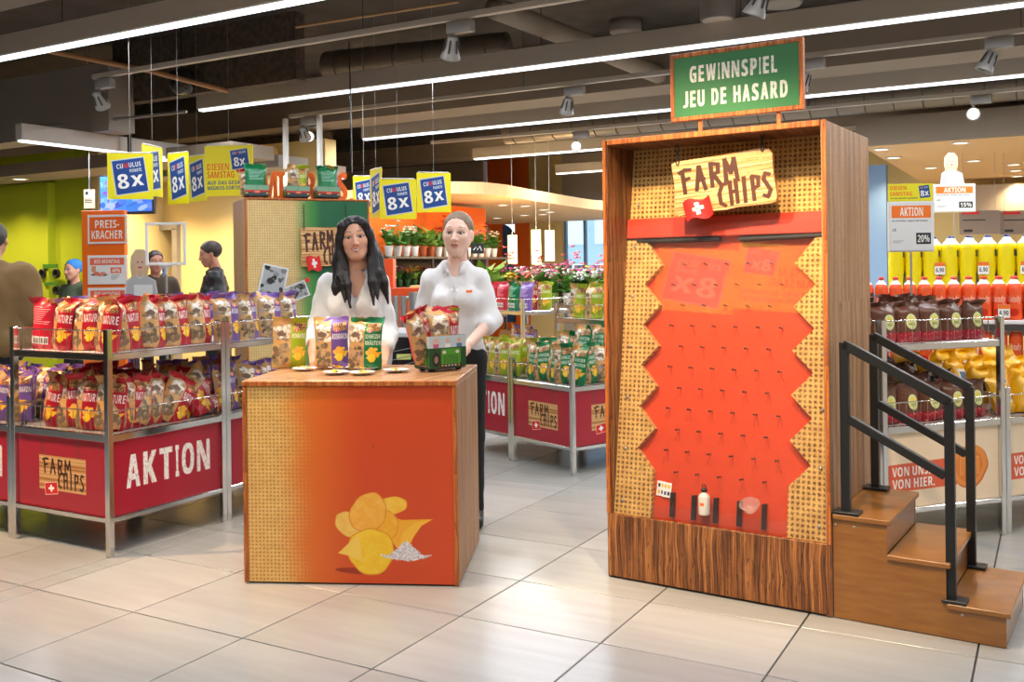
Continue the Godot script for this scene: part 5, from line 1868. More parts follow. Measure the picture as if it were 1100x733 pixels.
# ---------------------------------------------------------------- bodies: joined tapered limbs meshed as one surface
class Field:
	var a := PackedVector3Array()
	var b := PackedVector3Array()
	var ra := PackedFloat32Array()
	var rb := PackedFloat32Array()
	var kind := PackedInt32Array()      # 0 limb, 1 ellipsoid; +2 cuts away
	var k := PackedFloat32Array()
	var inv: Array[Basis] = []
	var rough := 0.0
	var nz: FastNoiseLite
	var nz_scale := Vector3.ONE

	func limb(p: Vector3, q: Vector3, r0: float, r1: float, kk := 0.03, cut := 0) -> void:
		a.append(p)
		b.append(q)
		ra.append(r0)
		rb.append(r1)
		kind.append(cut * 2)
		k.append(kk)
		inv.append(Basis())

	func chain(pts: Array, rs: Array, kk := 0.03) -> void:
		for i in pts.size() - 1:
			limb(pts[i], pts[i + 1], rs[i], rs[i + 1], kk)

	func egg(c: Vector3, r: Vector3, kk := 0.03, cut := 0, bs := Basis()) -> void:
		a.append(c)
		b.append(r)
		ra.append(minf(r.x, minf(r.y, r.z)))
		rb.append(0)
		kind.append(1 + cut * 2)
		k.append(kk)
		inv.append(bs.inverse())

	func one(i: int, p: Vector3) -> float:
		if kind[i] & 1:
			var q := inv[i] * (p - a[i])
			var r := b[i]
			var u := q / r
			var k0 := u.length()
			var k1 := (u / r).length()
			return k0 * (k0 - 1.0) / maxf(k1, 1e-6)
		var ba := b[i] - a[i]
		var h := clampf((p - a[i]).dot(ba) / maxf(ba.length_squared(), 1e-9), 0.0, 1.0)
		return (p - a[i] - ba * h).length() - lerpf(ra[i], rb[i], h)

	func dist(p: Vector3, cand: PackedInt32Array) -> float:
		var r := 1.0
		for i in cand:
			var di := one(i, p)
			var kk := k[i]
			if kind[i] < 2:
				var h := maxf(kk - absf(r - di), 0.0) / kk
				r = minf(r, di) - h * h * kk * 0.25
			else:
				var h := maxf(kk - absf(r + di), 0.0) / kk
				r = maxf(r, -di) + h * h * kk * 0.25
		if rough > 0.0:
			r += nz.get_noise_3dv(p * nz_scale) * rough
		return r

	func mesh_into(mb: MB, lo: Vector3, hi: Vector3, cell: float, paint = null) -> void:
		const B := 6
		var nb := Vector3i(((hi - lo) / (cell * B)).ceil())
		var n := nb * B
		var sx := n.x + 1
		var sxy := sx * (n.y + 1)
		var val := PackedFloat32Array()
		val.resize(sxy * (n.z + 1))
		val.fill(9.0)
		var vid := PackedInt32Array()
		vid.resize(val.size())
		vid.fill(-1)
		var reach := B * cell * 0.87
		var blocks: Array[Vector3i] = []
		var total := kind.size()
		for bz in nb.z:
			for by in nb.y:
				for bx in nb.x:
					var c := lo + (Vector3(bx, by, bz) + Vector3.ONE * 0.5) * (B * cell)
					var cand := PackedInt32Array()
					for i in total:
						if one(i, c) < reach * 1.25 + k[i] + 0.012:
							cand.append(i)
					if cand.is_empty():
						continue
					if absf(dist(c, cand)) > reach * 1.6 + rough:
						continue
					blocks.append(Vector3i(bx, by, bz))
					for z in range(bz * B, bz * B + B + 1):
						for y in range(by * B, by * B + B + 1):
							var at := z * sxy + y * sx
							for x in range(bx * B, bx * B + B + 1):
								if val[at + x] == 9.0:
									val[at + x] = dist(lo + Vector3(x, y, z) * cell, cand)
		var base_v := mb.v.size()
		var cells: Array[Vector3i] = []
		var corner := [0, 1, sx, sx + 1, sxy, sxy + 1, sxy + sx, sxy + sx + 1]
		var off := [Vector3(0, 0, 0), Vector3(1, 0, 0), Vector3(0, 1, 0), Vector3(1, 1, 0), Vector3(0, 0, 1), Vector3(1, 0, 1), Vector3(0, 1, 1), Vector3(1, 1, 1)]
		var edges := [[0, 1], [2, 3], [4, 5], [6, 7], [0, 2], [1, 3], [4, 6], [5, 7], [0, 4], [1, 5], [2, 6], [3, 7]]
		var pos := PackedVector3Array()
		for bl in blocks:
			for z in range(bl.z * B, bl.z * B + B):
				for y in range(bl.y * B, bl.y * B + B):
					for x in range(bl.x * B, bl.x * B + B):
						var at := z * sxy + y * sx + x
						var inside := 0
						for q in corner:
							if val[at + q] < 0.0:
								inside += 1
						if inside == 0 or inside == 8:
							continue
						var sum := Vector3.ZERO
						var m := 0
						for e in edges:
							var v0 := val[at + corner[e[0]]]
							var v1 := val[at + corner[e[1]]]
							if (v0 < 0.0) != (v1 < 0.0):
								sum += off[e[0]].lerp(off[e[1]], v0 / (v0 - v1))
								m += 1
						vid[at] = pos.size()
						pos.append(lo + (Vector3(x, y, z) + sum / m) * cell)
						cells.append(Vector3i(x, y, z))
		var nor := PackedVector3Array()
		nor.resize(pos.size())
		var idx := PackedInt32Array()
		for c in cells:
			var at := c.z * sxy + c.y * sx + c.x
			var v0 := val[at]
			for ax in 3:
				var st: int = [1, sx, sxy][ax]
				var v1 := val[at + st]
				if (v0 < 0.0) == (v1 < 0.0) or v1 == 9.0:
					continue
				var su: int = [sx, sxy, 1][ax]
				var sw: int = [sxy, 1, sx][ax]
				if at - su - sw < 0:
					continue
				var i0 := vid[at]
				var i1 := vid[at - su]
				var i2 := vid[at - su - sw]
				var i3 := vid[at - sw]
				if i0 < 0 or i1 < 0 or i2 < 0 or i3 < 0:
					continue
				var nn := (pos[i2] - pos[i0]).cross(pos[i1] - pos[i3])
				if v0 < 0.0:
					idx.append_array(PackedInt32Array([i0, i3, i2, i0, i2, i1]))
				else:
					idx.append_array(PackedInt32Array([i0, i1, i2, i0, i2, i3]))
					nn = -nn
				for q in [i0, i1, i2, i3]:
					nor[q] += nn
		# make sure that the normals point outward
		var probe := 0.0
		var all := PackedInt32Array(range(total))
		for q in range(0, pos.size(), maxi(1, pos.size() / 30)):
			probe += signf(dist(pos[q] + nor[q].normalized() * cell, all) - dist(pos[q] - nor[q].normalized() * cell, all))
		var flip := probe < 0.0
		for q in pos.size():
			if paint != null:
				mb.col = paint.call(pos[q])
			mb.vert(pos[q], -nor[q] if flip else nor[q], Vector2.ZERO)
		for q in idx:
			mb.ix.append(base_v + q)


func lin(r: int, g: int, b: int) -> Color:
	return rgb(r, g, b).srgb_to_linear()


func seg_dist(p: Vector3, a: Vector3, b: Vector3) -> float:
	var h := clampf((p - a).dot(b - a) / (b - a).length_squared(), 0.0, 1.0)
	return (p - a - (b - a) * h).length()


func head_field(f: Field, long_face := 1.0) -> void:
	f.egg(Vector3(0, 0.032, -0.014), Vector3(0.074, 0.084, 0.094), 0.03)
	f.egg(Vector3(0, -0.030, 0.022), Vector3(0.065, 0.080 * long_face, 0.066), 0.03)
	f.limb(Vector3(-0.012, -0.096 * long_face, 0.056), Vector3(0.012, -0.096 * long_face, 0.056), 0.018, 0.018, 0.03)
	for s in [-1.0, 1.0]:
		f.limb(Vector3(s * 0.050, -0.045, 0.0), Vector3(s * 0.020, -0.090 * long_face, 0.045), 0.018, 0.015, 0.03)
		f.egg(Vector3(s * 0.036, -0.022, 0.058), Vector3(0.024, 0.022, 0.020), 0.02)
	f.limb(Vector3(-0.034, 0.0240, 0.066), Vector3(0.034, 0.0240, 0.066), 0.014, 0.014, 0.015)
	for s in [-1.0, 1.0]:
		f.egg(Vector3(s * 0.031, 0.0030, 0.094), Vector3(0.020, 0.010, 0.017), 0.014, 1)
		f.egg(Vector3(s * 0.031, 0.0020, 0.0725), Vector3(0.0150, 0.0078, 0.012), 0.003)
		f.limb(Vector3(s * 0.017, 0.0105, 0.079), Vector3(s * 0.044, 0.0090, 0.072), 0.0035, 0.003, 0.004)
		f.egg(Vector3(s * 0.076, -0.0100, -0.012), Vector3(0.009, 0.030, 0.018), 0.008, 0, Basis(Vector3.UP, -s * 0.35))
	f.limb(Vector3(0, 0.0120, 0.079), Vector3(0, -0.0320, 0.101), 0.007, 0.0105, 0.012)
	for s in [-1.0, 1.0]:
		f.egg(Vector3(s * 0.011, -0.0350, 0.092), Vector3(0.008, 0.007, 0.009), 0.008)
	f.chain([Vector3(-0.023, -0.0620, 0.075), Vector3(-0.006, -0.0570, 0.0865), Vector3(0.006, -0.0570, 0.0865), Vector3(0.023, -0.0620, 0.075)], [0.003, 0.005, 0.005, 0.003], 0.005)
	f.chain([Vector3(-0.019, -0.0680, 0.076), Vector3(0, -0.0720, 0.084), Vector3(0.019, -0.0680, 0.076)], [0.0035, 0.0062, 0.0035], 0.006)


func head_paint(skin: Color, lip: Color, brow: Color, smile: bool) -> Callable:
	return func(at: Vector3) -> Color:
		var q := at + Vector3(0, 0.006, 0)
		var c := skin
		if q.z > 0.05:
			for s in [-1.0, 1.0]:
				var e := q - Vector3(s * 0.031, 0.008, 0.0725)
				var d := Vector2(e.x / 0.0150, e.y / 0.0066).length()
				if d < 0.94 and q.z > 0.066:
					c = lin(196, 184, 178)
					var g := Vector2(e.x, e.y - 0.0005).length()
					if g < 0.0070:
						c = lin(74, 46, 28)
					if g < 0.0030:
						c = lin(12, 8, 8)
				elif d < 1.45 and e.y > -0.0005 and q.z > 0.066:
					c = lin(40, 24, 20)
				if seg_dist(q, Vector3(s * 0.014, 0.0350, 0.080), Vector3(s * 0.034, 0.0392, 0.078)) < 0.0046 or seg_dist(q, Vector3(s * 0.034, 0.0392, 0.078), Vector3(s * 0.050, 0.0330, 0.066)) < 0.0040:
					c = skin.lerp(brow, 0.7)
			var m := smoothstep(0.0, 0.024, absf(q.x)) * (0.008 if smile else 0.0035)
			var lipy := q.y + 0.0595 - m
			var reach := 0.027 if smile else 0.022
			if absf(q.x) < reach and q.z > 0.062:
				var thick := 0.0098 * (1.0 - pow(absf(q.x) / reach, 2.5))
				if absf(lipy) < thick:
					c = lip
				if absf(lipy) < (0.0034 if smile else 0.0014) * (1.0 - pow(absf(q.x) / reach, 4.0)):
					c = lin(222, 212, 204) if smile and absf(q.x) < 0.020 else lip.darkened(0.5)
		return c


# a hand in its own frame: wrist at the origin, fingers along +y, palm towards +z, thumb on the -x side
func hand_into(mb: MB, at: Vector3, fingers: Vector3, palm: Vector3, mirror: float, skin: Color, curl := 0.3, detail := 1.0) -> void:
	var f := Field.new()
	var xs := [-0.029, -0.010, 0.010, 0.028]
	var ls := [0.070, 0.079, 0.074, 0.058]
	f.limb(Vector3(0, -0.03, 0), Vector3(0, 0.02, 0), 0.026, 0.024, 0.02)
	for i in 4:
		var x: float = xs[i] * mirror
		f.limb(Vector3(x * 0.55, 0.012, 0), Vector3(x, 0.086, -0.002), 0.016, 0.0115, 0.014)
	f.limb(Vector3(-0.012 * mirror, 0.02, 0.006), Vector3(-0.040 * mirror, 0.055, 0.012), 0.017, 0.0125, 0.012)
	f.limb(Vector3(-0.040 * mirror, 0.055, 0.012), Vector3(-0.058 * mirror, 0.088, 0.018), 0.0115, 0.0085, 0.004)
	for i in 4:
		var p := Vector3(xs[i] * mirror, 0.086, -0.002)
		var an := curl * (0.8 + 0.12 * i)
		var l: float = ls[i]
		for j in 3:
			var st: float = l * [0.45, 0.31, 0.24][j]
			var q := p + Vector3(xs[i] * mirror * 0.12 * st / 0.03, cos(an) * st, sin(an) * st)
			f.limb(p, q, 0.0098 - j * 0.0009, 0.0090 - j * 0.0010, 0.0045)
			p = q
			an += curl * 1.3
	var y := fingers.normalized()
	var z := (palm - y * palm.dot(y)).normalized()
	var keep := mb.xf
	mb.xf = keep * Transform3D(Basis(y.cross(z), y, z), at)
	mb.col = skin
	f.mesh_into(mb, Vector3(-0.09, -0.05, -0.04), Vector3(0.09, 0.19, 0.12), 0.004 if detail < 1.5 else 0.008)
	mb.xf = keep


# joints of a standing figure about 1.68 m tall; x to the viewer's right, z towards where the figure faces
func person(s: Dictionary) -> Node3D:
	var o := base("person", s.label, "person", s.at, s.turn)
	var k: float = s.get("scale", 1.0)
	var skin: Color = s.skin
	var hc: Vector3 = s.get("head", Vector3(0, 1.555, 0.02))
	var hb: Basis = s.get("look", Basis())
	var wide: float = s.get("wide", 1.0)
	var dt: float = s.get("detail", 1.0)
	var arms := []
	for q in s.arms:     # [shoulder, elbow, wrist, finger direction, palm direction, mirror]
		arms.append(q)
	var full := s.get("female", true) as bool
	# ---- the body: one surface of head, trunk, limbs and hands
	var mb := MB.new()
	mb.tinted = true
	mb.col = skin
	mb.xf = Transform3D(Basis().scaled(Vector3.ONE * k), Vector3.ZERO)
	var f := Field.new()
	f.egg(Vector3(0, 1.21, -0.01), Vector3(0.135 * wide, 0.19, 0.092), 0.05)
	f.egg(Vector3(0, 1.03, 0), Vector3(0.118 * wide, 0.14, 0.082), 0.05)
	f.egg(Vector3(0, 0.90, -0.01), Vector3(0.150 * wide, 0.12, 0.105), 0.05)
	f.limb(Vector3(-0.125 * wide, 1.322, -0.02), Vector3(0.125 * wide, 1.322, -0.02), 0.042, 0.042, 0.05)
	f.limb(Vector3(0, 1.33, -0.02), hc + hb * Vector3(0, -0.06, -0.016), 0.052, 0.049, 0.03)
	for q in arms:
		f.limb(q[0], q[1], 0.040, 0.035, 0.03)
		f.limb(q[1], q[2], 0.036, 0.026, 0.02)
	for x in [-1.0, 1.0]:
		f.limb(Vector3(x * 0.085, 0.88, 0), Vector3(x * 0.09, 0.48, 0.01), 0.072, 0.05, 0.03)
		f.limb(Vector3(x * 0.09, 0.48, 0.01), Vector3(x * 0.09, 0.09, -0.01), 0.048, 0.034, 0.02)
		f.limb(Vector3(x * 0.09, 0.06, -0.02), Vector3(x * 0.105, 0.035, 0.13), 0.036, 0.028, 0.02)
	f.mesh_into(mb, Vector3(-0.55, -0.02, -0.30), Vector3(0.55, 1.50, 0.55), 0.016 * dt)
	var hf := Field.new()
	head_field(hf, s.get("long_face", 1.0))
	hf.limb(Vector3(0, -0.055, -0.016), Vector3(0, -0.15, -0.03), 0.048, 0.050, 0.02)
	var keep := mb.xf
	mb.xf = keep * Transform3D(hb, hc)
	hf.mesh_into(mb, Vector3(-0.10, -0.17, -0.13), Vector3(0.10, 0.13, 0.13), s.get("fine", 0.0027), head_paint(skin, s.get("lip", skin), s.hair_c, s.get("smile", false)))
	mb.xf = keep
	for q in arms:
		if q.size() > 3:
			hand_into(mb, q[2], q[3], q[4], q[5], skin, s.get("curl", 0.25), dt)
	var bm := mat(Color.WHITE, 0.5)
	bm.vertex_color_use_as_albedo = true
	put(mb, "body", bm, o)
	# ---- clothing
	var g := Field.new()
	var fit: float = s.get("fit", 0.014)
	g.rough = s.get("crease", 0.006)
	g.nz = noise(900 + int(s.turn * 100), 9.0, 3)
	g.nz_scale = s.get("crease_scale", Vector3(1, 0.6, 1))
	g.egg(Vector3(0, 1.21, -0.01), Vector3(0.135 * wide + fit, 0.19, 0.092 + fit), 0.05)
	g.egg(Vector3(0, 1.03, 0), Vector3(0.118 * wide + fit * 1.4, 0.15, 0.082 + fit * 1.4), 0.06)
	g.egg(Vector3(0, 0.89, -0.01), Vector3(0.152 * wide + fit * 1.2, 0.14, 0.105 + fit * 1.2), 0.06)
	g.limb(Vector3(-0.125 * wide, 1.320, -0.02), Vector3(0.125 * wide, 1.320, -0.02), 0.042 + fit * 0.9, 0.042 + fit * 0.9, 0.05)
	g.limb(Vector3(-0.04, 1.375, -0.03), Vector3(0.04, 1.375, -0.03), 0.048, 0.048, 0.04)
	if full:
		for x in [-1.0, 1.0]:
			g.egg(Vector3(x * 0.066, 1.20, 0.072), Vector3(0.062, 0.062, 0.052), 0.045)
	for q in arms:
		g.limb(q[0], q[1], 0.043 + fit, 0.040 + fit, 0.03)
		var t: float = s.get("sleeve", 0.25)
		g.limb(q[1], q[1].lerp(q[2], t), 0.042 + fit, s.get("cuff", 0.046), 0.02)
	for q in s.get("extra", []):
		if q[0] == "egg":
			g.egg(q[1], q[2], q[3])
		else:
			g.limb(q[1], q[2], q[3], q[4], q[5])
	for q in s.get("cuts", []):
		g.limb(q[0], q[1], q[2], q[3], 0.008, 1)
	for q in s.get("late", []):
		g.limb(q[0], q[1], q[2], q[3], 0.010)
	var top := MB.new()
	top.xf = mb.xf
	g.mesh_into(top, Vector3(-0.60, s.get("hem", 0.93), -0.35), Vector3(0.60, 1.50, 0.60), 0.0115 * dt)
	var shirt := put(top, s.get("top_name", "shirt"), s.top, o)
	# ---- trousers and shoes
	var l := Field.new()
	l.rough = 0.004
	l.nz = g.nz
	l.egg(Vector3(0, 0.90, -0.01), Vector3(0.158 * wide, 0.125, 0.113), 0.05)
	for x in [-1.0, 1.0]:
		l.limb(Vector3(x * 0.085, 0.88, 0), Vector3(x * 0.09, 0.48, 0.01), 0.082, 0.060, 0.03)
		l.limb(Vector3(x * 0.09, 0.48, 0.01), Vector3(x * 0.09, 0.08, -0.01), 0.058, 0.050, 0.02)
	var leg := MB.new()
	leg.xf = mb.xf
	l.mesh_into(leg, Vector3(-0.30, 0.05, -0.25), Vector3(0.30, s.get("waist", 1.0), 0.25), 0.016 * dt)
	put(leg, "trousers", s.get("legs", M.black_cloth), o)
	var sh := Field.new()
	for x in [-1.0, 1.0]:
		sh.limb(Vector3(x * 0.09, 0.048, -0.03), Vector3(x * 0.107, 0.036, 0.14), 0.047, 0.038, 0.02)
	var shoe := MB.new()
	shoe.xf = mb.xf
	sh.mesh_into(shoe, Vector3(-0.2, 0.0, -0.12), Vector3(0.2, 0.12, 0.22), 0.009)
	put(shoe, "shoes", M.black, o)
	# ---- hair
	var h := Field.new()
	h.rough = s.get("strand", 0.004)
	h.nz = noise(77, 60.0, 2)
	h.nz_scale = Vector3(1.0, 0.10, 1.0)
	s.hair.call(h)
	var hm := MB.new()
	hm.xf = keep * Transform3D(hb, hc)
	h.mesh_into(hm, Vector3(-0.17, s.get("hair_low", -0.14), -0.17), Vector3(0.17, 0.16, 0.17), 0.0045 * dt)
	put(hm, "hair", s.hair_m, o)
	return o


func build_people() -> void:
	M.black_cloth = mat(rgb(22, 22, 24), 0.85)
	M.blouse = mat(rgb(230, 228, 228), 0.8)
	M.blouse.rim_enabled = true
	M.blouse.rim = 0.15
	M.hair_black = mat(rgb(20, 16, 16), 0.46)
	M.hair_fair = mat(rgb(122, 98, 76), 0.5)
	M.hair_dark = mat(rgb(46, 38, 34), 0.5)

	# the colleague with long black hair, one hand on the counter between the bags
	var d1 := 5.22
	var at := P(380, 300, d1)
	var inv := func(px: float, py: float, d: float, origin: Vector3, turn: float, k: float) -> Vector3:
		return Basis(Vector3.UP, -turn) * (P(px, py, d) - origin) / k
	var t1 := YAW + 0.10
	var o1 := Vector3(at.x, 0, at.z)
	var w1: Vector3 = inv.call(337, 374, 4.97, o1, t1, 1.016)
	person({
		"label": "person with long black hair in a loose white blouse behind the counter", "at": o1, "turn": t1, "scale": 1.016, "skin": lin(224, 168, 140), "lip": lin(176, 84, 80), "hair_c": lin(24, 18, 18), "smile": true,
		"head": Vector3(0.012, 1.555, 0.03), "look": Basis(Vector3(0, 0, 1), 0.10) * Basis(Vector3.UP, 0.02), "top": M.blouse, "top_name": "blouse", "hair_m": M.hair_black, "fit": 0.012, "crease": 0.018, "sleeve": 0.62, "cuff": 0.052, "hem": 0.80,
		"arms": [[Vector3(-0.135, 1.305, -0.02), Vector3(-0.190, 1.08, -0.03), w1, Vector3(0.25, -0.75, 0.6), Vector3(0.1, -0.6, -0.8), -1.0], [Vector3(0.135, 1.305, -0.02), Vector3(0.178, 1.07, -0.02), Vector3(0.16, 0.95, 0.15), Vector3(-0.2, -0.35, 0.9), Vector3(0, -1, -0.3), 1.0]],
		"extra": [["egg", Vector3(0, 0.92, 0.0), Vector3(0.19, 0.20, 0.13), 0.06]],
		"cuts": [[Vector3(0, 1.44, 0.05), Vector3(0.012, 1.175, 0.135), 0.078, 0.010]],
		"hair_low": -0.42,
		"hair": func(h: Field) -> void:
			h.egg(Vector3(0, 0.034, -0.020), Vector3(0.088, 0.088, 0.106), 0.02)
			h.chain([Vector3(0, 0.02, -0.085), Vector3(0, -0.12, -0.09), Vector3(0, -0.36, -0.10)], [0.075, 0.08, 0.05], 0.04)
			h.egg(Vector3(0.004, -0.018, 0.098), Vector3(0.069, 0.100, 0.080), 0.012, 1)
			for s in [-1.0, 1.0]:
				h.chain([Vector3(s * 0.024, 0.102, 0.045), Vector3(s * 0.062, 0.068, 0.060), Vector3(s * 0.080, 0.0, 0.040), Vector3(s * 0.086, -0.09, 0.030), Vector3(s * 0.094, -0.20, 0.07), Vector3(s * 0.084, -0.33, 0.12)], [0.012, 0.017, 0.020, 0.026, 0.022, 0.005], 0.02)
				h.chain([Vector3(s * 0.080, 0.02, -0.01), Vector3(s * 0.098, -0.12, 0.0), Vector3(s * 0.120, -0.25, 0.04), Vector3(s * 0.135, -0.36, 0.06)], [0.020, 0.034, 0.026, 0.005], 0.02)
				h.chain([Vector3(s * 0.07, -0.12, 0.04), Vector3(s * 0.062, -0.24, 0.10), Vector3(s * 0.060, -0.36, 0.135)], [0.02, 0.020, 0.005], 0.015),
	})

	# the colleague with fair hair tied back, in a white shirt and black trousers
	var at2 := P(489, 300, 5.35)
	var o2 := Vector3(at2.x, 0, at2.z)
	var t2 := YAW - 0.03
	var k2 := 1.025
	var el: Vector3 = inv.call(528, 344, 5.32, o2, t2, k2)
	var wr: Vector3 = inv.call(500, 374, 5.02, o2, t2, k2)
	var p2 := person({
		"label": "person with fair hair tied back in a white shirt and black trousers", "at": o2, "turn": t2, "scale": k2, "skin": lin(238, 196, 176), "lip": lin(206, 126, 120), "hair_c": lin(116, 88, 64), "smile": false,
		"head": Vector3(0.018, 1.562, 0.02), "look": Basis(Vector3.UP, -0.10) * Basis(Vector3(0, 0, 1), -0.04), "top": M.blouse, "hair_m": M.hair_fair, "fit": 0.011, "crease": 0.013, "sleeve": 0.20, "cuff": 0.050, "hem": 0.925, "strand": 0.002, "waist": 1.02, "long_face": 1.04,
		"arms": [[Vector3(0.138, 1.305, -0.02), el, wr, Vector3(-0.45, -0.5, 0.7), Vector3(-0.1, -0.8, -0.5), 1.0], [Vector3(-0.138, 1.305, -0.02), Vector3(-0.185, 1.08, -0.01), Vector3(-0.12, 0.98, 0.22), Vector3(0.3, -0.3, 0.9), Vector3(0.1, -1, -0.2), -1.0]],
		"cuts": [[Vector3(0, 1.45, 0.045), Vector3(0.0, 1.285, 0.105), 0.060, 0.008]],
		"late": [[Vector3(-0.062, 1.405, -0.02), Vector3(-0.052, 1.398, 0.030), 0.012, 0.013], [Vector3(-0.052, 1.398, 0.030), Vector3(-0.030, 1.352, 0.070), 0.013, 0.015], [Vector3(-0.052, 1.398, 0.030), Vector3(-0.062, 1.345, 0.064), 0.011, 0.010], [Vector3(0.062, 1.405, -0.02), Vector3(0.052, 1.398, 0.030), 0.012, 0.013], [Vector3(0.052, 1.398, 0.030), Vector3(0.030, 1.352, 0.070), 0.013, 0.015], [Vector3(0.052, 1.398, 0.030), Vector3(0.062, 1.345, 0.064), 0.011, 0.010], [Vector3(-0.062, 1.405, -0.02), Vector3(0, 1.415, -0.075), 0.012, 0.012], [Vector3(0.062, 1.405, -0.02), Vector3(0, 1.415, -0.075), 0.012, 0.012], [Vector3(0.004, 1.285, 0.098), Vector3(0.004, 0.98, 0.102), 0.010, 0.010]],
		"hair": func(h: Field) -> void:
			h.egg(Vector3(0, 0.034, -0.022), Vector3(0.081, 0.090, 0.101), 0.02)
			h.limb(Vector3(0.0, -0.02, -0.12), Vector3(0.03, -0.14, -0.10), 0.03, 0.02, 0.02)
			h.egg(Vector3(0, -0.032, 0.078), Vector3(0.080, 0.108, 0.098), 0.012, 1)
			for s in [-1.0, 1.0]:
				h.egg(Vector3(s * 0.085, -0.035, -0.0), Vector3(0.03, 0.062, 0.05), 0.01, 1),
	})
	var bd := put(MB.new().cbox(Vector3.ZERO, Vector3(0.034, 0.014, 0.004), 0.002), "name_badge", M.orange, p2)
	bd.transform = Transform3D(Basis(Vector3.RIGHT, -0.35), Vector3(0.085, 1.285, 0.118))

	# shoppers
	var man := func(h: Field) -> void:
		h.egg(Vector3(0, 0.036, -0.022), Vector3(0.083, 0.090, 0.103), 0.02)
		h.egg(Vector3(0, -0.040, 0.076), Vector3(0.085, 0.108, 0.098), 0.012, 1)
		h.egg(Vector3(0, -0.12, -0.06), Vector3(0.09, 0.06, 0.09), 0.012, 1)
	var idle := [[Vector3(-0.175, 1.325, -0.02), Vector3(-0.235, 1.08, -0.03), Vector3(-0.19, 0.92, 0.12), Vector3(0.1, -0.8, 0.5), Vector3(1, 0, 0), 1.0], [Vector3(0.175, 1.325, -0.02), Vector3(0.235, 1.08, -0.03), Vector3(0.19, 0.92, 0.12), Vector3(-0.1, -0.8, 0.5), Vector3(-1, 0, 0), -1.0]]
	var a3 := P(-8, 300, 6.6)
	person({
		"label": "shopper in a brown jacket seen from behind beyond the low rack", "at": Vector3(a3.x, 0, a3.z), "turn": YAW + PI + 0.35, "scale": 1.06, "skin": lin(206, 152, 128), "hair_c": lin(50, 46, 44), "female": false, "wide": 1.6, "fine": 0.008, "detail": 1.9,
		"head": Vector3(0, 1.555, 0.05), "top": mat(rgb(124, 96, 56), 0.8), "top_name": "jacket", "hair_m": mat(rgb(70, 66, 64), 0.6), "fit": 0.045, "crease": 0.022, "sleeve": 0.9, "cuff": 0.05, "hem": 0.80, "legs": mat(rgb(52, 56, 66), 0.9), "arms": idle, "hair": man,
	})
	var puff := mat(rgb(30, 32, 36), 0.42)
	var a4 := P(229, 300, 9.3)
	person({
		"label": "shopper in a black quilted jacket looking aside before the cream wall", "at": Vector3(a4.x, 0, a4.z), "turn": YAW - 1.2, "scale": 1.02, "skin": lin(188, 134, 110), "hair_c": lin(26, 22, 20), "female": false, "wide": 1.22, "fine": 0.008, "detail": 1.9, "lip": lin(170, 104, 92),
		"head": Vector3(0, 1.555, 0.03), "look": Basis(Vector3.RIGHT, 0.2), "top": puff, "top_name": "jacket", "hair_m": M.hair_dark, "fit": 0.040, "crease": 0.03, "crease_scale": Vector3(0.2, 1.7, 0.2), "sleeve": 0.9, "cuff": 0.05, "hem": 0.82, "arms": idle, "hair": man,
	})
	var a5 := P(80, 300, 10.3)
	person({
		"label": "shopper with a blue cap by the recycling wall", "at": Vector3(a5.x, 0, a5.z), "turn": YAW - 0.5, "scale": 0.938, "skin": lin(206, 152, 128), "hair_c": lin(70, 50, 40), "fine": 0.008, "detail": 1.9, "lip": lin(180, 104, 92), "wide": 1.0,
		"top": mat(rgb(70, 84, 60), 0.8), "top_name": "jacket", "hair_m": mat(rgb(40, 120, 190), 0.7), "fit": 0.03, "sleeve": 0.9, "cuff": 0.045, "arms": idle, "hair": man,
	})
	var a6 := P(167, 300, 10.2)
	person({
		"label": "dark-clad shopper standing in front of the dark doorway", "at": Vector3(a6.x, 0, a6.z), "turn": YAW + 0.6, "scale": 0.985, "skin": lin(170, 120, 98), "hair_c": lin(26, 22, 20), "fine": 0.008, "detail": 1.9, "lip": lin(150, 90, 80), "wide": 1.1, "female": false,
		"top": mat(rgb(58, 46, 36), 0.8), "top_name": "jacket", "hair_m": M.hair_dark, "fit": 0.03, "sleeve": 0.9, "cuff": 0.045, "arms": idle, "hair": man,
	})


# ---------------------------------------------------------------- the drinks and sweets side
func sweet(m: Material, at: Vector3, turn: float, lean: float, tilt: float, label: String, group: String) -> void:
	var o := put(bag_shapes[rng.randi() % bag_shapes.size()], "sweets_bag", m)
	o.transform = Transform3D(Basis(Vector3.UP, turn) * Basis(Vector3.RIGHT, lean) * Basis(Vector3(0, 0, 1), tilt) * Basis().scaled(Vector3(0.80, 0.74, 1.05)), at)
	tag(o, label, "sweets bag", group)


func bottle(shape: Mesh, cap: Mesh, m: Material, capm: Material, called: String, at: Vector3, turn: float, label: String, group: String) -> void:
	var o := base(called, label, "bottle", at, turn, group)
	put(shape, "body", m, o)
	put(cap, "cap", capm, o)


func shelf_unit(label: String, at: Vector3, turn: float, w: float, d: float, decks: Array, frame: Material) -> Node3D:
	var o := base("shelf_unit", label, "shelf", at, turn)
	var top: float = decks[-1]
	for x in [0.0, w]:
		for z in [0.0, -d]:
			put(MB.new().cbox(Vector3(x, top / 2, z), Vector3(0.04, top, 0.04), 0.003), "post", frame, o)
	for y in decks:
		put(MB.new().cbox(Vector3(w / 2, y - 0.012, -d / 2), Vector3(w + 0.03, 0.024, d + 0.03), 0.003), "shelf", M.white, o)
		put(MB.new().cbox(Vector3(w / 2, y - 0.045, 0.0), Vector3(w - 0.04, 0.04, 0.03), 0.003), "front_rail", frame, o)
	return o


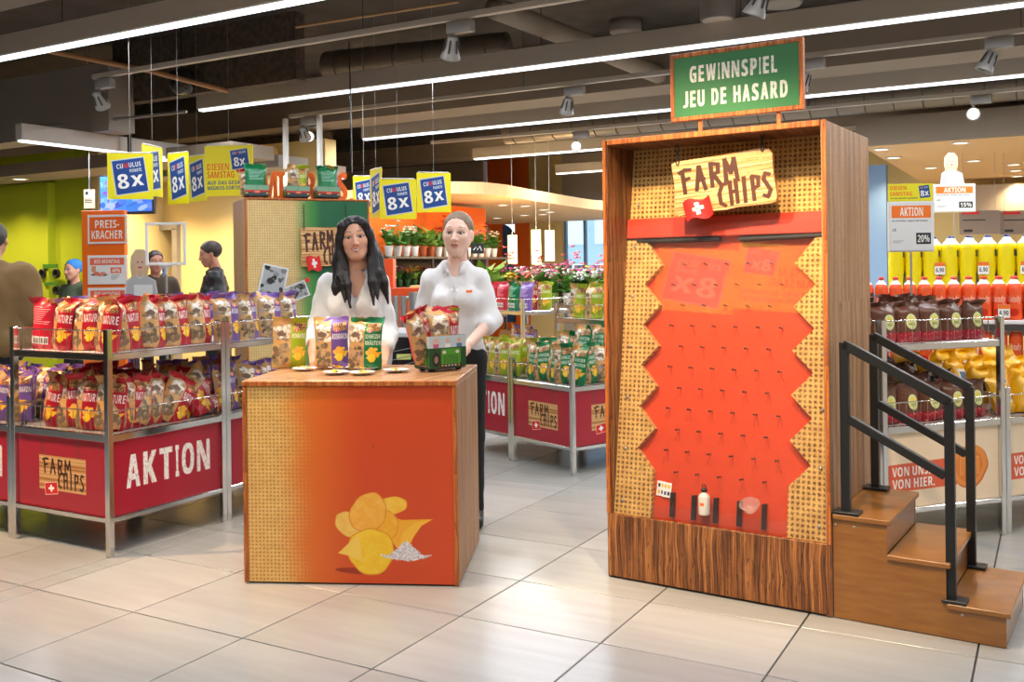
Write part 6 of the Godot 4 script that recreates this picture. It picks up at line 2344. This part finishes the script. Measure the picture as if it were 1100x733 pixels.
func build_market_side() -> void:
	var dir := Vector3(0.655, 0, -0.757).normalized()
	var turn := turn_to(dir)
	var at := Vector3(-0.743, 0, -5.016)
	var out := Basis(Vector3.UP, turn) * Vector3(0, 0, 1)
	var r0 := rack("display_rack", "two-tier chrome rack of brown sweets bags behind the steps", at, turn, 0.75, 0.75, 2, M.p_region, null)
	var r1 := rack("display_rack", "low chrome rack of yellow sweets bags behind the steps", at + dir * (0.75 + 0.034), turn, 0.75, 0.75, 1, M.p_region, null)
	rng.seed = 2001
	var gb := "brown sweets bags in the two-tier rack"
	for tier in 2:
		var y: float = [0.601, 1.006][tier]
		for i in 5:
			sweet(M.sweets, r0.transform * Vector3(0.09 + i * 0.14, y, -0.085), turn + rng.randf_range(-0.1, 0.1), -0.05, rng.randf_range(-0.05, 0.05), ["brown sweets bag, # from the cabinet in the rack's lower front row", "brown sweets bag, # from the cabinet in the rack's top front row"][tier], gb)
		for j in 3:
			for i in 5:
				var yel := tier == 0 and i > 3 and j > 0
				sweet(M.sweets_yellow if yel else M.sweets, r0.transform * Vector3(0.09 + i * 0.14, y + (0.03 + j * 0.035 if tier == 0 else 0.012 * j), -0.22 - j * 0.15), turn + rng.randf_range(-0.5, 0.5), rng.randf_range(-0.5, -0.1), rng.randf_range(-0.25, 0.25), ("yellow" if yel else "brown") + [" sweets bag heaped in the rack's lower basket", " sweets bag heaped in the rack's top basket"][tier], gb)
	for j in 4:
		for i in 5:
			sweet(M.sweets_yellow, r1.transform * Vector3(0.09 + i * 0.14, 0.601 + 0.035 * j, -0.085 - j * 0.15), turn + rng.randf_range(-0.3, 0.3), rng.randf_range(-0.4, -0.05), rng.randf_range(-0.15, 0.15), "yellow sweets bag, # from the brown ones, %s row of the low rack" % ["front", "second", "third", "back"][j], "yellow sweets bags in the low rack")

	# orange drinks on a dark shelf behind
	var frame := mat(rgb(70, 64, 58), 0.5)
	var o0 := P(905, 320, 6.55)
	var o1 := P(1120, 320, 6.15) - o0
	o1.y = 0
	var st := turn_to(o1.normalized())
	var su := shelf_unit("dark shelf of orange bottles behind the sweets rack", Vector3(o0.x, 0, o0.z), st, o1.length(), 0.36, [0.20, 0.72, 1.03], frame)
	var body := MB.new().lathe([Vector2(0.001, 0.0), Vector2(0.036, 0.0), Vector2(0.042, 0.006), Vector2(0.042, 0.10), Vector2(0.039, 0.115), Vector2(0.042, 0.13), Vector2(0.042, 0.20), Vector2(0.034, 0.235), Vector2(0.015, 0.258), Vector2(0.014, 0.268), Vector2(0.001, 0.268)], Vector3.ZERO, 12).mesh()
	var cap := MB.new().lathe([Vector2(0.001, 0.266), Vector2(0.017, 0.266), Vector2(0.017, 0.284), Vector2(0.001, 0.285)], Vector3.ZERO, 10).mesh()
	var cap_o := mat(rgb(226, 70, 40), 0.4)
	var cap_b := mat(rgb(44, 70, 150), 0.4)
	for row in 2:
		for i in 15:
			bottle(body, cap, M.pack_orange, cap_o if i < 12 else cap_b, "orange_bottle", su.transform * Vector3(0.07 + i * 0.09, 1.031, -0.07 - row * 0.10), st + 1.2, "orange drinks bottle, # from the cabinet end, %s row of the top board" % ["front", "back"][row], "orange bottles on the dark shelf")
	for i in 15:
		bottle(body, cap, M.pack_orange, cap_b if i % 3 == 0 else cap_o, "orange_bottle", su.transform * Vector3(0.07 + i * 0.09, 0.721, -0.07), st + 1.2, "orange drinks bottle, # from the cabinet end of the middle board", "orange bottles on the dark shelf")
	for x in [0.98, 1.16, 1.28]:
		tag(put(MB.new().cbox(su.transform * Vector3(x, 1.09, 0.024), Vector3(0.07, 0.085, 0.003), 0.0006, Basis(Vector3.UP, st)), "price_tag", M.p_price_tag), "small price tag on the dark bottle shelf, # from the cabinet", "price tag", "price tags on the bottle shelf")

	# yellow jugs on a shelf farther back
	var yp := P(950, 313, 8.6)
	var ydir := (P(1105, 313, 8.0) - P(950, 313, 8.6))
	ydir.y = 0
	var yt := turn_to(ydir.normalized())
	var ys := shelf_unit("dark shelf of yellow bottles farther down the aisle", Vector3(yp.x, 0, yp.z), yt, 1.5, 0.5, [0.25, 0.86, 1.17], frame)
	var jug := MB.new().lathe([Vector2(0.001, 0.0), Vector2(0.064, 0.0), Vector2(0.070, 0.008), Vector2(0.070, 0.36), Vector2(0.062, 0.40), Vector2(0.030, 0.435), Vector2(0.026, 0.45), Vector2(0.001, 0.45)], Vector3.ZERO, 12).mesh()
	var jcap := MB.new().lathe([Vector2(0.001, 0.448), Vector2(0.020, 0.448), Vector2(0.020, 0.468), Vector2(0.001, 0.469)], Vector3.ZERO, 10).mesh()
	for row in 2:
		for i in 10:
			bottle(jug, jcap, M.pack_yellow, cap_b, "yellow_bottle", ys.transform * Vector3(0.09 + i * 0.146, 1.171, -0.08 - row * 0.15), yt, "yellow bottle, # from the blue wall end, %s row of the far shelf" % ["front", "back"][row], "yellow bottles on the far shelf")
	for x in [0.46, 0.80, 1.12]:
		tag(put(MB.new().cbox(ys.transform * Vector3(x, 1.36, 0.005), Vector3(0.085, 0.105, 0.003), 0.0006, Basis(Vector3.UP, yt)), "price_tag", M.p_price_tag), "price tag hung before the yellow bottles, # from the blue wall", "price tag", "price tags on the yellow bottles")
	for i in 6:
		var c: Color = [rgb(220, 120, 40), rgb(90, 170, 60), rgb(60, 180, 170), rgb(210, 180, 60), rgb(200, 60, 60), rgb(80, 190, 180)][i]
		tag(put(MB.new().cbox(ys.transform * Vector3(0.14 + i * 0.235, 0.861 + 0.05, -0.14), Vector3(0.2, 0.10, 0.2), 0.03, Basis(Vector3.UP, yt)), "food_pack", mat(c, 0.4)), ["orange", "green", "teal", "mustard", "red", "pale teal"][i] + " food pack on the board under the yellow bottles", "food pack", "food packs under the yellow bottles")

	# price signs
	price_sign("grey AKTION 20 percent sign with a yellow strip on a pole above the sweets rack", 978.5, 243.5, 5.45, 0.255, 0.285, M.p_price20, M.p_saturday_strip, 1.016)
	price_sign("grey AKTION 15 percent sign with a pole above the yellow bottles", 1025, 213, 8.75, 0.375, 0.255, M.p_price15, null, 1.18)
	standee("small cardboard person holding a card above the 15 percent sign", P(1023, 199, 8.85), 0.24, 0.30, 0)
	for q in [[1052, 239, 0.46], [1096, 239, 0.46]]:
		var b := base("hanging_board", "grey hanging price board, # along the drinks aisle from the cabinet", "sign", P(q[0], q[1], 11.8), YAW - 0.2, "grey hanging price boards")
		put(MB.new().cbox(Vector3.ZERO, Vector3(q[2], 0.29, 0.012), 0.002), "board", mat(rgb(150, 134, 122), 0.7), b)
		put(MB.new().box(Vector3(-0.10, 0.115, 0.008), Vector3(0.2, 0.03, 0.004)), "red_line", M.flagred, b)
		put(MB.new().box(Vector3(-0.06, 0.03, 0.008), Vector3(0.26, 0.012, 0.004)), "text_line", M.dark, b)
		put(MB.new().box(Vector3(-0.13, -0.10, 0.008), Vector3(0.10, 0.03, 0.004)), "text_line", M.dark, b)
		for x in [-0.18, 0.18]:
			put(MB.new().tube([Vector3(x, 0.145, 0), Vector3(x, 1.79, 0)], 0.003, 5), "wire", M.steel, b)


func price_sign(label: String, x: float, y: float, d: float, w: float, h: float, card: Material, strip: Material, foot: float) -> void:
	var at := P(x, y, d)
	var o := base("price_sign", label, "sign", Vector3(at.x, foot, at.z), YAW - 0.05)
	var c := at.y - foot
	put(MB.new().cbox(Vector3(0, c, -0.004), Vector3(w, h, 0.016), 0.004), "frame", M.white, o)
	put(MB.new().box(Vector3(0, c, 0.006), Vector3(w - 0.018, h - 0.018, 0.004)), "card", card, o)
	put(MB.new().tube([Vector3(0.0, 0.0, -0.006), Vector3(0, c - h / 2, -0.006)], 0.006, 8), "pole", M.steel, o)
	put(MB.new().cbox(Vector3(0, 0.003, -0.006), Vector3(0.09, 0.006, 0.09), 0.002), "foot", M.steel, o)
	if strip:
		put(MB.new().cbox(Vector3(0, c + h / 2 + 0.05, 0.0), Vector3(w * 0.98, 0.10, 0.004), 0.001), "yellow_strip", strip, o)


func standee(label: String, at: Vector3, w: float, h: float, kind: int) -> void:
	var o := base("cardboard_standee", label, "standee", at, YAW)
	var p := PackedVector2Array()
	for q in [[0.04, 0.0], [0.96, 0.0], [0.88, 0.36], [0.66, 0.45], [0.72, 0.62], [0.70, 0.86], [0.58, 0.99], [0.36, 0.99], [0.23, 0.86], [0.20, 0.62], [0.24, 0.45], [0.10, 0.36]]:
		p.append(Vector2((q[0] - 0.5) * w, q[1] * h))
	put(MB.new().extrude(p, -0.004, 0.004), "printed_board", M.p_cutout, o)
	put(MB.new().tube([Vector3(0, 0, -0.01), Vector3(0, -at.y + 0.02 if kind == 1 else -0.12, -0.01)], 0.008, 8), "pole", M.steel, o)
	if kind == 1:
		put(MB.new().cbox(Vector3(0, -at.y + 0.01, -0.01), Vector3(0.16, 0.02, 0.16), 0.004), "foot", M.steel, o)


# ---------------------------------------------------------------- hanging signs, left background
func hanging_sign(label: String, x: float, y: float, d: float, w: float, h: float, turn: float, m: Material, group := "") -> void:
	var at := P(x, y, d)
	var o := base("hanging_sign", label, "sign", at, YAW + turn, group)
	put(MB.new().cbox(Vector3.ZERO, Vector3(w, h, 0.003), 0.0008), "board", m, o)
	put(MB.new().tube([Vector3(-w * 0.45, h / 2 + 0.004, 0), Vector3(w * 0.45, h / 2 + 0.004, 0)], 0.004, 6), "hanger_bar", M.white, o)
	put(MB.new().tube([Vector3(0, h / 2, 0), Vector3(0, 3.69 - at.y, 0)], 0.0012, 5), "wire", M.grey, o)


func build_left_back() -> void:
	var y8 := "yellow hanging sign with a blue 8x panel "
	hanging_sign(y8 + "before the screen", 140, 189.5, 6.6, 0.295, 0.315, 0.22, M.p_cumulus, "yellow 8x signs")
	hanging_sign(y8 + "seen edge-on beside the screen", 163.8, 184, 6.75, 0.26, 0.35, 1.38, M.p_cumulus, "yellow 8x signs")
	hanging_sign(y8 + "between the screen and the tall display", 191.5, 192, 6.8, 0.22, 0.36, -0.55, M.p_cumulus, "yellow 8x signs")
	hanging_sign(y8 + "half behind the big yellow sign", 212, 192, 8.75, 0.245, 0.415, -0.55, M.p_cumulus, "yellow 8x signs")
	hanging_sign("large yellow Saturday sign hung beside the tall display", 246, 183.5, 8.5, 0.445, 0.445, -0.12, M.p_saturday)
	hanging_sign(y8 + "turned aside beside the tall display", 404, 208, 8.3, 0.24, 0.42, -1.0, M.p_cumulus, "yellow 8x signs")
	hanging_sign(y8 + "before the orange wall, lower of two", 427.5, 214, 8.1, 0.31, 0.335, 0.22, M.p_cumulus, "yellow 8x signs")
	hanging_sign(y8 + "before the orange wall, higher of two", 466, 207, 8.2, 0.29, 0.335, 0.15, M.p_cumulus, "yellow 8x signs")
	hanging_sign(y8 + "peeking past the orange letter S", 391, 209, 8.8, 0.20, 0.33, 0.3, M.p_cumulus, "yellow 8x signs")

	# screen
	var tv := base("wall_screen", "flat screen with a blue picture hung under the ceiling", "screen", P(137, 209, 9.6), YAW - 0.25)
	put(MB.new().cbox(Vector3.ZERO, Vector3(0.62, 0.40, 0.05), 0.006), "casing", M.black, tv)
	var gl := tmat(T.screen, 0.2)
	gl.emission_enabled = true
	gl.emission_texture = T.screen
	gl.emission = Color.BLACK
	gl.emission_energy_multiplier = 0.8
	put(MB.new().box(Vector3(0, 0.005, 0.026), Vector3(0.585, 0.355, 0.003)), "display", gl, tv)
	put(MB.new().tube([Vector3(0, 0.1, -0.04), Vector3(0, 1.55, -0.04)], 0.02, 8), "ceiling_mount", M.dark, tv)

	# poster tower
	var p := P(113, 300, 9.0)
	var o := base("poster_tower", "orange poster tower with price cracker boards", "poster stand", Vector3(p.x, 0, p.z), YAW - 0.12)
	put(MB.new().cbox(Vector3(0, 1.0, 0), Vector3(0.42, 2.0, 0.06), 0.004), "panel", mat(rgb(246, 112, 18), 0.5), o)
	put(MB.new().cbox(Vector3(0.0, 0.01, 0.0), Vector3(0.42, 0.02, 0.3), 0.004), "foot", M.grey, o)
	var q := face_pt(o, 115.5, 246.5, 0.04)
	put(MB.new().cbox(q, Vector3(0.385, 0.27, 0.016), 0.002), "headline_board", M.p_cracker, o)
	q = face_pt(o, 115.5, 290, 0.04)
	put(MB.new().cbox(q, Vector3(0.385, 0.27, 0.016), 0.002), "offer_board", M.p_monday, o)
	put(MB.new().cbox(q - Vector3(0, 0.30, 0), Vector3(0.385, 0.27, 0.016), 0.002), "offer_board", M.p_monday, o)
	var wm := base("wall_notice", "small pale notice board above the poster tower", "sign", P(96, 214, 9.6), YAW - 0.2)
	put(MB.new().cbox(Vector3.ZERO, Vector3(0.12, 0.19, 0.01), 0.002), "board", mat(rgb(216, 196, 168), 0.7), wm)
	put(MB.new().box(Vector3(-0.025, 0.06, 0.006), Vector3(0.03, 0.03, 0.002)), "mark", M.black, wm)
	for i in 3:
		put(MB.new().box(Vector3(-0.005, 0.0 - i * 0.016, 0.006), Vector3(0.08, 0.006, 0.002)), "text_line", M.dark, wm)
	put(MB.new().tube([Vector3(0, 0.09, 0), Vector3(0, 1.55, 0)], 0.004, 5), "wire", M.steel, wm)

	standee("cardboard standee of a smiling fair-haired person with a white card", P(152, 321, 8.8), 0.34, 0.455, 1)
	# empty white sign frame on a pole
	var f := P(178, 262, 8.3)
	var fs := base("sign_frame", "empty white sign frame on a pole", "sign frame", Vector3(f.x, 0, f.z), YAW - 0.08)
	var c := f.y
	var fw := 0.335
	var fh := 0.345
	for s in [-1, 1]:
		put(MB.new().cbox(Vector3(s * fw / 2, c, 0), Vector3(0.024, fh + 0.024, 0.02), 0.004), "frame_bar", M.white, fs)
		put(MB.new().cbox(Vector3(0, c + s * fh / 2, 0), Vector3(fw - 0.024, 0.024, 0.02), 0.004), "frame_bar", M.white, fs)
	put(MB.new().lathe([Vector2(0.012, c - fh / 2 - 0.09), Vector2(0.012, c - fh / 2 - 0.05), Vector2(0.06, c - fh / 2 - 0.012)], Vector3.ZERO, 10), "holder", M.white, fs)
	put(MB.new().tube([Vector3(0, 0.02, 0), Vector3(0, c - fh / 2 - 0.04, 0)], 0.012, 8), "pole", M.steel, fs)
	put(MB.new().cbox(Vector3(0, 0.01, 0), Vector3(0.34, 0.02, 0.34), 0.004), "foot", M.steel, fs)
	# wheelchair notice
	var wn := base("blue_notice", "blue wheelchair notice on the dark doorway", "sign", onz(172, 289, -8.96), 0)
	put(MB.new().cbox(Vector3.ZERO, Vector3(0.16, 0.2, 0.01), 0.002), "plate", mat(rgb(30, 96, 190), 0.5), wn)
	var ic := MB.new()
	var ring := []
	for i in 14:
		ring.append(Vector3(cos(TAU * i / 14) * 0.035 - 0.01, sin(TAU * i / 14) * 0.035 - 0.03, 0.008))
	ic.tube(ring, 0.006, 5, true)
	ic.tube([Vector3(-0.01, 0.06, 0.008), Vector3(-0.005, 0.0, 0.008), Vector3(0.03, 0.0, 0.008), Vector3(0.045, -0.06, 0.008)], 0.008, 5)
	put(ic, "symbol", M.paper, wn)


# ---------------------------------------------------------------- plants
var plant_kinds := []


func make_plants() -> void:
	M.leaf = mat(rgb(74, 122, 40), 0.5)
	M.leaf.backlight_enabled = true
	M.leaf.backlight = Color(0.2, 0.3, 0.1)
	M.leaf_light = mat(rgb(128, 160, 62), 0.5)
	M.leaf_dark = mat(rgb(44, 84, 36), 0.5)
	for k in 6:
		rng.seed = 3000 + k
		var lf := MB.new()
		var n: int = [26, 20, 30, 16, 22, 26][k]
		for i in n:
			var a := TAU * rng.randf()
			var up := rng.randf_range(0.25, 1.1)
			var l: float = rng.randf_range(0.12, 0.24) * ([1.0, 1.2, 0.8, 1.0, 1.0, 0.9][k])
			var w := l * rng.randf_range(0.16, 0.3)
			var d := Vector3(cos(a), 0, sin(a))
			var side := Vector3(-sin(a), 0, cos(a)) * w
			var r0 := Vector3(0, 0.02, 0) + d * 0.015
			var m0 := r0 + d * l * 0.4 * (1.3 - up) + Vector3(0, l * up * 0.7, 0)
			var e0 := m0 + d * l * 0.5 + Vector3(0, l * (up - 0.55) * 0.6, 0)
			lf.tri(r0, m0 - side, m0 + side)
			lf.tri(m0 - side, e0, m0 + side)
		var bl := MB.new()
		var heads: int = [12, 0, 16, 9, 14, 10][k]
		for i in heads:
			var a := TAU * rng.randf()
			var r := rng.randf_range(0.0, 0.10)
			var c := Vector3(cos(a) * r, rng.randf_range(0.14, 0.25) if k != 3 else rng.randf_range(0.24, 0.42), sin(a) * r)
			if k == 3:
				lf.tri(Vector3(0.004, 0.02, 0), c, Vector3(-0.004, 0.02, 0))
			var s := rng.randf_range(0.016, 0.030)
			for j in 5:
				var b := TAU * j / 5.0
				var t := Vector3(cos(b), 0.3, sin(b)) * s
				var u := Vector3(-sin(b), 0.15, cos(b)) * s * 0.55
				bl.tri(c, c + t - u, c + t + u)
				bl.tri(c + Vector3(0, 0.012, 0), c + t * 0.8 - u, c + t * 0.8 + u + Vector3(0, 0.012, 0))
		plant_kinds.append([lf.mesh(), bl.mesh() if heads else null])
	plant_kinds.append(MB.new().lathe([Vector2(0.001, -0.10), Vector2(0.036, -0.10), Vector2(0.050, 0.0), Vector2(0.053, 0.004), Vector2(0.053, 0.022), Vector2(0.047, 0.022), Vector2(0.045, 0.005), Vector2(0.001, 0.003)], Vector3.ZERO, 14).mesh())


func plant(k: int, at: Vector3, bloom: Color, pot: Material, label: String, group: String, size := 1.0) -> void:
	var o := base("potted_plant", label, "plant", at + Vector3(0, 0.10 * size, 0), rng.randf() * TAU, group)
	o.scale = Vector3.ONE * size
	put(plant_kinds[6], "pot", pot, o)
	put(plant_kinds[k][0], "foliage", [M.leaf, M.leaf_light, M.leaf_dark, M.leaf, M.leaf_light, M.leaf][k], o)
	if plant_kinds[k][1]:
		if not M.has("bloom%s" % bloom.to_html()):
			M["bloom%s" % bloom.to_html()] = mat(bloom, 0.6)
		put(plant_kinds[k][1], "blossoms", M["bloom%s" % bloom.to_html()], o)


func build_flowers() -> void:
	make_plants()
	rng.seed = 4100
	var terra := mat(rgb(186, 96, 54), 0.7)
	var names_ := {"white": rgb(240, 238, 226), "red": rgb(206, 44, 52), "pink": rgb(226, 110, 160), "yellow": rgb(238, 196, 50), "orange": rgb(240, 130, 50), "magenta": rgb(206, 50, 130), "coral": rgb(240, 120, 96)}
	# wall shelves
	var sh := base("flower_shelf", "dark two-board flower shelf on the orange side wall", "shelf", Vector3(-7.31, 0, -9.35))
	for y in [1.58, 1.20, 0.75]:
		put(MB.new().cbox(Vector3(0.19, y - 0.015, -1.40), Vector3(0.38, 0.03, 2.85), 0.003), "shelf_board", mat(rgb(92, 76, 60), 0.6), sh)
	put(MB.new().cbox(Vector3(0.02, 1.1, -1.40), Vector3(0.03, 1.0, 2.85), 0.003), "back_board", mat(rgb(66, 50, 42), 0.7), sh)
	for z in [0.0, -0.94, -1.88, -2.82]:
		put(MB.new().cbox(Vector3(0.36, 0.79, z), Vector3(0.03, 1.58, 0.03), 0.003), "upright", M.dark, sh)
	var seq := ["white", "white", "white", "white", "", "", "red", "red", "white", "yellow", "", "white", "pink", "red", "white"]
	for i in 15:
		var c: String = seq[i]
		var k: int = 1 if c == "" else [0, 3, 5][i % 3]
		plant(k, Vector3(-7.05, 1.58, -9.50 - i * 0.18), names_[c if c else "white"], terra if i == 4 or i == 5 else M.white, ("leafy green plant" if c == "" else c + "-flowering plant") + " on the upper flower shelf, # of its colour", "plants on the upper flower shelf", 1.05)
	for i in 17:
		var c: String = ["yellow", "white", "pink", "orange", "yellow", "red", "magenta"][i % 7]
		plant([2, 4, 5][i % 3], Vector3(-7.10, 1.20, -9.46 - i * 0.16), names_[c], M.leaf_dark, "low %s-flowering plant on the lower flower shelf, # of its colour" % c, "plants on the lower flower shelf", 0.72)
	# flower table beyond the chip racks
	var t0 := P(602, 300, 10.9)
	var tb := base("flower_table", "low wooden table full of flowers beyond the chip racks", "table", Vector3(t0.x, 0, t0.z), YAW)
	put(MB.new().cbox(Vector3(0, 0.99, 0), Vector3(1.9, 0.04, 0.9), 0.004), "table_top", mat(rgb(120, 92, 66), 0.6), tb)
	for x in [-0.9, 0.9]:
		for z in [-0.4, 0.4]:
			put(MB.new().cbox(Vector3(x, 0.485, z), Vector3(0.06, 0.97, 0.06), 0.004), "leg", mat(rgb(96, 74, 54), 0.6), tb)
	var cols := ["pink", "white", "magenta", "coral", "white", "pink", "yellow", "magenta", "red", "coral"]
	for i in 34:
		var c: String = cols[(i * 3) % 10]
		var x := -0.88 + (i % 12) * 0.155 + rng.randf_range(-0.03, 0.03)
		var z := 0.32 - int(i / 12.0) * 0.28
		var leafy := i % 12 < 2
		plant(1 if leafy else [0, 3, 2, 4, 5][i % 5], tb.transform * Vector3(x, 1.01, z), names_[c], [M.white, terra, M.leaf_light][i % 3], ("leafy green plant" if leafy else c + "-flowering plant") + " on the flower table, # of its colour from the window", "plants on the flower table", 1.05 + 0.1 * int(i / 12.0))
	# pendant lamps
	M.shade = mat(rgb(255, 240, 206), 0.6)
	M.shade.emission_enabled = true
	M.shade.emission = rgb(255, 226, 170)
	M.shade.emission_energy_multiplier = 1.5
	for q in [[550.5, 268, 0.37], [576, 265.5, 0.45], [590.5, 264, 0.40]]:
		var at := P(q[0], q[1], 12.6)
		var o := base("pendant_lamp", "glowing cream cylinder lamp over the flowers, # from the orange wall", "lamp", at, 0, "cylinder lamps over the flowers")
		var h: float = q[2] / 2
		put(MB.new().lathe([Vector2(0.062, -h), Vector2(0.062, h), Vector2(0.058, h), Vector2(0.058, -h), Vector2(0.062, -h)], Vector3.ZERO, 18), "lamp_shade", M.shade, o)
		put(MB.new().tube([Vector3(0, h - 0.02, 0), Vector3(0, 3.69 - at.y, 0)], 0.003, 5), "cord", M.white, o)
		put(MB.new().tube([Vector3(-0.06, h - 0.01, 0), Vector3(0.06, h - 0.01, 0)], 0.003, 5), "spider", M.white, o)
		var l := OmniLight3D.new()
		l.name = "glow"
		l.light_energy = 0.5
		l.light_color = rgb(255, 220, 160)
		l.light_size = 0.04
		l.omni_range = 20
		l.shadow_enabled = true
		o.add_child(l)
	# orange tiled sales desk with steel gate
	var dk := base("tiled_desk", "orange tiled sales desk before the flower shelves", "desk", Vector3.ZERO)
	var tile := mat(rgb(228, 84, 34), 0.4)
	tile.albedo_texture = noise_tex(55, 0.05, rgb(225, 215, 210), rgb(255, 255, 255), 2)
	tri_tex(tile, Vector3(1, 1, 1))
	var p0 := P(411, 320, 9.4)
	put(MB.new().cbox(Vector3(p0.x, 0.76, p0.z), Vector3(0.24, 1.52, 0.24), 0.004, Basis(Vector3.UP, YAW)), "tall_block", tile, dk)
	var p1 := P(430, 320, 9.2)
	put(MB.new().cbox(Vector3(p1.x, 0.62, p1.z), Vector3(0.40, 1.24, 0.24), 0.004, Basis(Vector3.UP, YAW)), "low_block", tile, dk)
	var p2 := P(462, 320, 9.3)
	put(MB.new().cbox(Vector3(p2.x, 0.63, p2.z), Vector3(0.36, 1.26, 0.24), 0.004, Basis(Vector3.UP, YAW)), "cream_block", mat(rgb(238, 196, 120), 0.6), dk)
	var gate := base("steel_gate", "brushed steel turnstile posts behind the counter", "turnstile", Vector3.ZERO)
	for q in [[425, 318], [433.5, 318], [446, 314]]:
		var b := P(q[0], q[1], 7.4)
		put(MB.new().tube([Vector3(b.x, 0, b.z), b], 0.024 if q[0] < 440 else 0.05, 14), "post", M.steel, gate)
	put(MB.new().tube([P(418, 329, 7.4), P(425, 329, 7.4)], 0.012, 8), "arm", M.steel, gate)
	put(MB.new().tube([P(433, 320, 7.4), P(446, 320, 7.4)], 0.012, 8), "arm", M.steel, gate)
	# wrapped goods
	var wp := P(437, 350, 6.25)
	var wo := base("wrapped_crate", "stack of black goods in clear stretch film behind the counter", "crate", Vector3(wp.x, 0, wp.z), YAW + 0.1)
	var film := MB.new()
	var rows := []
	var qn := noise(12, 8.0, 2)
	for j in 13:
		var row := []
		for i in 25:
			var a := TAU * i / 24.0
			var c := Vector3(sin(a), 0, cos(a))
			var sq := 0.17 / maxf(absf(c.x), absf(c.z))
			row.append(c * minf(sq, 0.20) * (1.0 + 0.05 * qn.get_noise_3d(c.x, j * 0.6, c.z)) + Vector3(0, j * 0.082, 0))
		rows.append(row)
	film.grid(rows, [], true)
	put(film, "wrapped_stack", M.wrap, wo)
	put(MB.new().cbox(Vector3(0, 1.0, 0), Vector3(0.36, 0.05, 0.36), 0.015), "film_top", mat(rgb(196, 198, 202), 0.25), wo)
	put(MB.new().cbox(Vector3(-0.02, 0.86, 0.173), Vector3(0.09, 0.035, 0.003), 0.001), "label_strip", mat(rgb(210, 216, 120), 0.6), wo)
	for i in 7:
		put(MB.new().bar(Vector3(-0.165, 0.55 + i * 0.055, 0.176), Vector3(0.165, 0.70 + i * 0.04, 0.176), 0.004, 0.003), "film_fold", mat(rgb(120, 122, 126), 0.3), wo)
	# menu board by the flowers
	var mbd := base("menu_board", "small black menu board at the end of the flower shelf", "sign", P(513, 267, 12.0), YAW)
	put(MB.new().cbox(Vector3.ZERO, Vector3(0.16, 0.13, 0.012), 0.002), "board", M.black, mbd)
	put(MB.new().tube([Vector3(-0.05, -0.02, 0.008), Vector3(-0.02, 0.02, 0.008), Vector3(0.0, -0.02, 0.008), Vector3(0.03, 0.03, 0.008), Vector3(0.05, -0.03, 0.008)], 0.005, 5), "chalk_line", M.paper, mbd)
	put(MB.new().tube([Vector3(0, -0.06, 0), Vector3(0, -1.66, 0)], 0.006, 6), "stem", M.dark, mbd)
	# signs opposite the displays, seen in the acrylic
	for q in [[-3.88, M.p_cumulus, "large yellow 8x poster hung over the aisle opposite the displays"], [-3.0, M.p_saturday, "large yellow Saturday poster hung over the aisle opposite the displays"]]:
		var b := base("aisle_poster", q[2], "poster", Vector3(q[0], 2.64, 0.6), PI - 0.35)
		put(MB.new().cbox(Vector3.ZERO, Vector3(0.80, 0.66, 0.006), 0.001), "board", q[1], b)
		for x in [-0.3, 0.3]:
			put(MB.new().tube([Vector3(x, 0.33, 0), Vector3(x, 1.06, 0)], 0.003, 5), "wire", M.steel, b)


func _ready() -> void:
	set_camera()
	set_world()
	make_prints()
	make_materials()
	M.dark_peg = mat(rgb(70, 52, 44), 0.4, 0.5)
	M.suit_a = mat(rgb(232, 190, 30), 0.5)
	M.suit_b = mat(rgb(40, 60, 130), 0.5)
	M.rail = mat(rgb(38, 38, 38), 0.38, 0.3)
	M.crisp = mat(rgb(244, 196, 84), 0.5)
	build_lights()
	build_room()
	build_ceiling_things()
	make_bag_shapes()
	build_cabinet()
	build_counter()
	build_left_racks()
	build_mid_racks()
	build_tall_display()
	build_market_side()
	build_left_back()
	build_flowers()
	build_people()
